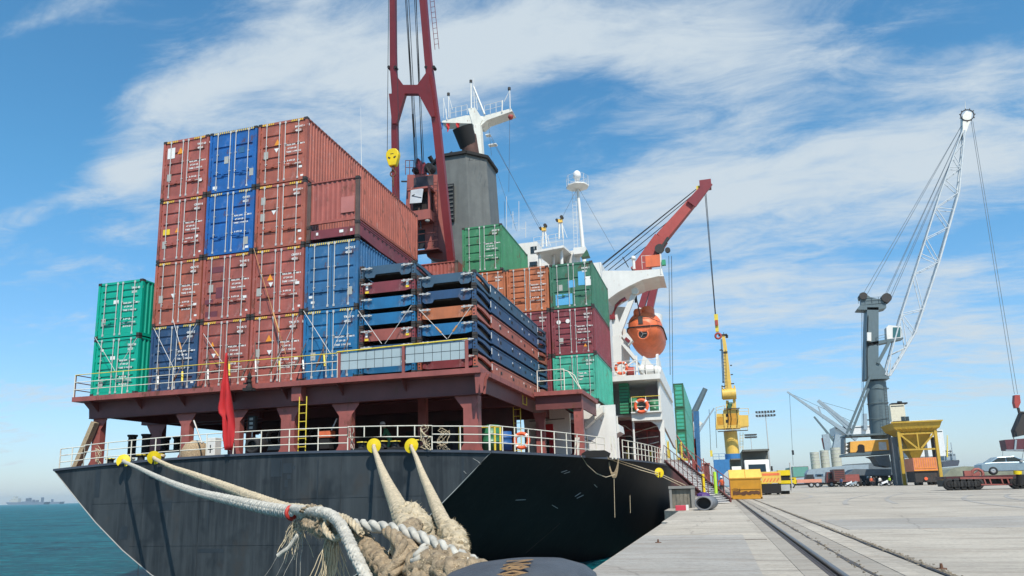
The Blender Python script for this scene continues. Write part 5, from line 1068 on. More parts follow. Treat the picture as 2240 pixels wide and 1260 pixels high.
# covered raft canisters, beams on the boat deck
o = thing('life_raft', at(1418, 810, Y=46.8), 'white life raft canister lying on the boat deck under the lifeboat', 'life raft')
b = MB(); p = at(1402, 808, Y=46.9); q = at(1442, 812, Y=46.9); b.cyl(p+Vector((0, 0, -.0)), q, .34, n=12); b.cyl(q, q+(q-p).normalized()*.12, .34, .2, n=12); b.cyl(p, p-(q-p).normalized()*.12, .34, .2, n=12); b.build('canister', 'ship_white', o); b = MB()
for k in (.25, .75): b.torus(p+(q-p)*k, .35, .02, axis=(1, 0, 0), n=14, k=5)
b.each('strap', 'black', o)
o = thing('winch_cover', at(1405, 795, Y=47.3), 'crumpled white canvas cover beneath the lifeboat, above the raft canister', 'cover'); b = MB(); b.prism([at(1400, 806, Y=47.4), at(1407, 778, Y=47.4), at(1416, 784, Y=47.4), at(1430, 802, Y=47.4), at(1428, 808, Y=47.4)], (0, .6, 0)); b.build('canvas', 'ship_white', o)
b = MB(); P = lambda u, v, Y=46.6: at(u, v, Y=Y)
b.beam(P(1362, 806), P(1390, 788), .09, .09); b.beam(P(1392, 778), P(1394, 820), .12, .12); b.beam(P(1396, 800), P(1410, 820), .14, .12); b.build('deck_frame', 'ship_white', ship)
def lifering(u, v, Y, rr, label, m='ring_orange'):
    c = at(u, v, Y=Y); o = thing('life_ring', c, label, 'life ring', 'orange life rings on the railings'); b = MB(); b.torus(c, rr, rr*.27, n=22, k=8); b.build('ring', m, o)
    b = MB()
    for i in range(4):
        t = math.pi/4+i*math.pi/2; d = Vector((math.cos(t), 0, math.sin(t))); b.cyl(c+d*rr-Vector((-d.z, 0, d.x))*.045, c+d*rr+Vector((-d.z, 0, d.x))*.045, rr*.30, n=10)
    b.each('reflective_band', 'white_mark', o)
lifering(1359, 805, 46.3, .36, 'orange life ring on the boat deck below the davit'); lifering(1403, 888, 46.0, .38, 'orange life ring on the yellow rail in front of green drums'); lifering(1141, 964, 30.6, .31, 'orange life ring on the aft rail beside the blue drum')
c = at(1372, 812, Y=46.8); o = thing('rope_reel', c, 'orange rope reel beside the life ring on the boat deck', 'reel'); b = MB(); b.cyl(c, c+Vector((.5, .1, 0)), .27, n=14); b.build('reel', 'crane_red_lit', o); b = MB(); b.cyl(c-Vector((.03, 0, 0)), c, .33, n=14); b.build('flange', 'rust_steel', o)
def drum(u, v, Y, m, label, h=.88, r=.29, grp='drums on deck'):
    c = at(u, v, Y=Y); o = thing('oil_drum', c, label, 'drum', grp); b = MB(); b.lathe(c, [(0, 0), (r, 0), (r, h*.33), (r+.012, h*.34), (r, h*.35), (r, h*.66), (r+.012, h*.67), (r, h*.68), (r, h), (r-.03, h), (r-.03, h-.02), (0, h-.02)], n=18); b.build('shell', m, o)
    b = MB(); b.cyl(c+Vector((.12, -.1, h-.02)), c+Vector((.12, -.1, h+.012)), .03, n=8); b.build('bung', 'galv', o)
drum(1387, 902, 46.9, 'barrel_green', 'dark green drum behind the life ring on the yellow rail', .9); drum(1432, 905, 46.9, 'barrel_green', 'dark green drum at the end of the yellow railed landing, by the white side screen', .9)
drum(1075, 985, 28.0, 'barrel_green', 'green drum with yellow guard rail behind the thick corner column', 1.0, .36); drum(1104, 985, 28.4, 'barrel_blue', 'blue drum between the green drum and the life ring', .75, .30)
for u in (1083, 1066):
    c = at(u if u > 1070 else 1095, 985, Y=27.0); o = thing('guard_post', c, 'yellow guard post beside the green drum, %s one' % ('right' if u < 1070 else 'left'), 'post'); b = MB(); b.cyl(c, c+Vector((0, 0, .95)), .045, n=8); b.build('post', 'rail_yellow', o); b = MB(); b.cyl(c+Vector((0, 0, .9)), c+Vector((-.6, .1, .92)), .03, n=6); b.build('bar', 'rail_yellow', o)
c = at(1005, 984, Y=27.5); o = thing('guard_post', c, 'yellow guard post left of the thick corner column', 'post'); b = MB(); b.cyl(c, c+Vector((0, 0, .95)), .04, n=8); b.build('post', 'rail_yellow', o); b = MB(); b.cyl(c+Vector((0, 0, .9)), c+Vector((.7, .1, .92)), .03, n=6); b.build('bar', 'rail_yellow', o)
# ---- deck gear behind the aft rail
def winch(u, v, Y, label, m='deck_green', w=1.4):
    c = at(u, v, Y=Y); o = thing('mooring_winch', c, label, 'winch'); b = MB(); b.cb(c+Vector((0, 0, .12)), (w, .8, .24)); b.build('base', m, o); b = MB(); b.cyl(c+Vector((-w*.35, 0, .6)), c+Vector((w*.35, 0, .6)), .26, n=14); b.build('drum', 'soot', o)
    b = MB()
    for k in (-.38, .0, .38): b.cyl(c+Vector((w*k-.03, 0, .6)), c+Vector((w*k+.03, 0, .6)), .46, n=16)
    b.each('flange', m, o)
winch(690, 985, 28.5, 'mooring winch in the shade behind the red machine', 'soot'); winch(955, 985, 29.5, 'dark mooring winch left of the corner column', 'soot', 1.8); winch(620, 985, 30, 'grey mooring winch in the shade behind the black fender', 'tin', 1.6)
def bollards(u, v, Y, label, m='soot', r=.17, h=.62):
    c = at(u, v, Y=Y); o = thing('mooring_bitts', c, label, 'bitts'); b = MB(); b.cb(c+Vector((.35, 0, .05)), (1.3, .6, .1)); b.build('base', m, o)
    for dx in (0, .75): b = MB(); b.lathe(c+Vector((dx, 0, .1)), [(r, 0), (r, h-.12), (r*1.3, h-.06), (r*1.3, h), (0, h)], n=14); b.build('post', m, o)
bollards(287, 1000, 27.0, 'pair of dark mooring bitts behind the leftmost rope guards', h=.9); bollards(360, 990, 29.5, 'black mooring bitts near the second column from the left', r=.2)
def roller(u, v, label):
    c = at(u, v, Y=25.0); o = thing('fairlead_roller', c, label, 'fairlead', 'roller fairleads along the stern'); b = MB(); b.cb(c+Vector((.4, 0, .04)), (1.5, .5, .08)); b.build('base', 'soot', o)
    for dx in (0, .85): b = MB(); b.lathe(c+Vector((dx, 0, .08)), [(.17, 0), (.14, .05), (.14, .16), (.2, .22)], n=14); b.build('roller', 'rubber', o); b = MB(); b.lathe(c+Vector((dx, 0, .30)), [(.20, 0), (.20, .03), (0, .05)], n=14); b.build('cap', 'rail_yellow', o)
roller(792, 986, 'pair of deck rollers with yellow caps behind the right hand rope guards'); roller(865, 984, 'pair of deck rollers with yellow caps between the right hand rope guards'); roller(240, 1020, 'pair of deck rollers beside the leftmost rope guard'); roller(308, 1012, 'pair of deck rollers between the two left rope guards')
c = at(714, 984, Y=26.3); o = thing('red_machine', c, 'orange red machine standing between two columns on the aft deck', 'machine'); b = MB(); b.cb(c+Vector((0, 0, .62)), (.56, .45, .30)); b.build('housing', 'boat_orange', o, bevel=.04); b = MB(); b.cb(c+Vector((0, 0, .25)), (.44, .35, .42)); b.build('base', 'soot', o); b = MB(); b.cyl(c+Vector((.2, 0, .75)), c+Vector((.45, 0, 1.25)), .03); b.build('lever', 'galv', o)
c = at(466, 1003, Y=25.5); o = thing('white_chest', c, 'white box with a black mark beside the flag pole', 'box'); b = MB(); b.cb(c+Vector((0, 0, .42)), (.44, .4, .84)); b.build('body', 'ship_white', o, bevel=.02); b = MB(); b.box(c+Vector((-.1, -.206, .35)), c+Vector((.12, -.202, .40))); b.box(c+Vector((-.02, -.206, .22)), c+Vector((.03, -.202, .55))); b.build('marking', 'wire', o)
c = at(425, 1003, Y=26); o = thing('canvas_bundle', c, 'brown canvas covered bundle between column and white box', 'bundle'); b = MB(); b.lathe(c, [(.55, 0), (.58, .3), (.45, .62), (.2, .75), (0, .76)], n=9); b.build('canvas', 'rope_brown', o)
b = MB(); b.cyl(at(442, 970, Y=25.3), at(424, 920, Y=25.6), .035); o = b.build('pole', 'galv', None); tag(o, 'thin pale pole leaning in the gap left of the white box', 'pole')
c = at(551, 975, Y=25.1); o = thing('rubber_fender', c, 'black rubber tube fender lying at the rail with its open end facing aft', 'fender'); b = MB(); b.lathe(c, [(.20, -.02), (.27, -.06), (.34, .02), (.34, .6), (.20, .6), (.20, -.02)], n=20, axis=(0, 1, 0)); b.build('tube', 'rubber', o); b = MB(); b.cb(c+Vector((0, .3, -.40)), (.66, .5, .12)); b.build('cradle', 'soot', o); b = MB(); b.cyl(c+Vector((0, .12, 0)), c+Vector((0, .2, 0)), .199, n=16); b.build('hollow', 'black', o)
c = at(552, 945, Y=25.9); o = thing('searchlight_stand', c, 'black stern light on a stand under the platform, above the fender', 'light'); b = MB(); b.cb(c+Vector((0, 0, .35)), (.32, .2, .62)); b.build('lamp_body', 'casting', o); b = MB()
for i in range(3): b.box(c+Vector((-.08, -.11, .12+.18*i)), c+Vector((.08, -.104, .22+.18*i)))
b.build('lens', 'grey_plate', o); b = MB(); b.cyl(c-Vector((0, 0, .6)), c, .03); b.build('stand', 'galv', o)
c = at(545, 845, Y=24.75); o = thing('stern_light', c, 'black ship light mounted on the platform edge above the flag pole', 'light'); b = MB(); b.lathe(c, [(.12, -.1), (.13, 0), (.07, .05), (.07, .15), (.11, .18), (.07, .2), (.07, .3), (.11, .34), (.05, .5), (0, .6)], n=10); b.build('lantern', 'soot', o); b = MB(); b.cb(c+Vector((0, 0, -.13)), (.42, .26, .12)); b.build('bracket', 'soot', o)
# flag on its pole
c = at(500, 1000, Y=24.75); o = thing('flag_pole', c, 'dark red flag pole at the stern rail carrying the red flag', 'flag pole'); b = MB(); b.cyl(c, at(496, 764, Y=24.6), .04, .025, n=8); b.build('pole', 'deck_red', o); b = MB(); b.beam(c+Vector((0, 0, .5)), c+Vector((0, -.15, .5)), .1, .08); b.build('clamp', 'deck_red', o)
fp = []
cols_ = 9; rows = 22
b = MB(); tp = at(496, 772, Y=24.5); bt = at(497, 960, Y=24.5)
L_m = [(772, 494, 498), (800, 490, 499), (830, 487, 501), (860, 483, 503), (890, 478, 505), (903, 479, 506), (909, 490, 507), (930, 490, 509), (955, 491, 509), (970, 494, 508), (985, 497, 505)]
vs = []
for j in range(rows):
    v = 772+(985-772)*j/(rows-1)
    for k in range(len(L_m)-1):
        if L_m[k][0] <= v <= L_m[k+1][0]: break
    t = (v-L_m[k][0])/(L_m[k+1][0]-L_m[k][0]); ul = L_m[k][1]*(1-t)+L_m[k+1][1]*t; ur = L_m[k][2]*(1-t)+L_m[k+1][2]*t
    for i in range(cols_):
        f = i/(cols_-1); p = at(ul+(ur-ul)*f, v, Y=24.5); p.y += .16*math.sin(f*11+j*.22)*min(1, .3+j*.1); vs.append(p)
b.add(vs, [(j*cols_+i, j*cols_+i+1, (j+1)*cols_+i+1, (j+1)*cols_+i) for j in range(rows-1) for i in range(cols_-1)], True); fo = b.build('flag', 'flag_red', None); md = fo.modifiers.new('s', 'SOLIDIFY'); md.thickness = .012; tag(fo, 'long limp red flag hanging down the pole at the stern', 'flag')
# hanging net and rope tangles
def squiggle(u0, v0, u1, v1, Y, n_, r, m, label, name='rope_tangle', cat='rope', seed=1):
    rr = random.Random(seed); b = MB()
    for k in range(n_):
        pts = []
        for i in range(9):
            t = i/8; pts.append(at(u0+(u1-u0)*rr.random() if i in (0, 8) or rr.random() < .4 else u0+(u1-u0)*(.5+.45*math.sin(k+t*5)), v0+(v1-v0)*(abs(math.sin(t*3.1+k*.7)) if k % 2 else t), Y=Y+rr.uniform(-.08, .08)))
        sm = []
        for i in range(len(pts)-1):
            for q in range(3): sm.append(pts[i].lerp(pts[i+1], q/3))
        b.tube(sm, r, n=5)
    o = b.build(name, m, None); return tag(o, label, cat)
squiggle(918, 928, 945, 985, 24.6, 5, .014, 'rope_tan', 'tangle of thin rope hung on the stern rail right of the rope guards', seed=3); squiggle(955, 935, 985, 990, 25.2, 5, .012, 'rope_tan', 'loose net of cord hanging behind the rail left of the corner column', seed=8); squiggle(765, 930, 775, 985, 24.8, 2, .014, 'rope_white', 'short white rope end hanging at the rail near the third rope guard', seed=5)
squiggle(208, 975, 222, 1020, 25.2, 4, .012, 'rope_tan', 'yellowish rope bundle by the leftmost column', seed=11)
def hank(u0, u1, v0, v1, X, label, seed):
    rr = random.Random(seed); b = MB()
    for k in range(7):
        du = rr.uniform(-2, 2); dv = rr.uniform(-6, 6); pts = []
        for i in range(13):
            t = i/12; pts.append(at(u0+(u1-u0)*(t)+du*math.sin(t*3.14)+(3 if t > .5 else 0), v0+(v1+dv-v0)*math.sin(t*math.pi)**.7, Y=X))
        b.tube(pts, .028, n=5)
    o = b.build('rope_hank', 'rope_brown', None); tag(o, label, 'rope')
hank(1331, 1350, 1003, 1040, 34.5, 'thick brown rope loops hanging over the ship side, left one of two', 2); hank(1366, 1376, 1015, 1045, 40, 'smaller brown rope loops over the ship side, right one of two', 4)
for i, (u, v0, v1, Y) in enumerate(((1343, 1040, 1132, 34.5), (1377, 1042, 1122, 40))):
    b = MB(); b.cyl(at(u, v0, Y=Y), at(u+2, v1, Y=Y), .014, n=5); o = b.build('hanging_line', 'rope_tan', None); tag(o, ('longer' if i == 0 else 'shorter')+' thin line hanging down the black hull below the rope loops', 'line')
b = MB(); b.tube([at(1272, 998, Y=30.6), at(1285, 1018, Y=31), at(1305, 1036, Y=32), at(1325, 1044, Y=33), at(1345, 1038, Y=34.4)], .018, n=5); o = b.build('slack_line', 'rope_tan', None); tag(o, 'slack line drooping across the black hull from the rail to the rope loops', 'line')
for i, (dv) in enumerate((0, 6)):
    b = MB(); b.tube([at(1330, 1000+dv*.6, Y=34), at(1400, 1022+dv, Y=37.5), at(1443, 1036+dv*.7, Y=39.5), at(1500, 1062+dv, Y=41)], .022, n=5); o = b.build('spring_line', 'rope_tan', None); tag(o, ['upper', 'lower'][i]+' of two thin mooring lines through the far rope guard', 'rope', None)
# the dark chock at the starboard rail
o = thing('mooring_chock', at(1300, 1000, Y=31.5), 'black panama chock in the starboard rail with ropes around it', 'chock'); c = at(1302, 993, Y=31.5); b = MB(); b.prism([c+Vector((-.55, 0, -.14)), c+Vector((.55, 0, -.14)), c+Vector((.62, 0, .02)), c+Vector((.4, 0, .15)), c+Vector((-.4, 0, .15)), c+Vector((-.62, 0, .02))], (0, .4, 0)); b.build('body', 'soot', o); b = MB()
for dx in (-.75, .75, .9, -.9): b.beam(c+Vector((dx, 0, -.25)), c+Vector((dx*.92, 0, .75)), .06, .05)
b.build('stanchion', 'rail_paint', o)
# ---- rope guards and mooring lines
def guard(u, v, Y, face, label, r=.27, notch=-90, tilt=(0, -1, .0), slit=9):
    c = at(u, v, Y=Y); o = thing('rope_guard', c, label, 'rat guard', 'yellow rat guards on the mooring lines')
    ax = Vector(tilt).normalized(); b = MB(); a, bb = b.frame(ax); n_ = 30; vs = []; fs = []
    seq = [R(notch+slit)+(2*math.pi-R(2*slit))*i/n_ for i in range(n_+1)]
    for off in (0, .012):
        vs.append(c+ax*(.035+off)); vs += [c+a*math.cos(t)*r*.25+bb*math.sin(t)*r*.25+ax*(.03+off) for t in seq]; vs += [c+a*math.cos(t)*r+bb*math.sin(t)*r+ax*off for t in seq]
    m_ = 2*(n_+1)+1
    for s in (0, 1):
        o_ = s*m_
        for i in range(n_): fs += [(o_, o_+1+i, o_+2+i), (o_+1+i, o_+1+n_+1+i, o_+2+n_+1+i, o_+2+i)]
    for i in range(n_): fs.append((n_+2+i, m_+n_+2+i, m_+n_+3+i, n_+3+i))
    b.add(vs, fs, False); b.build('disc', 'rig_yellow', o)
    b = MB(); b.cyl(c-ax*.05, c+ax*.12, .045, n=8); b.build('collar', 'skip_yellow', o); return c
g1 = guard(270, 1008, 24.3, 0, 'yellow rat guard disc on the leftmost mooring line', notch=-80, tilt=(.45, -1, .25), slit=30); g2 = guard(337, 1001, 24.3, 0, 'yellow rat guard disc second from the left', notch=-80, tilt=(.45, -1, -.25))
g3 = guard(818, 975, 24.3, 0, 'yellow rat guard disc third from the left, nearly round', notch=-90, tilt=(.1, -1, .05)); g4 = guard(900, 975, 24.3, 0, 'yellow rat guard disc fourth from the left, slit at its bottom', notch=-95, tilt=(-.05, -1, .1))
guard(1442, 1034, 39.4, 0, 'small yellow rat guard far along the black hull side', r=.26, tilt=(.6, -1, .1))
def smooth(pts, k=6):
    pts = [Vector(p) for p in pts]; out = []
    P = [pts[0]*2-pts[1]]+pts+[pts[-1]*2-pts[-2]]
    for i in range(1, len(P)-2):
        for j in range(k):
            t = j/k; a, b_, c, d = P[i-1:i+3]; out.append(.5*((2*b_)+(c-a)*t+(2*a-5*b_+4*c-d)*t*t+(3*b_-a-3*c+d)*t**3))
    out.append(pts[-1]); return out
def rope(pts, r, m, label=None, strands=3, lay=.30, name='mooring_rope', fuzz=0, fl=.05, fm='rope_fibre', seed=1, parent=None, braid=False, k=8, group='mooring ropes to the bollard', rvar=0., ts=1.):
    """laid or braided rope: helical strands about a smoothed path; r may vary along it"""
    path = smooth(pts, k); n_ = len(path); rs = r if isinstance(r, (list, tuple)) else [r]*len(pts)
    def rad(i): f = i/(n_-1)*(len(rs)-1); j = min(int(f), len(rs)-2) if len(rs) > 1 else 0; return rs[j]*(1-(f-j))+rs[min(j+1, len(rs)-1)]*(f-j)
    # resample to even fine spacing relative to radius
    fine = []; fr_ = []; 
    for i in range(n_-1):
        seg = (path[i+1]-path[i]).length; q = max(1, int(seg/(rad(i)*.42)))
        for j in range(q): fine.append(path[i].lerp(path[i+1], j/q)); fr_.append(rad(i)*(1-j/q)+rad(i+1)*j/q)
    fine.append(path[-1]); fr_.append(rad(n_-1)); rr = random.Random(seed)
    b = MB(); a = None; fra = []; ph = 0; phs = []
    for i, p in enumerate(fine):
        d = (fine[min(i+1, len(fine)-1)]-fine[max(i-1, 0)]).normalized()
        if a is None: a, bb = b.frame(d)
        else: a = (a-d*a.dot(d)).normalized(); bb = d.cross(a)
        if i: ph += (fine[i]-fine[i-1]).length/(fr_[i]*lay*38)*2*math.pi
        fra.append((a.copy(), bb.copy(), d.copy())); phs.append(ph)
    cols = [(s, 1, 2*math.pi*s/strands) for s in range(strands)]+([(s, -1, 2*math.pi*(s+.5)/strands) for s in range(strands)] if braid else [])
    for s, sg, p0 in cols:
        cen = []; rds = []
        for i, p in enumerate(fine):
            A, B_, D = fra[i]; t = sg*phs[i]+p0; R_ = fr_[i]; br = .62 if braid else .50
            if braid: br += .10*math.sin(phs[i]*strands+s*3.1)*sg
            cen.append(p+(A*math.cos(t)+B_*math.sin(t))*R_*br); rds.append(R_*(.40 if braid else .54)*(1+rr.uniform(-rvar, rvar))*ts)
        b.tube(cen, rds, n=7)
    core = MB()
    o = b.build(name, m, parent)
    if label: tag(o, label, 'rope', group)
    if fuzz:
        fz = MB()
        for q in range(fuzz):
            i = rr.randrange(len(fine)); A, B_, D = fra[i]; t = rr.uniform(0, 6.28); R_ = fr_[i]; o1 = (A*math.cos(t)+B_*math.sin(t)); st = fine[i]+o1*R_*.9
            l = fl*R_*12*rr.uniform(.3, 1.); d1 = (o1*rr.uniform(.2, 1)+D*rr.uniform(-1, 1)+Vector((0, 0, -.35)) + Vector((rr.uniform(-.4, .4), rr.uniform(-.4, .4), rr.uniform(-.4, .4)))).normalized(); w_ = D.cross(o1).normalized()*R_*.016
            mid = st+d1*l*.5; en = st+d1*l+Vector((0, 0, -l*rr.uniform(0, .5)))
            fz.add([st-w_, st+w_, mid+w_*.8, mid-w_*.8, en], [(0, 1, 2, 3), (3, 2, 4)])
        fo = fz.build('frayed_fibres', fm, o); fo['kind'] = 'stuff'
    return o
A = at
rp1 = [g1+Vector((.0, .6, .1)), g1, A(300, 1022, Y=20.5), A(350, 1046, Y=14.5), A(420, 1073, Y=10.5), A(500, 1093, Y=8.), A(570, 1109, Y=6.4), A(630, 1119, Y=5.3), A(668, 1122, Y=4.8), A(700, 1128, Y=4.4)]
rope(rp1, [.060, .062, .062, .060, .060, .060, .058, .052, .05, .05], 'rope_white', 'white mooring rope from the leftmost rat guard, lower of the left pair', lay=.22, strands=4, braid=True, fuzz=1400, fl=.03, seed=3, rvar=.08)
rp2 = [g2+Vector((.0, .6, .1)), g2, A(370, 1019, Y=20), A(420, 1037, Y=14.5), A(490, 1063, Y=10.2), A(560, 1090, Y=7.6), A(620, 1112, Y=5.9), A(660, 1118, Y=5.0), A(700, 1122, Y=4.6)]
rope(rp2, [.064, .066, .066, .066, .064, .06, .055, .05, .05], 'rope_tan', 'tan frayed mooring rope from the second rat guard, upper of the left pair', lay=.20, strands=4, braid=True, fuzz=1800, fl=.055, seed=4, rvar=.15)
rp3 = [g3+Vector((0, .6, .1)), g3, A(826, 1003, Y=17), A(838, 1035, Y=11.5), A(852, 1068, Y=8.2), A(866, 1098, Y=6.2), A(876, 1122, Y=5.2), A(888, 1150, Y=4.4), A(905, 1190, Y=3.8)]
rope(rp3, [.06, .062, .068, .070, .070, .070, .068, .07, .07], 'rope_tan', 'tan mooring rope coming down steeply from the third rat guard', lay=.20, strands=4, braid=True, fuzz=1500, fl=.03, seed=5)
rp4 = [g4+Vector((0, .6, .1)), g4, A(910, 1000, Y=17), A(923, 1035, Y=11.5), A(940, 1075, Y=8.2), A(955, 1110, Y=6.4), A(968, 1140, Y=5.3), A(985, 1170, Y=4.6), A(1000, 1215, Y=4.0)]
rope(rp4, [.05, .05, .054, .055, .055, .055, .055, .055, .055], 'rope_tan', 'tan mooring rope coming down from the fourth rat guard', lay=.20, strands=4, braid=True, fuzz=1100, fl=.03, seed=6)
def splice(c0, c1, r, label, seed, n_=2200, m='rope_tan'):
    """a swollen eye splice: doubled strands under a haze of broken fibres"""
    d = c1-c0; pts = [c0+d*t for t in (0, .25, .5, .75, 1)]
    o = rope(pts, [r*.55, r*.95, r, r*.95, r*.7], m, label, strands=5, lay=.25, name='eye_splice', fuzz=n_, fl=.045, seed=seed, braid=True, rvar=.3, group=None)
    return o
splice(A(886, 1118, Y=4.9), A(925, 1170, Y=4.3), .100, 'swollen frayed eye splice below the third rat guard rope', 21); splice(A(978, 1150, Y=4.6), A(1006, 1200, Y=4.1), .075, 'smaller frayed eye splice nearest the bollard, below the fourth rope', 22)
# white braided eye: over the hitch and down to the bottom edge
rope([A(640, 1112, Y=4.9), A(655, 1116, Y=4.5), A(690, 1119, Y=4.2), A(722, 1126, Y=3.95), A(745, 1148, Y=3.75), A(762, 1182, Y=3.55), A(778, 1215, Y=3.4), A(795, 1250, Y=3.3), A(815, 1290, Y=3.2)], [.030, .033, .034, .033, .032, .032, .031, .030, .030], 'rope_white', 'thick white braided rope folded over the hitch and running down out of the picture', strands=5, braid=True, lay=.16, fuzz=4500, fl=.028, seed=9, k=10, rvar=.12)
rope([A(668, 1140, Y=4.35), A(690, 1152, Y=4.2), A(712, 1158, Y=4.1), A(735, 1163, Y=4.0), A(755, 1166, Y=3.95)], [.035, .05, .052, .05, .04], 'rope_brown', 'frayed brown and grey rope under the white fold of the hitch', strands=4, braid=True, lay=.2, fuzz=900, fl=.05, seed=10)
rope([A(730, 1126, Y=4.3), A(760, 1144, Y=4.0), A(800, 1150, Y=3.8), A(850, 1155, Y=3.65), A(895, 1166, Y=3.5), A(935, 1182, Y=3.38), A(975, 1200, Y=3.25), A(1010, 1216, Y=3.15), A(1045, 1232, Y=3.08)], [.028, .034, .035, .034, .034, .033, .031, .028, .026], 'rope_white', 'three strand laid white rope running across to the iron bollard', strands=3, lay=.26, fuzz=900, fl=.03, rvar=.10, seed=12, fm='rope_white', k=12)
rope([A(765, 1150, Y=4.3), A(790, 1180, Y=3.9), A(815, 1210, Y=3.65), A(840, 1240, Y=3.45), A(865, 1275, Y=3.3), A(885, 1310, Y=3.2)], [.05, .056, .058, .060, .062, .062], 'rope_brown', 'fuzzy brown rope leg beside the white braid, lower left of the bollard', strands=4, braid=True, lay=.16, fuzz=3000, fl=.012, seed=13, rvar=.12)
rope([A(905, 1150, Y=3.9), A(885, 1178, Y=3.6), A(890, 1212, Y=3.4), A(915, 1245, Y=3.25), A(945, 1290, Y=3.1)], [.055, .065, .068, .068, .068], 'rope_brown', 'fuzzy brown loop crossing under the laid rope', strands=4, braid=True, lay=.16, fuzz=3200, fl=.013, seed=14, rvar=.12)
rope([A(925, 1185, Y=3.6), A(950, 1205, Y=3.4), A(985, 1225, Y=3.25), A(1020, 1243, Y=3.12), A(1060, 1262, Y=3.02)], [.05, .068, .070, .066, .06], 'rope_brown', 'fuzzy brown rope leading to the bollard just below the laid rope', strands=4, braid=True, lay=.16, fuzz=3200, fl=.014, seed=15, rvar=.12)
rope([A(915, 1225, Y=3.3), A(950, 1240, Y=3.18), A(990, 1256, Y=3.08), A(1040, 1280, Y=2.98)], [.065, .07, .07, .06], 'rope_brown', 'lowest fuzzy brown rope in the heap beside the bollard', strands=4, braid=True, lay=.16, fuzz=3000, fl=.014, seed=16, rvar=.12)
rope([A(930, 1195, Y=3.3), A(922, 1212, Y=3.22), A(912, 1222, Y=3.2), A(904, 1232, Y=3.25)], [.022, .028, .028, .02], 'rope_white', 'short piece of white rope wound over the brown fuzzy heap', strands=3, lay=.2, fuzz=100, fl=.02, seed=17)
rope([A(742, 1136, Y=3.9), A(752, 1160, Y=3.85), A(742, 1176, Y=3.8), A(722, 1172, Y=3.85), A(712, 1152, Y=3.95), A(722, 1134, Y=4.0), A(745, 1130, Y=3.95), A(768, 1142, Y=3.8), A(790, 1165, Y=3.7)], .022, 'rope_tan', 'thin tan cord looped round the hitch beneath the white braid', strands=3, lay=.2, fuzz=500, fl=.03, seed=41)
rope([A(660, 1118, Y=4.3), A(684, 1108, Y=4.25), A(700, 1128, Y=4.1), A(690, 1152, Y=4.1), A(668, 1148, Y=4.25)], .020, 'rope_brown', 'brown cord wrapped round the left end of the hitch', strands=3, lay=.2, fuzz=500, fl=.03, seed=42)
rope([A(846, 1160, Y=3.5), A(868, 1178, Y=3.4), A(880, 1200, Y=3.3), A(872, 1230, Y=3.25), A(850, 1262, Y=3.2)], [.03, .035, .035, .035, .035], 'rope_brown', 'thin fuzzy brown rope filling the gap between two heavy ones', strands=3, lay=.2, fuzz=1200, fl=.02, seed=43)
b = MB(); p = A(637, 1122, Y=4.85); b.torus(p, .045, .016, axis=(1, -.3, .1), n=12, k=6); o = b.build('whipping', 'rope_red', None); tag(o, 'small red whipping round the white rope at the hitch', 'twine')
def strands(u, v, Y, n_, ln, spread, seed, m, label, lean=0, w_=.0022):
    rr = random.Random(seed); b = MB()
    for i in range(n_):
        p = A(u+rr.uniform(-spread, spread), v+rr.uniform(-6, 6), Y=Y+rr.uniform(-.05, .05)); pts = [p]; d = Vector((lean+rr.uniform(-.3, .3), rr.uniform(-.2, .2), -1)).normalized(); l = ln*rr.uniform(.35, 1)
        for q in range(5): d = (d+Vector((rr.uniform(-.3, .3), rr.uniform(-.2, .2), -.15))).normalized(); pts.append(pts[-1]+d*l/5)
        b.tube(pts, w_*rr.uniform(.5, 1.4), n=3)
    o = b.build('frayed_strands', m, None); tag(o, label, 'frayed rope', kind='stuff')
strands(725, 1175, 4.0, 70, .36, 14, 31, 'rope_fibre', 'beige frayed strands hanging straight down from the hitch'); strands(655, 1140, 4.6, 45, .30, 15, 32, 'rope_fibre', 'loose beige strands hanging at the left of the hitch', -.35); strands(865, 1185, 3.45, 30, .10, 10, 44, 'rope_fibre', 'short frayed threads in the dark gap between the brown ropes'); strands(662, 1148, 4.5, 5, .62, 5, 33, 'rope_white', 'few long white threads trailing left of the hitch', -.4, .0016)
b = MB(); b.tube(smooth([A(655, 1165, Y=4.5), A(645, 1180, Y=4.5), A(632, 1198, Y=4.5), A(618, 1208, Y=4.5), A(608, 1216, Y=4.5)], 3), [.016]*13, n=6); o = b.build('rope_end', 'rope_white', None); tag(o, 'loose white rope end sticking out left below the hitch', 'rope')
# ---- bollard
bc = at(1152, 1240, Y=2.36); bc.z = 0; bd = thing('mooring_bollard', bc, 'dark blue grey iron bollard at the quay edge with an orange number on its cap', 'bollard')
zt_ = .575; tl = Matrix.Rotation(R(-2.2), 3, 'Y')
b = MB(); prof = [(.13, 0), (.12, .25), (.13, .42), (.18, .50), (.23, .555), (.253, .580), (.248, .603), (.215, .630), (.15, .652), (.06, .661), (0, .662)]
b.lathe(bc, prof, n=48)
for i in range(len(b.v)):
    d = b.v[i]-bc; ex = 1+.12*max(0, -d.x/.35); d = Vector((d.x*ex, d.y*.98, d.z)); b.v[i] = bc+tl@d
b.build('cap', 'bollard_iron', bd)
b = MB(); b.cyl((bc.x, bc.y, 0), (bc.x, bc.y, .05), .34, n=24); b.build('base_flange', 'bollard_iron', bd)
for k in range(6): t = k*math.pi/3; b = MB(); q = bc+Vector((.28*math.cos(t), .28*math.sin(t), .05)); b.cyl(q, q+Vector((0, 0, .03)), .03, n=6); b.build('bolt', 'rust_steel', bd)
tx = text('N80', .115, bc+Vector((-.04, -.075, .6)), (.12, -1, .0), (1, .12, 0), 'orange_faded', bd, 'painted_number', off=.0)
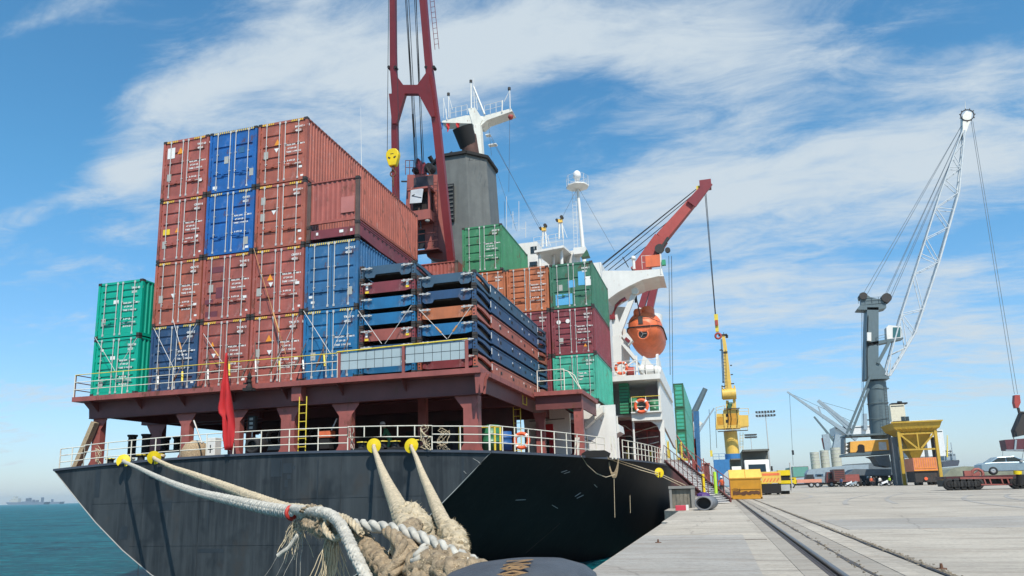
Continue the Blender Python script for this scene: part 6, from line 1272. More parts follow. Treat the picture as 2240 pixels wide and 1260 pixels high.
for v in tx.data.vertices:
    r_ = math.hypot(v.co.x, v.co.y); 
    zz2 = .6625-.45*r_**2.05
    d = tl@Vector((v.co.x, v.co.y*.98, zz2)); v.co.z = d.z+.006
# ================================================================ gangway and things on the quay
P = at
gw0 = P(1470, 1003, X=-2.6); gw1 = P(1578, 1100, Z=.25)
gt = thing('gangway', Vector((gw1.x, gw1.y, 0)), 'rust red gangway stairs leading from the ship down to the quay', 'gangway')
top = Vector((-2.7, 46.5, P(1478, 1003, Y=46.5).z)); bot = P(1575, 1095, Y=37.5); bot.z = max(bot.z, .12)
top = P(1470, 1006, Y=47.0); d = bot-top; sd = Vector((1, .10, 0)).normalized()*.52
Lf, Rt = -sd, sd
b = MB()
for s in (Lf, Rt): b.beam(top+s, bot+s, .07, .20)
b.build('stringer', 'deck_red', gt)
b = MB(); n_ = 26
for i in range(n_): c = top+d*((i+.5)/n_); b.add([c-sd*.93+Vector((0, .10, 0)), c+sd*.93+Vector((0, .10, 0)), c+sd*.93-Vector((0, .12, 0)), c-sd*.93-Vector((0, .12, 0)), c-sd*.93+Vector((0, .10, -.03)), c+sd*.93+Vector((0, .10, -.03)), c+sd*.93-Vector((0, .12, .03)), c-sd*.93-Vector((0, .12, .03))], [(0, 1, 2, 3), (7, 6, 5, 4), (0, 4, 5, 1), (1, 5, 6, 2), (2, 6, 7, 3), (3, 7, 4, 0)])
b.build('treads', 'galv', gt)
b = MB(); c0 = top+Vector((0, 0, -.09)); c1 = bot+Vector((0, 0, -.09)); b.add([c0+Lf*.9, c0+Rt*.9, c1+Rt*.9, c1+Lf*.9], [(0, 1, 2, 3)]); b.build('step_plate', 'gang_plate', gt)
for s, nm in ((Lf, 0), (Rt, 1)):
    b = MB(); u_ = Vector((0, 0, 1.0)); b.cyl(top+s+u_, bot+s+u_, .022, n=5); b.cyl(top+s+u_*.5, bot+s+u_*.5, .016, n=5)
    for i in range(11): c = top+s+d*(i/10); b.cyl(c, c+u_, .022, n=5)
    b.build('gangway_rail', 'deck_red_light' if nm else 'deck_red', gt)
b = MB(); b.box((top.x-.9, top.y, top.z-.12), (top.x+.5, top.y+1.4, top.z)); b.build('top_platform', 'rust_steel', gt)
# netting and clutter around the head of the gangway
o = thing('gangway_gear', P(1440, 1000, Y=45), 'cluster of yellow and rusty posts at the head of the gangway', 'posts')
b = MB(); rr = random.Random(4)
for i in range(9): u = 1455+rr.uniform(0, 42); c = P(u, 1000+(u-1455)*.25, Y=47+rr.uniform(-.5, 3)); b.cyl(c, c+Vector((0, 0, rr.uniform(.9, 1.4))), .03, n=5)
b.build('post', 'rail_yellow', o); b = MB()
for i in range(9): u = 1485+rr.uniform(0, 62); c = P(u, 1008+(u-1485)*.9, Y=50); b.cyl(c, c+Vector((rr.uniform(-.3, .3), 0, rr.uniform(.8, 1.8))), .035, n=5)
b.beam(P(1480, 952, Y=50), P(1556, 1062, Y=46), .05, .05); b.beam(P(1490, 985, Y=50), P(1545, 1062, Y=46), .05, .05); b.build('rusty_post', 'deck_red_light', o)
b = MB(); b.beam(P(1484, 1004, Y=49), P(1506, 1006, Y=49), .3, .15); b.build('tread', 'rail_yellow', o)
o = thing('red_box', P(1545, 1040, Y=60), 'dull red deck housing seen beyond the gangway', 'deck box'); b = MB(); b.box((P(1538, 0+1016, Y=60).x, 60, .5), (P(1551, 1016, Y=60).x, 62, P(1545, 1015, Y=60).z)); b.build('panel', 'deck_red', o); b = MB(); b.box((P(1536, 1016, Y=60).x, 59.9, P(1545, 1015, Y=60).z), (P(1553, 1016, Y=60).x, 62.1, P(1545, 1013, Y=60).z)); b.build('lid', 'crane_salmon', o)
for u, v, Y, cl, lb in ((1538, 1050, 38.5, 'rig_yellow', 'yellow wrapped post foot of the gangway, left one'), (1564, 1045, 39, 'lime', 'lime green wrapped post at the foot of the gangway, right one')):
    p = P(u, v, Y=Y); o = thing('wrapped_post', Vector((p.x, p.y, 0)), lb, 'post'); b = MB(); b.cyl((p.x, p.y, .1), (p.x, p.y, p.z+.3), .085, n=8); b.build('sleeve', cl, o); b = MB(); b.cyl((p.x, p.y, 0), (p.x, p.y, p.z+.42), .03, n=6); b.build('post', 'galv', o)
# concrete shelter box
s0 = P(1466, 1111, Z=0); s1 = P(1519, 1113, Z=0); Ys = 31.0; x0 = P(1466, 1108, Y=Ys).x; x1 = P(1521, 1108, Y=Ys).x; zt_ = P(1490, 1064, Y=Ys).z
o = thing('concrete_box', ((x0+x1)/2, Ys, 0), 'grey framed wooden doored concrete box standing at the quay edge', 'concrete box')
b = MB(); b.box((x0, Ys, 0), (x0+.10, Ys+.9, zt_-.09)); b.box((x1-.14, Ys, 0), (x1, Ys+.9, zt_-.09)); b.box((x0-.02, Ys-.03, zt_-.09), (x1+.02, Ys+.95, zt_+.02)); b.box((x0+.1, Ys+.85, 0), (x1-.14, Ys+.9, zt_-.09)); b.build('frame', 'concrete_grey', o)
b = MB(); n_ = 5
for i in range(n_): a = x0+.10+(x1-x0-.24)*i/n_; b.box((a+.005, Ys+.12, 0.02), (a+(x1-x0-.24)/n_-.005, Ys+.16, zt_-.12))
b.build('planks', 'plank_grey', o)
c = P(1491, 1117, Z=0); o = thing('red_white_block', c, 'small red and white painted block lying in front of the concrete box', 'block'); b = MB(); b.box(c+Vector((-.22, 0, 0)), c+Vector((.16, .3, .19))); b.build('red_part', 'block_red', o, bevel=.015); b = MB(); b.box(c+Vector((.162, 0, 0)), c+Vector((.26, .3, .20))); b.build('white_part', 'ship_white', o, bevel=.01)
c = P(1540, 1117, Z=0); o = thing('tube_fender', c+Vector((0, 0, 0)), 'grey rubber tube lying on the quay with its dark opening towards the viewer', 'rubber tube')
b = MB(); cc = c+Vector((0, 0, .25)); prof_ = [(.245, 0), (.29, -.02), (.30, .05), (.30, 1.5), (.24, 1.5), (.24, .02)]; b.lathe(cc, prof_, n=24, axis=(.12, 1, 0))
for v in b.v: v.z = .0+(v.z-cc.z+.30)*.86; v.x = cc.x+(v.x-cc.x)*1.08
b.build('tube', 'tube_grey', o); b = MB(); b.cyl(cc+Vector((.03, .35, -.04)), cc+Vector((.035, .4, -.04)), .235, n=20); b.build('hollow', 'black', o)
b = MB(); b.lathe(c+Vector((0, .9, .50)), [(.26, 0), (.24, .08), (.12, .14), (0, .15)], n=9, smooth=False); q = b.build('purple_sheet', 'purple', None); tag(q, 'purple sheet draped over the grey rubber tube', 'sheet')
# ---- yellow skip
s0 = P(1600, 1093, Z=0); s1 = P(1669, 1092, Z=0); Yk = s0.y; x0, x1 = s0.x, P(1669, 1092, Y=Yk).x; zf = P(1630, 1046, Y=Yk).z; ztp = P(1630, 1027, Y=Yk+.75).z
sk = thing('skip', ((x0+x1)/2, Yk, 0), 'yellow steel rubbish skip with rusty base standing on the crane rail', 'skip')
b = MB(); b.prism([(x0+.03, Yk+.05, .10), (x0+.03, Yk+1.6, .10), (x0-.02, Yk+1.9, zf), (x0-.02, Yk, zf)], (x1-x0-.04, 0, 0)); bd_ = b.build('body', 'skip_yellow', sk)
b = MB(); b.box((x0-.04, Yk-.04, zf-.05), (x1+.04, Yk-.005, zf+.02)); b.box((x0+.02, Yk-.012, .62), (x1-.02, Yk+.05, .66)); b.box((x0-.0, Yk+.0, .02), (x0+.08, Yk+.04, zf-.05)); b.box((x1-.10, Yk+.0, .02), (x1-.02, Yk+.04, zf-.05)); b.box((x0, Yk, .02), (x1, Yk+.08, .12)); b.build('rim', 'skip_yellow', sk)
for a, e in ((x0-.03, (x0+x1)/2-.01), ((x0+x1)/2+.01, x1+.03)): b = MB(); b.prism([(a, Yk-.05, zf+.02), (a, Yk+.02, zf+.05), (a, Yk+.75, ztp), (a, Yk+1.9, ztp), (a, Yk+1.9, zf+.02)], (e-a, 0, 0)); b.build('lid', 'skip_lid', sk)
b = MB(); rr = random.Random(3)
vs = [(x0+.12+i*(x1-x0-.24)/14, Yk+.02, .24+.10*rr.random()) for i in range(15)]+[(x1-.12-i*(x1-x0-.24)/14, Yk+.02, .42+.12*rr.random()) for i in range(15)]
b.prism(vs, (0, .02, 0)); b.build('scraped_patch', 'soot_rust', sk)
text('TPS', .26, (x0+.18, Yk+.015, .50), (1, 0, 0), (0, 0, 1), 'soot_rust', sk, 'painted_letters')
b = MB()
for xx in (x0+.2, x1-.35): b.box((xx, Yk+.1, 0), (xx+.15, Yk+1.5, .10))
b.build('skid', 'rust_steel', sk)
# ---- trucks
def wheel(par, c, r, w_, ax=(1, 0, 0), n=18, rim='tin'):
    b = MB(); c = Vector(c); b.lathe(c-Vector(ax)*w_/2, [(r*.62, 0), (r*.95, 0), (r, w_*.15), (r, w_*.85), (r*.95, w_), (r*.62, w_)], n=n, axis=ax); wl = b.build('wheel', 'tyre', par); b = MB(); b.lathe(c-Vector(ax)*w_/2, [(0, .05), (r*.3, .02), (r*.62, .04), (r*.62, w_-.04), (0, w_-.05)], n=n, axis=ax); b.build('rim', rim, wl)
def truck(u0, u1, vb, Y, label, flip=False, tip=True):
    a = P(u0, vb, Y=Y); e = P(u1, vb, Y=Y); x0, x1 = a.x, e.x; w_ = x1-x0; cx = (x0+x1)/2
    t = thing('dump_truck', (cx, Y, 0), label, 'truck'); yF = Y
    b = MB(); b.box((x0+.25, yF+.3, .55), (x1-.25, yF+7, .95)); b.build('chassis', 'casting', t)
    b = MB(); b.prism([(x0+.05, yF, 1.15), (x0+.05, yF, 1.75), (x0+.05, yF+.22, 2.75), (x0+.05, yF+.5, 3.0), (x0+.05, yF+1.9, 3.0), (x0+.05, yF+1.9, 1.15)], (w_-.1, 0, 0)); cb = b.build('cab', 'ship_white', t, bevel=.05)
    b = MB(); b.prism([(x0+.35, yF-.012, 1.85), (x1-.35, yF-.012, 1.85), (x1-.35, yF+.18, 2.60), (x0+.35, yF+.18, 2.60)], (0, .03, 0)); b.build('windscreen', 'glass_dark', cb)
    b = MB(); b.box((x0, yF-.10, .45), (x1, yF+.3, 1.12)); bp = b.build('bumper', 'rig_yellow', t)
    b = MB(); k = x0+.1
    while k < x1-.25: b.prism([(k, yF-.112, .60), (k+.12, yF-.112, .60), (k+.26, yF-.112, .80), (k+.14, yF-.112, .80)], (0, .008, 0)); k += .28
    b.build('chevrons', 'orange_mark', bp)
    for xx in (x0+.25, x1-.25): b = MB(); b.cyl((xx, yF-.13, .98), (xx, yF-.06, .98), .10, n=10); b.build('headlight', 'tin', bp)
    for xx in (x0-.12, x1+.12): b = MB(); b.cb((xx, yF+.15, 2.2), (.16, .08, .40)); b.build('mirror', 'black', cb)
    b = MB(); zb = 2.85; b.box((x0-.05, yF+.2, zb+.9), (x1+.05, yF+.35, zb+1.05)); b.prism([(x0-.05, yF+2.0, 1.2), (x0-.05, yF+1.95, zb+.85), (x0-.05, yF+.2, zb+.95), (x0-.05, yF+.2, zb+1.02), (x0-.05, yF+7, zb+1.02), (x0-.05, yF+7, 1.2)], (.08, 0, 0)); b.prism([(x1-.03, yF+2.0, 1.2), (x1-.03, yF+1.95, zb+.85), (x1-.03, yF+.2, zb+.95), (x1-.03, yF+.2, zb+1.02), (x1-.03, yF+7, zb+1.02), (x1-.03, yF+7, 1.2)], (.08, 0, 0)); b.box((x0+.03, yF+1.98, 1.0), (x1-.03, yF+2.1, zb+.93)); b.box((x0+.03, yF+.36, zb+.98), (x1-.03, yF+6.9, zb+1.04)); b.build('tipper_body', 'tarp', t)
    for xx in (x0+.18, x1-.18):
        for dy in (1.0, 4.6, 5.9): wheel(t, (xx, yF+dy, .50), .50, .30)
    return t
truck(1633, 1690, 1078, 66.5, 'white cabbed tipper truck facing the viewer behind the yellow skip')
truck(1604, 1634, 1075, 88, 'second white cabbed tipper truck mostly hidden behind the skip')
o = thing('striped_barrier', P(1690, 1078, Y=64.5), 'orange and yellow striped barrier on black feet beside the white truck', 'barrier'); b = MB(); a = P(1668, 1077, Y=64.5); c = P(1707, 1031, Y=64.5); b.box((a.x, 64.5, P(0+1690, 1057, Y=64.5).z), (c.x, 64.7, c.z)); bb_ = b.build('panel', 'crane_yellow', o)
b = MB(); k = a.x+.1; z0 = P(1690, 1054, Y=64.5).z; z1 = P(1690, 1046, Y=64.5).z
while k < c.x-.3: b.prism([(k, 64.488, z0), (k+.10, 64.488, z0), (k+.28, 64.488, z1), (k+.18, 64.488, z1)], (0, .008, 0)); k += .26
b.box((a.x+.1, 64.488, P(1690, 1040, Y=64.5).z), (c.x-.1, 64.496, P(1690, 1035, Y=64.5).z)); b.build('chevrons', 'boat_orange', bb_)
b = MB(); b.box((a.x+.05, 64.55, .12), (c.x-.05, 66, P(1690, 1058, Y=64.5).z)); b.build('base', 'soot', o)
for xx in (a.x+.3, c.x-.3): wheel(o, (xx, 65, .3), .3, .2)
o = thing('yellow_forklift', P(1715, 1078, Y=68), 'yellow and black machine with a tall thin pole right of the striped barrier', 'machine'); a = P(1706, 1079, Y=68); c = P(1729, 1028, Y=68); b = MB(); b.box((a.x, 68, P(1715, 1040, Y=68).z), (c.x-.05, 69.5, c.z)); b.box((a.x, 68, P(1715, 1058, Y=68).z), (c.x-.05, 69.5, P(1715, 1051, Y=68).z)); b.build('body', 'rig_yellow', o); b = MB(); b.box((a.x+.05, 68.1, .3), (c.x-.1, 69.4, P(1715, 1030, Y=68).z)); b.build('engine_cover', 'soot', o)
b = MB(); b.box((P(1709, 1070, Y=67).x, 67, .28), (P(1729, 1070, Y=67).x, 67.6, P(1715, 1060, Y=67).z)); b.build('counterweight', 'tin', o); wheel(o, (P(1718, 1075, Y=67.3).x, 67.5, .24), .24, .7); b = MB(); b.cyl((c.x, 68, .2), (c.x, 68, P(1729, 1012, Y=68).z), .05); b.build('mast_pole', 'galv', o)
# ---- yellow portal crane on its blue gantry
Yp = 130.; Q = lambda u, v, Y=Yp: at(u, v, Y=Y)
pc = thing('portal_crane', Vector((Q(1600, 1060).x, Yp, 0)), 'yellow slewing portal crane with upright jib on a blue gantry', 'crane')
b = MB(); a = Q(1562, 1030); c = Q(1637, 1003); b.box((a.x, Yp, a.z), (c.x, Yp+5, c.z)); b.prism([(a.x, Yp, a.z), (a.x+2.2, Yp, a.z), (a.x+1.3, Yp, a.z-.9), (a.x+1.3, Yp, .6), (a.x, Yp, .6)], (0, 1.4, 0)); b.prism([(c.x, Yp, a.z), (c.x-2.2, Yp, a.z), (c.x-1.3, Yp, a.z-.9), (c.x-1.3, Yp, .6), (c.x, Yp, .6)], (0, 1.4, 0)); b.box((a.x, Yp+3.6, .6), (a.x+1.2, Yp+5, a.z)); b.box((c.x-1.2, Yp+3.6, .6), (c.x, Yp+5, a.z)); gp = b.build('gantry', 'portal_blue', pc)
b = MB()
for xx in (a.x+.6, c.x-.6):
    for dy in (.7, 4.3): b.cb((xx, Yp+dy, .45), (1.0, 1.8, .7)); b.cyl((xx-.2, Yp+dy-.6, .3), (xx+.2, Yp+dy-.6, .3), .3, n=10)
b.build('bogie', 'casting', pc)
railing([(a.x, Yp+.1, c.z), (a.x+2.0, Yp+.1, c.z)], 1.0, 2, 'portal_blue', parent=gp, sp=1, r=.03)
b = MB(); p = Q(1603, 990); r_ = (Q(1619, 990).x-Q(1588, 990).x)/2; b.cyl((p.x, Yp+2, c.z), (p.x, Yp+2, Q(1603, 992).z), r_*1.12, n=20); b.build('slew_ring', 'portal_blue', pc)
b = MB(); b.cyl((p.x, Yp+2, Q(1603, 992).z), (p.x-.1, Yp+2, Q(1603, 940).z), r_, r_*.98, n=20); b.build('column', 'crane_yellow', pc)
b = MB(); a = Q(1585, 937); c = Q(1616, 895); b.box((a.x, Yp-.2, a.z), (c.x, Yp+4, c.z)); b.prism([Q(1566, 938), Q(1586, 938), Q(1586, 905), Q(1567, 905)], (0, 2.5, 0)); b.prism([Q(1616, 934), Q(1638, 932), Q(1637, 908), Q(1616, 908)], (0, 2.5, 0)); mh = b.build('machinery_house', 'crane_yellow', pc)
b = MB(); b.box((a.x+.5, Yp-.215, a.z+.5), (c.x-.5, Yp-.201, c.z-.7)); b.box((Q(1569, 920).x, Yp-.015, Q(1569, 930).z), (Q(1582, 920).x, Yp-.001, Q(1569, 912).z)); b.build('door_panel', 'skip_yellow', mh)
railing([Q(1567, 904, Yp-.2), Q(1586, 900, Yp-.2)], 1.0, 2, 'crane_yellow', parent=mh, r=.04); railing([Q(1616, 906, Yp-.2), Q(1638, 906, Yp-.2)], 1.0, 2, 'crane_yellow', parent=mh, r=.04); railing([Q(1566, 945, Yp-.6), Q(1640, 943, Yp-.6)], .0, 0, 'crane_yellow', parent=mh, r=.03) if False else None
b = MB(); b.prism([Q(1588, 896), Q(1594, 896), Q(1594, 876), Q(1588, 876)], (0, 1, 0)); b.prism([Q(1606, 896), Q(1611, 896), Q(1609, 868), Q(1603, 874)], (0, 1, 0)); b.prism([Q(1590, 896), Q(1606, 896), Q(1603, 880), Q(1592, 880)], (0, .5, 0)); b.build('a_frame', 'crane_yellow', pc)
b = MB(); b.cyl(Q(1594, 884), Q(1602, 884), .3); b.cb(Q(1596, 890), (.6, .6, .8)); b.build('gear', 'deck_green', pc)
b = MB(); p0 = Q(1580, 863); p1 = Q(1610, 861); b.cyl(p0+Vector((0, 0, 0)), p1, .95, n=18); b.box(Q(1581, 856, Yp-.4), Q(1609, 850, Yp+.5)); b.prism([Q(1579, 872), Q(1582, 872), Q(1581, 843), Q(1578, 843)], (0, .6, 0)); b.prism([Q(1608, 870), Q(1611, 870), Q(1608, 843), Q(1605, 843)], (0, .6, 0)); b.build('counterweight', 'crane_yellow', pc)
b = MB(); b.beam(Q(1594, 856), Q(1586, 760), 1.15, 1.0, .62, .6, up=(0, -1, 0)); b.beam(Q(1586, 760), Q(1582, 733), .62, .6, .5, .5, up=(0, -1, 0)); b.build('jib', 'crane_yellow', pc)
b = MB()
for v, w_, s in ((840, .9, 1), (820, .6, 1), (800, .5, 1), (770, 1.2, 0), (765, .7, -1), (835, .6, -1), (845, .8, -1)):
    p = Q(1586+(v-760)*.083, v, Yp-.35); b.cb(p+Vector((s*.75, 0, 0)), (w_*.6, .3, .16))
b.cb(Q(1581, 733, Yp), (1.5, .8, .22)); b.cyl(Q(1590, 733), Q(1590, 739), .22); b.cyl(Q(1583, 733), Q(1583, 727), .05); b.build('jib_fittings', 'casting', pc)
b = MB()
for u0, u1 in ((1577, 1581), (1579, 1583)): b.cyl(Q(u0, 742), Q(u1, 838), .05, n=4)
b.build('wire', 'wire', pc)
b = MB()
for u0, u1, v in ((1570, 1636, 942), (1584, 1618, 893)): b.box((Q(u0, v, Yp-.5).x, Yp-.7, Q(1600, v, Yp-.5).z-.12), (Q(u1, v, Yp-.5).x, Yp-.21, Q(1600, v, Yp-.5).z))
b.build('catwalk', 'casting', pc)
railing([Q(1570, 942, Yp-.65), Q(1636, 942, Yp-.65)], .9, 2, 'crane_yellow', parent=pc, sp=1.2, r=.035)
b = MB()
for u in (1592, 1598, 1612): b.tube([Q(u, 936, Yp-.3), Q(u+2, 915, Yp-.45), Q(u-1, 897, Yp-.3)], .05, n=4)
for v in (925, 912): b.box(Q(1588, v, Yp-.23), Q(1592, v-7, Yp-.21))
b.build('hose', 'soot', pc)
ladder(Q(1588, 850, Yp-.9), Q(1584, 765, Yp-.6), .45, (1, 0, 0), 'casting', parent=pc, step=.6, r=.035)
ladder(Q(1622, 984, Yp+1), Q(1622, 946, Yp+1), .5, (1, 0, 0), 'crane_yellow', parent=pc, step=.5, r=.04)
# ---- container ship beyond: mint stack and far jibs
def farbox(u0, u1, v0, v1, Y, L, m, label, name='shipping_container', cat='container', grp=None, ribs=True):
    a = P(u0, v1, Y=Y); c = P(u1, v0, Y=Y); t = thing(name, ((a.x+c.x)/2, Y, a.z), label, cat, grp); b = MB(); b.box((a.x, Y+.03, a.z), (c.x, Y+L, c.z)); b.build('body', m, t)
    f = MB(); w_ = .14
    for xx in (a.x-.01, c.x-w_+.01): f.box((xx, Y, a.z), (xx+w_, Y+.2, c.z+.01))
    for zz in (a.z, c.z-w_): f.box((a.x+w_, Y+.001, zz), (c.x-w_, Y+.1, zz+w_))
    f.build('frame', 'frame_grime' if m != 'cont_mint' else 'deck_green', t)
    if ribs:
        d = MB(); n_ = 5
        for i in range(n_): z = a.z+w_+(c.z-a.z-2*w_)*(i+.6)/n_; d.box((a.x+w_, Y+.0, z), (c.x-w_, Y+.028, z+.10))
        d.build('door_ribs', 'deck_green2' if m == 'cont_mint' else 'casting', t)
    return t
Yq = 72
for i, (v0, v1) in enumerate(((838, 892), (892, 942), (942, 990))):
    farbox(1476+i*3, 1494+i*3.4, v0, v1, Yq, 24, 'cont_mint', ['topmost', 'middle', 'lowest'][i]+' of three mint containers on the deck beyond the white superstructure')
for i, (u, v0, v1, cl) in enumerate(((1509, 905, 960, 'deck_red'), (1516, 960, 1010, 'crane_red_lit'), (1523, 900, 1012, 'cont_steelblue'))):
    b = MB(); b.beam(P(u, v0, Y=100), P(u+5, v1+20, Y=100), .7, .7); o = b.build('deck_post', cl, None); tag(o, ['dark red', 'bright red', 'blue'][i]+' upright post on deck right of the mint containers', 'post')
fc2 = thing('far_ship_crane', P(1512, 960, Y=160), 'grey tubular crane jib rising right of the mint containers', 'crane'); b = MB(); b.cyl(P(1510, 920, Y=160), P(1543, 850, Y=160), .75, .55, n=10); b.build('jib', 'crane_grey', fc2)
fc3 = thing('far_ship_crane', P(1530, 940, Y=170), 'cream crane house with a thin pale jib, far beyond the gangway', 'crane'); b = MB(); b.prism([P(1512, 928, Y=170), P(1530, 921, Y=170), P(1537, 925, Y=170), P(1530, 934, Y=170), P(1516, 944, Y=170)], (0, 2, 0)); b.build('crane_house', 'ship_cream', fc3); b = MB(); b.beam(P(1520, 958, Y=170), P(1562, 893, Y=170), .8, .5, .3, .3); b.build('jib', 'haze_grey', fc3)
b = MB()
for u, v0, v1 in ((1568, 900, 980), (1555, 895, 990)): b.cyl(P(u-4, v0, Y=170), P(u, v1, Y=170), .05, n=4)
b.build('hoist_wire', 'wire', fc3); b = MB(); b.cb(P(1556, 992, Y=170), (.5, .5, 1.4)); b.build('hook', 'rail_yellow', fc3)
# ---- floodlight masts
def flood(u, vt, vb, Y, label, sp, dbl):
    a = P(u, vb, Y=Y); c = P(u-(vb-vt)*.05, vt, Y=Y); c.x = a.x; o = thing('floodlight_mast', (a.x, Y, 0), label, 'floodlight'); b = MB(); b.cyl((a.x, Y, 0), (a.x, Y, c.z), .35, .16, n=8); b.build('mast', 'galv', o)
    for k in range(2):
        b = MB(); z = c.z-(1.6*k if dbl else 1.3*k); b.cyl((a.x-sp, Y, z), (a.x+sp, Y, z), .08, n=5)
        for i in range(7):
            x = a.x-sp+2*sp*i/6; b.cb((x, Y-.3, z+.5), (.9, .4, .8)); b.cyl((x, Y, z), (x, Y, z+.5), .08, n=4)
        b.build('lamp_row', 'casting', o)
flood(1687, 903, 1045, 330, 'tall floodlight mast with a wide lamp head above the white truck', 3.6, 1); flood(1650, 953, 1045, 420, 'smaller, farther floodlight mast left of the wide one', 2.8, 0)
# ---- grey mobile harbour crane
Yg = 158.; Q = lambda u, v, Y=Yg: at(u, v, Y=Y)
gc = thing('harbour_crane', Vector((Q(1925, 1050).x, Yg, 0)), 'tall grey harbour crane tower with white lattice jib and orange machinery house', 'crane')
b = MB(); vs = []
p0, p1, p2 = Q(1930, 958), Q(1921, 832), Q(1910, 745)
def rr_(u0, u1, v): return (Q(u1, v).x-Q(u0, v).x)/2
b.cyl((Q(1931, 958).x, Yg+2.5, p0.z), (Q(1921, 828).x, Yg+2.5, p1.z), rr_(1910, 1951, 950), rr_(1899, 1944, 832), n=28); b.build('tower', 'crane_grey', gc)
b = MB(); b.prism([Q(1893, 830), Q(1946, 828), Q(1940, 815), Q(1922, 790), Q(1922, 672), Q(1897, 672), Q(1894, 760)], (0, 3.4, 0)); b.build('upper_tower', 'crane_grey', gc)
b = MB(); b.prism([Q(1875, 676), Q(1881, 668), Q(1920, 664), Q(1938, 663), Q(1939, 673), Q(1920, 678), Q(1878, 677)], (0, 3, 0)); b.prism([Q(1884, 668), Q(1882, 641), Q(1889, 640), Q(1906, 651), Q(1930, 655), Q(1936, 664)], (0, 1.2, 0)); b.build('mast_head', 'crane_grey', gc)
b = MB()
for u, v in ((1939, 652), (1888, 648)): b.cyl(Q(u, v)-Vector((0, .4, 0)), Q(u, v)+Vector((0, 1.8, 0)), .95 if u > 1900 else .75, n=16)
b.build('sheave', 'casting', gc)
b = MB(); b.prism([Q(1896, 750), Q(1896, 758), Q(1945, 748), Q(1976, 741), Q(1976, 738), Q(1940, 742)], (0, 2.2, 0)); b.beam(Q(1920, 795), Q(1945, 748), .6, .6); wk = b.build('cab_walkway', 'crane_grey', gc)
for u in (1901, 1908, 1918): b = MB(); b.cyl(Q(u, 754, Yg-.02), Q(u, 754, Yg-.001), .28, n=10); b.build('hole', 'black', wk)
b = MB(); b.prism([Q(1940, 742), Q(1972, 739), Q(1971, 714), Q(1944, 711), Q(1939, 716)], (0, 2, 0)); cb = b.build('cab', 'ship_white', gc); b = MB(); b.prism([Q(1953, 739, Yg-.03), Q(1970, 737, Yg-.03), Q(1970, 716, Yg-.03), Q(1953, 716, Yg-.03)], (0, .02, 0)); b.build('cab_glass', 'glass_teal', cb)
b = MB(); b.prism([Q(1897, 745, Yg-.8), Q(1906, 746, Yg-.8), Q(1906, 727, Yg-.8), Q(1897, 727, Yg-.8)], (0, .7, 0)); b.build('control_box', 'ship_white', gc)
railing([Q(1918, 747, Yg-.2), Q(1940, 742, Yg-.2)], 1.0, 2, 'crane_grey', parent=gc, r=.04)
ladder(Q(1944, 952, Yg-.9), Q(1936, 845, Yg-.7), .5, (1, 0, 0), 'casting', parent=gc, step=.6, r=.04)
b = MB()
for v in (848, 880, 915): b.torus((Q(1927, v).x-.1, Yg+2.5, Q(1925, v).z), rr_(1902, 1947, v)*1.06, .07, axis=(0, 0, 1), n=28, k=4)
b.each('flange_ring', 'crane_grey', gc)
b = MB(); b.tube([Q(1903, 940, Yg-.6), Q(1899, 860, Yg-.5), Q(1897, 780, Yg-.2), Q(1899, 690, Yg-.2)], .08, n=5); b.build('cable_conduit', 'soot', gc)
railing([Q(1878, 664, Yg-.1), Q(1938, 660, Yg-.1)], 1.1, 2, 'crane_grey', parent=gc, sp=1.2, r=.04)
# lattice jib
jl = [(1936, 822, 1949, 824), (1975, 690, 2000, 735), (2018, 560, 2052, 574), (2060, 430, 2094, 400), (2105, 290, 2110, 288)]
J0 = [Q(1937, 820), Q(1973, 686), Q(2015, 555), Q(2058, 420), Q(2106, 285)]; J1 = [Q(1947, 822), Q(2003, 727), Q(2055, 572), Q(2098, 420), Q(2111, 285)]
b = MB(); dep = Vector((0, 2.4, 0))
ch = [[], []]
for k in range(4):
    n_ = (3, 3, 4, 5)[k]
    for i in range(n_+(k == 3)):
        t = i/n_; ch[0].append(J0[k].lerp(J0[k+1], t)); ch[1].append(J1[k].lerp(J1[k+1], t))
for s in (0, 1):
    for i in range(len(ch[s])-1):
        for dd in (Vector((0, 0, 0)), dep*(1-.6*i/len(ch[0]))): b.cyl(ch[s][i]+dd, ch[s][i+1]+dd, .20 if s else .15, n=6)
b.build('jib_chord', 'lattice_white', gc)
b = MB()
for i in range(len(ch[0])-1):
    for dd in (Vector((0, 0, 0)), dep*(1-.6*i/len(ch[0]))):
        if i % 2: b.cyl(ch[0][i]+dd, ch[1][i+1]+dd, .085, n=5)
        else: b.cyl(ch[1][i]+dd, ch[0][i+1]+dd, .085, n=5)
        if i % 3 == 0: b.cyl(ch[0][i]+dd, ch[1][i]+dd, .08, n=5)
    dd = dep*(1-.6*i/len(ch[0])); b.cyl(ch[0][i], ch[0][i]+dd, .06, n=4); b.cyl(ch[1][i], ch[1][i]+dd, .06, n=4)
b.build('jib_lacing', 'lattice_white', gc)
b = MB(); c = Q(2116, 252); b.torus(c, 1.2, .12, axis=(0, 1, 0), n=22, k=5); 
for i in range(11): t = 2*math.pi*i/11; d_ = Vector((math.cos(t), 0, math.sin(t))); b.cyl(c+d_*1.1, c+d_*1.5, .10, n=5)
b.build('head_guard_ring', 'casting', gc)
b = MB(); b.prism([Q(2106, 290), Q(2113, 290), Q(2124, 262), Q(2126, 246), Q(2114, 242), Q(2106, 252)], (0, 1.5, 0)); b.cyl(Q(2112, 242), Q(2111, 222), .05, n=4); b.build('jib_head', 'ship_cream', gc)
b = MB()
for (u0, v0), (u1, v1) in (((1890, 640), (2103, 275)), ((1896, 645), (2106, 270)), ((1936, 645), (2106, 280)), ((1939, 645), (2108, 276)), ((1946, 650), (2108, 290)), ((1950, 652), (2110, 286))): b.cyl(Q(u0, v0, Yg+1), Q(u1, v1, Yg+1), .045, n=4)
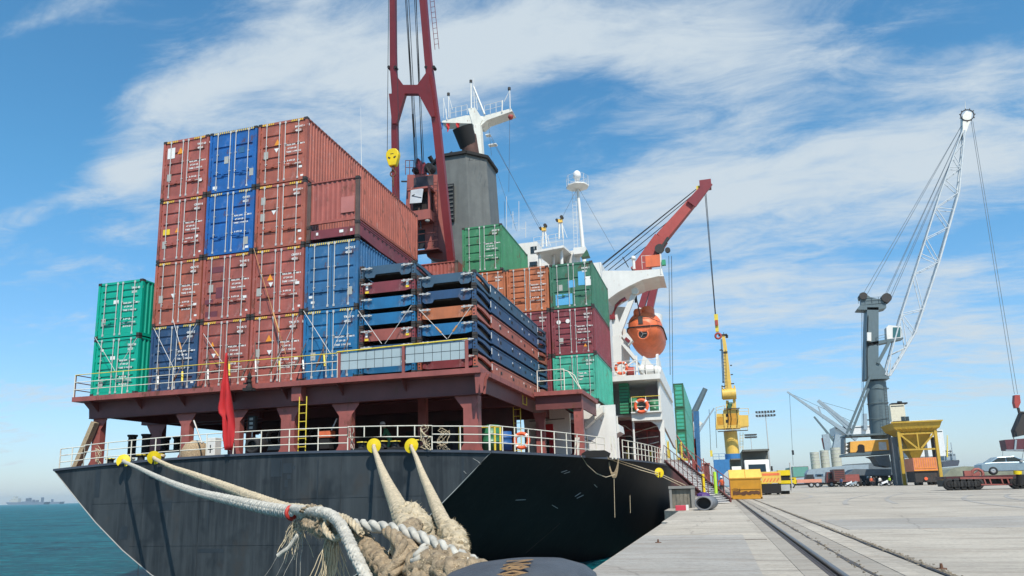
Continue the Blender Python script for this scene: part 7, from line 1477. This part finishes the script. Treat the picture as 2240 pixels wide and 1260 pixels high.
for (u0, v0), (u1, v1) in (((2124, 262), (2219, 862)), ((2128, 265), (2226, 862)), ((1885, 676), (1886, 940)), ((1888, 676), (1889, 940))): b.cyl(Q(u0, v0, Yg+1), Q(u1, v1, Yg+1), .045, n=4)
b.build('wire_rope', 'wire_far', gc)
b = MB(); b.beam(Q(1904, 822, Yg-.5), Q(1852, 948, Yg-.5), .55, .4); b.beam(Q(1900, 850, Yg-.5), Q(1862, 948, Yg-.5), .45, .4); b.build('back_stay', 'crane_grey', gc)
b = MB(); b.prism([Q(1860, 990), Q(1952, 984), Q(1952, 960), Q(1860, 966)], (0, 6, 0)); mh = b.build('machinery_house', 'crane_orange', gc)
b = MB(); b.prism([Q(1872, 990, Yg-.03), Q(1892, 990, Yg-.03), Q(1891, 975, Yg-.03), Q(1886, 972, Yg-.03), Q(1879, 972, Yg-.03), Q(1876, 976, Yg-.03), Q(1876, 984, Yg-.03)], (0, .02, 0)); b.build('archway', 'soot', mh)
b = MB(); b.prism([Q(1923, 984, Yg-.03), Q(1940, 984, Yg-.03), Q(1938, 967, Yg-.03), Q(1922, 967, Yg-.03)], (0, .02, 0)); b.build('notice_panel', 'lattice_white', mh)
b = MB(); b.prism([Q(1848, 998), Q(1990, 990), Q(1990, 984), Q(1952, 984.5), Q(1860, 991), Q(1848, 993)], (0, 7, 0)); b.prism([Q(1848, 955), Q(1960, 950), Q(1960, 946), Q(1848, 951)], (0, 6, 0)); b.build('turntable_deck', 'crane_grey', gc)
b = MB(); b.prism([Q(1846, 992), Q(1850, 992), Q(1850, 955), Q(1846, 958)], (0, 4, 0)); b.prism([Q(1905, 998), Q(1945, 995), Q(1950, 1022), Q(1925, 1018), Q(1915, 1002)], (0, 6, 0)); b.prism([Q(1850, 1040), Q(1950, 1040), Q(1950, 1026), Q(1870, 1026)], (0, 8, 0)); b.build('undercarriage', 'hull_grey_far', gc)
for i, u in enumerate((1862, 1880, 1896, 1915, 1932)): wheel(gc, (Q(u, 1050).x, Yg-.3, .75), .75, .5, n=12)
b = MB()
for i in range(3): b.prism([Q(1848, 968+i*9), Q(1848, 977+i*9), Q(1856, 972.5+i*9)], (0, .3, 0))
b.build('warning_marks', 'ship_white', gc)
# ---- yellow hopper
Yh = 148.; Q = lambda u, v, Y=Yh: at(u, v, Y=Y)
hp = thing('hopper', Vector((Q(2020, 1055).x, Yh, 0)), 'big yellow bulk hopper on tall legs in front of the grey crane', 'hopper')
rim = [Q(1948, 930), Q(2057, 921)]; x0, x1 = rim[0].x, rim[1].x; z1 = rim[0].z; z0 = Q(1960, 950).z; zz_ = Q(1990, 975).z
b = MB(); D_ = 7.5
def hl(x0, x1, y0, y1, z): return [(x0, y0, z), (x1, y0, z), (x1, y1, z), (x0, y1, z)]
lv = [hl(x0, x1, Yh-1, Yh+D_+1, z1+.3), hl(x0+.5, x1-.4, Yh-.6, Yh+D_+.6, z0+.9), hl(x0+1.6, x1-1.6, Yh+.4, Yh+D_-.4, z0), hl(x0+3.6, x1-3.6, Yh+2.6, Yh+D_-2.6, zz_-2.4)]
vs = sum(lv, []); b.add(vs, [(4*j+i, 4*j+(i+1) % 4, 4*(j+1)+(i+1) % 4, 4*(j+1)+i) for j in range(3) for i in range(4)]); b.build('bin', 'hopper_yellow', hp)
b = MB()
for i in range(9): x = x0+.6+i*(x1-x0-1.2)/8; xi = x0+1.7+i*(x1-x0-3.4)/8; b.beam((x, Yh-.66, z0+.95), (xi, Yh+.33, z0+.04), .10, .10)
b.box((x0-.1, Yh-1.2, z1+.25), (x1+.1, Yh-.98, z1+.5)); b.build('bin_rib', 'hopper_yellow', hp)
lx = (Q(1972, 1000).x, Q(2053, 1000).x)
for xx in lx:
    for dy in (0, D_): b = MB(); b.beam((xx, Yh+dy, 0), (xx, Yh+dy, z0+1), .50, .50); b.build('leg', 'hopper_yellow' if dy == 0 else 'hull_grey_far', hp)
zb = Q(2010, 983).z; zm = Q(2010, 958).z
b = MB(); b.beam((lx[0], Yh, zb), (lx[1], Yh, zb), .22, .30); b.beam((lx[0], Yh, z0), (lx[1], Yh, z0), .22, .30); b.beam((lx[0]+.3, Yh, z0-.2), (lx[0]+2.8, Yh, zb+.2), .25, .3); b.beam((lx[1]-.3, Yh, z0-.2), (lx[1]-2.6, Yh, zb+.2), .25, .3); b.beam(((lx[0]+lx[1])/2, Yh, z0-.1), ((lx[0]+lx[1])/2, Yh, zb), .22, .25); b.build('brace', 'hopper_yellow', hp)
b = MB(); b.box((Q(1953, 960).x, Yh+1, 0), (Q(1976, 960).x, Yh+2, Q(1960, 955).z)); b.build('side_panel', 'hull_grey_far', hp); b = MB(); b.box((Q(2042, 960).x, Yh+1, 0), (Q(2052, 960).x, Yh+2, Q(2050, 955).z)); b.build('side_panel', 'trousers', hp)
# truck with orange box under the hopper
t = thing('box_truck', Q(2020, 1056, 140), 'truck carrying an orange box under the yellow hopper, seen from behind', 'truck'); q0 = Q(2000, 1031, 140); q1 = Q(2048, 1000, 140)
b = MB(); b.box((q0.x, 140, q0.z), (q1.x, 146, q1.z)); bx = b.build('cargo_box', 'boat_orange_dull', t); b = MB()
for i in range(10): x = q0.x+.2+i*(q1.x-q0.x-.4)/9; b.box((x, 139.95, q0.z+.6), (x+.08, 139.999, q1.z-.1))
b.box((q0.x, 139.94, q0.z+.05), (q1.x, 139.999, q0.z+.2)); b.box((q0.x+.2, 139.93, q0.z+.45), (q1.x-.2, 139.998, q0.z+.55)); b.build('ribs', 'orange_mark', bx)
b = MB(); b.box((q0.x+.1, 140.2, .5), (q1.x-.1, 146, q0.z-.01)); b.build('chassis', 'casting', t)
for xx in (q0.x+.5, q0.x+1.1, q1.x-1.1, q1.x-.5):
    for dy in (.8, 2.2): wheel(t, (xx, 140+dy, .52), .52, .3, n=12)
b = MB(); c = Q(2026, 1047, 139.9); b.cyl(c, c+Vector((0, .1, 0)), .28, n=12); b.build('tail_plate', 'ring_orange', t)
# ---- crowd of machines and people below the crane
def person(p, h, ang, shirt, trous, label, pose='stand', helmet=None, hair='black', seed=0):
    p = Vector(p); o = thing('person', p, label, 'person'); s = h/1.75; ca, sa = math.cos(ang), math.sin(ang)
    def W(x, y, z): return (p.x+(x*ca-y*sa)*s-p.x, p.y+(x*sa+y*ca)*s-p.y, z*s)
    lean = .45 if pose == 'bend' else 0
    def T(x, y, z): # upper body leans forward (-y)
        if z > .95: dz = z-.95; return W(x, y-dz*math.sin(lean), .95+dz*math.cos(lean))
        return W(x, y, z)
    J = []; E_ = []
    def j(q, r): J.append((*q, r*s)); return len(J)-1
    pel = j(T(0, 0, .95), .15); sp = j(T(0, 0, 1.15), .135); ch_ = j(T(0, 0, 1.36), .165); nk = j(T(0, -.01, 1.49), .062); h0 = j(T(0, -.02, 1.58), .085); h1 = j(T(0, -.02, 1.68), .095)
    E_ += [(pel, sp), (sp, ch_), (ch_, nk), (nk, h0), (h0, h1)]
    for sd in (-1, 1):
        hip = j(W(sd*.10, 0, .88), .105); kn = j(W(sd*.12, -.03 if pose == 'stand' else -.12, .50), .068); an = j(W(sd*.12, .04, .09), .045); toe = j(W(sd*.13, -.14, .04), .042); E_ += [(pel, hip), (hip, kn), (kn, an), (an, toe)]
        sh = j(T(sd*.19, 0, 1.40), .068); el = j(T(sd*.27, -.04 if pose == 'stand' else -.22, 1.14 if pose == 'stand' else 1.12), .048); wr = j(T(sd*.27, -.16 if pose == 'stand' else -.42, .92 if pose == 'stand' else 1.05), .032); pm = j(T(sd*.265, -.20 if pose == 'stand' else -.50, .85 if pose == 'stand' else 1.02), .038); E_ += [(ch_, sh), (sh, el), (el, wr), (wr, pm)]
        for k in range(4): f1 = j(T(sd*(.265-.02+.014*k*1.), (-.23 if pose == 'stand' else -.55)-.004*k, (.79 if pose == 'stand' else 1.0)), .010); E_.append((pm, f1))
        th = j(T(sd*.225, (-.22 if pose == 'stand' else -.50), (.83 if pose == 'stand' else 1.0)), .012); E_.append((pm, th))
    neck = J[3][2]; wristz = .93*s; pz = .93*s
    def mf(c):
        if c.z > J[nk][2]-.01: return 2
        for q in range(len(J)):
            if J[q][3] <= .0391*s and (Vector(J[q][:3])-c).length < .075*s: return 2
        if c.z < .10*s: return 3
        return 0 if c.z > .93*s else 1
    body = skel('body', J, E_, [shirt, trous, 'skin', 'black'], o, 1, mf)
    hc = Vector(J[h1][:3])+p
    b = MB(); 
    if helmet: b.lathe(hc+Vector((0, 0, -.01*s)), [(.155*s, 0), (.125*s, .015*s), (.12*s, .07*s), (.08*s, .12*s), (0, .14*s)], n=12); b.build('helmet', helmet, o)
    else: b.lathe(hc+Vector((0, .012*s, -.03*s)), [(.10*s, 0), (.112*s, .05*s), (.10*s, .10*s), (.05*s, .135*s), (0, .14*s)], n=12); b.build('hair', hair, o)
    f = Vector((sa, -ca, 0)); b = MB()
    for e_ in (-.032, .032): b.cb(hc+Vector((ca*e_*s, sa*e_*s, -.055*s))+f*.088*s, (.018*s, .018*s, .012*s), ang)
    b.build('eyes', 'black', o); return o
dkp = at(853, 985, Y=28.2); dkp.z = 2.32
person((dkp.x, 28.2, 2.32), 1.62, R(-60), 'coverall_green', 'coverall_green', 'worker in green coverall and white helmet bending behind the stern rail', 'bend', 'helmet_white')
o_cab = at(915, 470, Y=Yc-.75); person((o_cab.x, Yc-.62, o_cab.z-.95), 1.55, 0, 'vest_lime', 'trousers', 'crane driver in lime vest sitting behind the cab window', 'stand')
for i, (u, Y, sh, lb, hm_) in enumerate(((1906, 150, 'coverall_orange', 'person in orange red clothes under the grey crane', 'helmet_white'), (1912, 152, 'trousers', 'person in dark clothes right of the one in orange', None), (1946, 146, 'lime', 'person in a yellow vest by the grey panel of the hopper', 'helmet_white'), (1840, 150, 'coverall_blue', 'person in blue standing left of the grey crane', None), (1925, 149, 'ship_white', 'person in a white shirt between crane and hopper', None), (2004, 144, 'coverall_blue', 'person by the left wheels of the orange box truck', None), (1578, 75, 'coverall_orange', 'person in orange near the foot of the gangway, left of the skip', 'helmet_white'))):
    c = at(u, 1050, Y=Y); person((c.x, Y, 0), 1.72, rnd.uniform(-1, 1), sh, 'trousers', lb, 'stand', hm_)
# parked machines: small, as they show
def mini_truck(u, v, Y, L, cabm, bodym, label, kind='truck', hgt=2.6):
    c = at(u, v, Y=Y); t = thing('parked_'+kind, (c.x, Y, 0), label, kind); x = c.x
    b = MB(); b.prism([(x-L/2, Y, .8), (x-L/2, Y, 1.6), (x-L/2+.25, Y, hgt), (x-L/2+1.7, Y, hgt), (x-L/2+1.7, Y, .8)], (0, 2.2, 0)); cb = b.build('cab', cabm, t); b = MB(); b.prism([(x-L/2+.35, Y-.02, 1.6), (x-L/2+.45, Y-.02, hgt-.2), (x-L/2+1.3, Y-.02, hgt-.2), (x-L/2+1.3, Y-.02, 1.6)], (0, .015, 0)); b.build('window', 'glass_dark', cb)
    b = MB(); b.box((x-L/2+1.8, Y, .95), (x+L/2, Y+2.2, hgt*.80)); b.build('load_bed', bodym, t); b = MB(); b.box((x-L/2+.1, Y+.2, .5), (x+L/2-.1, Y+2, .85)); b.build('chassis', 'casting', t)
    for dx in (-L/2+.9, L/2-1.9, L/2-.8): wheel(t, (x+dx, Y+.05, .5), .5, .3, ax=(0, 1, 0), n=14)
mini_truck(1760, 1060, 150, 6.2, 'rig_yellow', 'block_salmon', 'yellow loader with a salmon coloured bucket right of the trucks', 'loader', 2.0)
mini_truck(1800, 1060, 160, 6.5, 'trousers', 'haze_grey', 'dark lorry parked left of the grey crane', 'lorry'); mini_truck(1822, 1058, 175, 7, 'haze_grey', 'deck_red', 'grey lorry with a dull red load left of the grey crane', 'lorry', 2.8)
mini_truck(1845, 1060, 155, 6., 'deck_red', 'deck_red_light', 'rust red lorry at the left foot of the grey crane', 'lorry', 2.9); mini_truck(1875, 1060, 168, 6.5, 'ship_white', 'hull_grey_far', 'white cabbed lorry directly under the grey crane', 'lorry'); mini_truck(1930, 1060, 166, 5, 'ship_white', 'soot', 'white cabbed lorry between the grey crane and the hopper', 'lorry')
for i, (u, Y, m_) in enumerate(((1858, 140, 'helmet_white'), (1868, 139, 'haze_grey'), (1936, 138, 'helmet_white'))):
    c = at(u, 1058, Y=Y); t = thing('motorbike', (c.x, Y, 0), ['motorbike with white bodywork, leftmost of three small ones by the crane foot', 'grey motorbike, middle of three small ones by the crane foot', 'white motorbike standing by the hopper leg'][i], 'motorbike'); b = MB(); b.beam((c.x-.5, Y, .5), (c.x+.4, Y, .85), .25, .3); b.beam((c.x+.45, Y, .4), (c.x+.35, Y, 1.05), .12, .12); b.build('bodywork', m_, t)
    for dx in (-.6, .6): wheel(t, (c.x+dx, Y, .3), .3, .12, ax=(0, 1, 0), n=12)
# yard containers, green shed and barges beyond
farbox(1735, 1768, 1020, 1044, 300, 30, 'far_green', 'long pale green shed beyond the yellow loader', 'shed', 'shed', ribs=False)
farbox(1826, 1847, 1026, 1052, 152, 5, 'deck_red', 'dull red open container at the left foot of the grey crane')
def silo(u0, u1, v0, v1, Y, label): 
    a = P(u0, v1, Y=Y); c = P(u1, v0, Y=Y); o = thing('silo', ((a.x+c.x)/2, Y, 0), label, 'silo', 'silos left of the grey crane'); b = MB(); r_ = (c.x-a.x)/2; b.cyl(((a.x+c.x)/2, Y, 0), ((a.x+c.x)/2, Y, c.z), r_, n=20); b.build('shell', 'silo', o); b = MB()
    for k in range(4): b.torus(((a.x+c.x)/2, Y, a.z+(c.z-a.z)*(k+.5)/4), r_+.02, .10, axis=(0, 0, 1), n=20, k=4)
    b.build('hoops', 'galv', o)
silo(1774, 1791, 989, 1018, 330, 'leftmost of three squat grey silos left of the grey crane'); silo(1796, 1812, 985, 1017, 332, 'middle of three squat grey silos left of the grey crane'); silo(1819, 1838, 979, 1014, 334, 'rightmost of three squat grey silos left of the grey crane')
# ships alongside the far berth
def farship(name, label, Y, hullpts, hm_, blocks, D=18, derricks=()):
    a = P(*hullpts[0], Y=Y); o = thing(name, (a.x, Y, 0), label, 'ship'); b = MB(); b.prism([P(u, v, Y=Y) for u, v in hullpts], (0, D, 0)); b.build('hull', hm_, o)
    for (u0, v0, u1, v1, m_) in blocks: p = P(u0, v1, Y=Y+2); q = P(u1, v0, Y=Y+2); b = MB(); b.box((p.x, Y+2, p.z), (q.x, Y+D-2, q.z)); bl = b.build('superstructure', m_, o); b = MB(); b.box((p.x+.3, Y+1.95, q.z-.9), (q.x-.3, Y+1.999, q.z-.5)); b.build('window_row', 'glass_dark', bl)
    for (u0, v0, u1, v1, w0, w1, m_) in derricks: b = MB(); b.beam(P(u0, v0, Y=Y+1), P(u1, v1, Y=Y+1), w0, w0, w1, w1); b.build('derrick', m_, o)
    return o
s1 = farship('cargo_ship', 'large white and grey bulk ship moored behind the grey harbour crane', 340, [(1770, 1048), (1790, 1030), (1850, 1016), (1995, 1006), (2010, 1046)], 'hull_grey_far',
 [(1828, 930, 1905, 952, 'far_white'), (1950, 922, 1960, 945, 'far_white'), (1952, 884, 1978, 930, 'far_cream'), (1956, 917, 2050, 945, 'far_white'), (1985, 940, 2062, 1000, 'far_white')], 20,
 [(1874, 961, 1722, 857, 1.9, .7, 'haze_grey'), (1868, 938, 1790, 875, 1.6, .8, 'haze_grey'), (1856, 938, 1788, 877, 1.2, .7, 'haze_grey'), (1833, 975, 1781, 911, 1.2, .5, 'crane_grey'), (1830, 972, 1780, 912, .6, .4, 'crane_grey'), (1836, 952, 1830, 985, 3.6, 3.6, 'haze_grey'), (1805, 950, 1812, 985, 2.6, 3.0, 'haze_grey'), (1801, 958, 1806, 982, 1.6, 1.6, 'crane_salmon'), (1800, 915, 1790, 890, .5, .5, 'haze_grey'), (1892, 905, 1893, 940, 1.4, 1.4, 'haze_grey')])
b = MB(); b.cyl(P(1968, 878, Y=345), P(1968, 882, Y=345), 1.0, n=12); b.box(P(1951, 884.5, Y=345), P(1979, 882.5, Y=350)); b.build('funnel_cap', 'soot', s1); b = MB()
for u in (1972, 1981): b.box(P(u, 921, Y=341.9), P(u+7, 911, Y=341.95))
b.build('window', 'glass_dark', s1); b = MB(); b.cyl(P(1727, 860, Y=341), P(1735, 1018, Y=341), .07, n=4); b.cyl(P(1723, 858, Y=341), P(1870, 925, Y=341), .07, n=4); b.cyl(P(1790, 877, Y=341), P(1870, 900, Y=341), .07, n=4); b.cyl(P(1734, 985, Y=341), P(1735, 995, Y=341), .45, n=6); b.build('hoist_wire', 'wire', s1)
s2 = farship('cargo_ship', 'small dark hulled ship with white masts, farthest right behind the hopper', 420, [(2063, 1022), (2060, 1009), (2098, 1006), (2099, 1010), (2096, 1019)], 'far_hull', [(2050, 984, 2083, 992, 'far_white'), (2066, 992, 2090, 1007, 'haze_grey')], 12, [(2072, 1000, 2072, 952, .6, .3, 'rail_yellow'), (2085, 1005, 2080, 968, .5, .3, 'haze_grey')])
b = MB(); b.prism([P(2065, 1040, Y=260), P(2080, 1026, Y=260), P(2110, 1020, Y=260), P(2150, 1021, Y=260), P(2165, 1028, Y=260), P(2240, 1030, Y=260), P(2260, 1050, Y=260), P(2060, 1050, Y=260)], (0, 25, 0)); o = b.build('mound', 'mound', None); o['kind'] = 'structure'; o['label'] = 'low greenish mound of bulk cargo behind the trailer'
o = thing('barge', P(1800, 1045, Y=200), 'long grey ribbed barge or conveyor behind the lorries', 'barge'); b = MB(); b.prism([P(1765, 1035, Y=210), P(1770, 1027, Y=210), P(1850, 1018, Y=210), P(1900, 1016, Y=210), P(1900, 1050, Y=210), P(1765, 1050, Y=210)], (0, 6, 0)); b.build('hull', 'haze_grey', o)
# ---- trailer, car, grab at the right edge
Yt = 66.; Q = lambda u, v, Y=Yt: at(u, v, Y=Y)
tr = thing('low_trailer', Vector((Q(2150, 1060).x, Yt, 0)), 'long dark red low loader trailer with many black wheels at the right edge', 'trailer')
b = MB(); b.box((Q(2070, 1050).x, Yt, .85), (Q(2260, 1050).x, Yt+3, 1.10)); b.build('bed', 'trailer_red', tr)
b = MB(); b.box((Q(2070, 1050).x, Yt+.4, .3), (Q(2250, 1050).x, Yt+2.6, .84)); b.build('chassis', 'black', tr)
for u in (2077, 2092, 2107, 2122, 2137, 2222, 2236): wheel(tr, (Q(u, 1055).x, Yt+.1, .48), .48, .4, ax=(0, 1, 0), n=14, rim='soot')
b = MB()
for u in (2152, 2164, 2190, 2203): b.beam(Q(u, 1046, Yt-.05), Q(u+5, 1060, Yt-.05), .09, .09)
b.beam(Q(2146, 1060, Yt-.06), Q(2213, 1060, Yt-.06), .1, .1); b.beam(Q(2100, 1046, Yt-.06), Q(2215, 1045, Yt-.06), .10, .14); b.build('side_guard', 'deck_red_light', tr)
b = MB(); b.beam(Q(2130, 1042, Yt+.5), Q(2142, 1034, Yt+.5), .35, .3); b.torus(Q(2138, 1037, Yt+.4), .4, .12, n=10, k=5); b.cb(Q(2116, 1038, Yt+.5), (.5, .4, .6)); b.build('winch', 'crane_salmon', tr)
Ycar = 66.7; Q = lambda u, v, Y=Ycar: at(u, v, Y=Y)
cr = thing('parked_car', Vector((Q(2200, 1050).x, Ycar, 0)), 'silver blue saloon car standing on the red low trailer at the right edge', 'car')
x0 = Q(2148, 1040).x; x1 = x0+4.6
b = MB(); body = [(x0, .45), (x0+.05, .85), (x0+.35, .98), (x0+1.0, 1.02), (x0+3.2, 1.0), (x0+4.2, .88), (x0+4.55, .65), (x0+4.6, .40), (x0+4.3, .28), (x0+.25, .28)]
b.prism([(a, Ycar, z) for a, z in body], (0, 1.75, 0)); cbd = b.build('body', 'car_paint', cr, bevel=.06)
b = MB(); b.prism([(x0+.65, Ycar+.12, 1.0), (x0+1.3, Ycar+.2, 1.42), (x0+2.5, Ycar+.2, 1.46), (x0+3.45, Ycar+.12, 1.0)], (0, 1.5, 0)); b.build('cabin', 'car_paint', cbd, bevel=.05)
b = MB()
for pts in ([(x0+.85, 1.03), (x0+1.38, 1.36), (x0+1.85, 1.39), (x0+1.85, 1.03)], [(x0+1.93, 1.03), (x0+1.93, 1.40), (x0+2.45, 1.40), (x0+3.15, 1.03)]): b.prism([(a, Ycar+.10, z) for a, z in pts], (0, .03, 0))
b.build('window', 'glass_dark', cr)
for dx in (.85, 3.7): wheel(cr, (x0+dx, Ycar+.08, .33), .33, .22, ax=(0, 1, 0), n=18)
b = MB(); b.cb((x0+2.9, Ycar-.02, 1.05), (.2, .18, .12)); b.build('mirror', 'tin', cr); b = MB(); b.cyl((x0+1.9, Ycar+.8, 1.4), (x0+2.0, Ycar+.8, 2.0), .012); b.cyl((x0+2.9, Ycar-.1, 1.1), (x0+3.2, Ycar-.1, 2.1), .014); b.build('aerial', 'wire', cr)
cr.location.z = 1.12
o = thing('buoy_light', Q(2227, 1036, 65), 'yellow and black striped thing at the very right edge above the trailer', 'marker'); b = MB(); b.cyl(Q(2226, 1030, 65), Q(2226, 1038, 65), .28, n=12); b.build('cap', 'rig_yellow', o); b = MB(); b.cyl(Q(2233, 1060, 65), Q(2233, 1038, 65), .30, n=12); b.build('body', 'soot', o)
gb = thing('crane_grab', at(2225, 900, Y=Yg), 'dark red grab hanging from the harbour crane wires at the right edge', 'grab'); Q = lambda u, v, Y=Yg: at(u, v, Y=Y)
b = MB(); b.prism([Q(2220, 864), Q(2231, 864), Q(2233, 880), Q(2228, 892), Q(2222, 892), Q(2219, 880)], (0, 1.2, 0)); b.build('hook_block', 'crane_red_lit', gb); b = MB(); b.cyl(Q(2227, 892), Q(2230, 904), .25, n=6); b.cyl(Q(2230, 900), Q(2217, 960), .08, n=4); b.cyl(Q(2228, 902), Q(2240, 902), .2, n=6); b.build('shackle', 'casting', gb)
b = MB(); b.prism([Q(2238, 902), Q(2250, 900), Q(2250, 950), Q(2226, 955), Q(2222, 940)], (0, 2.5, 0)); b.build('upper_shell', 'trench_grit' if False else 'casting', gb); b = MB(); b.prism([Q(2198, 962), Q(2260, 958), Q(2260, 986), Q(2203, 985)], (0, 3, 0)); b.build('lower_shell', 'grab_maroon', gb); b = MB(); b.beam(Q(2200, 985, Yg-.1), Q(2260, 984, Yg-.1), .2, .2); b.beam(Q(2222, 962, Yg-.1), Q(2220, 984, Yg-.1), .3, .3); b.build('lip', 'haze_grey', gb)
# ---- ships on the horizon at the left
def horizon_ship(u0, u1, vt, vb, Y, label, blocks):
    o = thing('cargo_ship', P(u0, vb, Y=Y), label, 'ship'); b = MB(); b.prism([P(u0-2, vb-5, Y=Y), P(u0+3, vb, Y=Y), P(u1-3, vb, Y=Y), P(u1+1, vb-6, Y=Y)], (0, 30, 0)); b.build('hull', 'far_ship_hull', o)
    for (a, c, d, e, m_) in blocks: p = P(a, d, Y=Y+5); q = P(c, e, Y=Y+5); b = MB(); b.box((p.x, Y+5, p.z), (q.x, Y+20, q.z)); b.build('superstructure' if c-a > 4 else 'mast', m_, o)
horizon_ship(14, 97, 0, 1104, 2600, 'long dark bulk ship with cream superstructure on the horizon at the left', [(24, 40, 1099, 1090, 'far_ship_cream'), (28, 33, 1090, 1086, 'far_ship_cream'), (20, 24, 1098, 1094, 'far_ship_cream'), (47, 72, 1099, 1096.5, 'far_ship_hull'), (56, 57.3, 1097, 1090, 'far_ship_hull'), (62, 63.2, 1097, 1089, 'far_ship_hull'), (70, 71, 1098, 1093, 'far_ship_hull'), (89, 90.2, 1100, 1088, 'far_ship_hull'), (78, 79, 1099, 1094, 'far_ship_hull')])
horizon_ship(104, 131, 0, 1103.5, 3200, 'tiny hazy ship right of the long one on the horizon', [(111, 112.2, 1100, 1092, 'far_ship_hull'), (108, 116, 1101, 1098, 'far_ship_hull'), (125, 130, 1101, 1098.5, 'far_ship_hull')])
for o in list(bpy.data.objects):
    if o.type == 'MESH' and 'marking' in o.name and len(o.data.vertices) == 0: bpy.data.objects.remove(o)

# ================================================================ the air over the harbour
b = MB(); b.box((-9100, -260, -5.2), (9100, 12100, 92)); hz = b.build('haze', [], None); hz['kind'] = 'stuff'
m = bpy.data.materials.new('haze_air'); m.use_nodes = True; nt = m.node_tree; nt.nodes.clear()
o_ = nt.nodes.new('ShaderNodeOutputMaterial'); pv_ = nt.nodes.new('ShaderNodeVolumePrincipled'); pv_.inputs['Color'].default_value = (.78, .93, 1, 1); pv_.inputs['Density'].default_value = .0001; pv_.inputs['Anisotropy'].default_value = .2
nt.links.new(pv_.outputs[0], o_.inputs['Volume']); hz.data.materials.append(m); hz.display_type = 'WIRE'
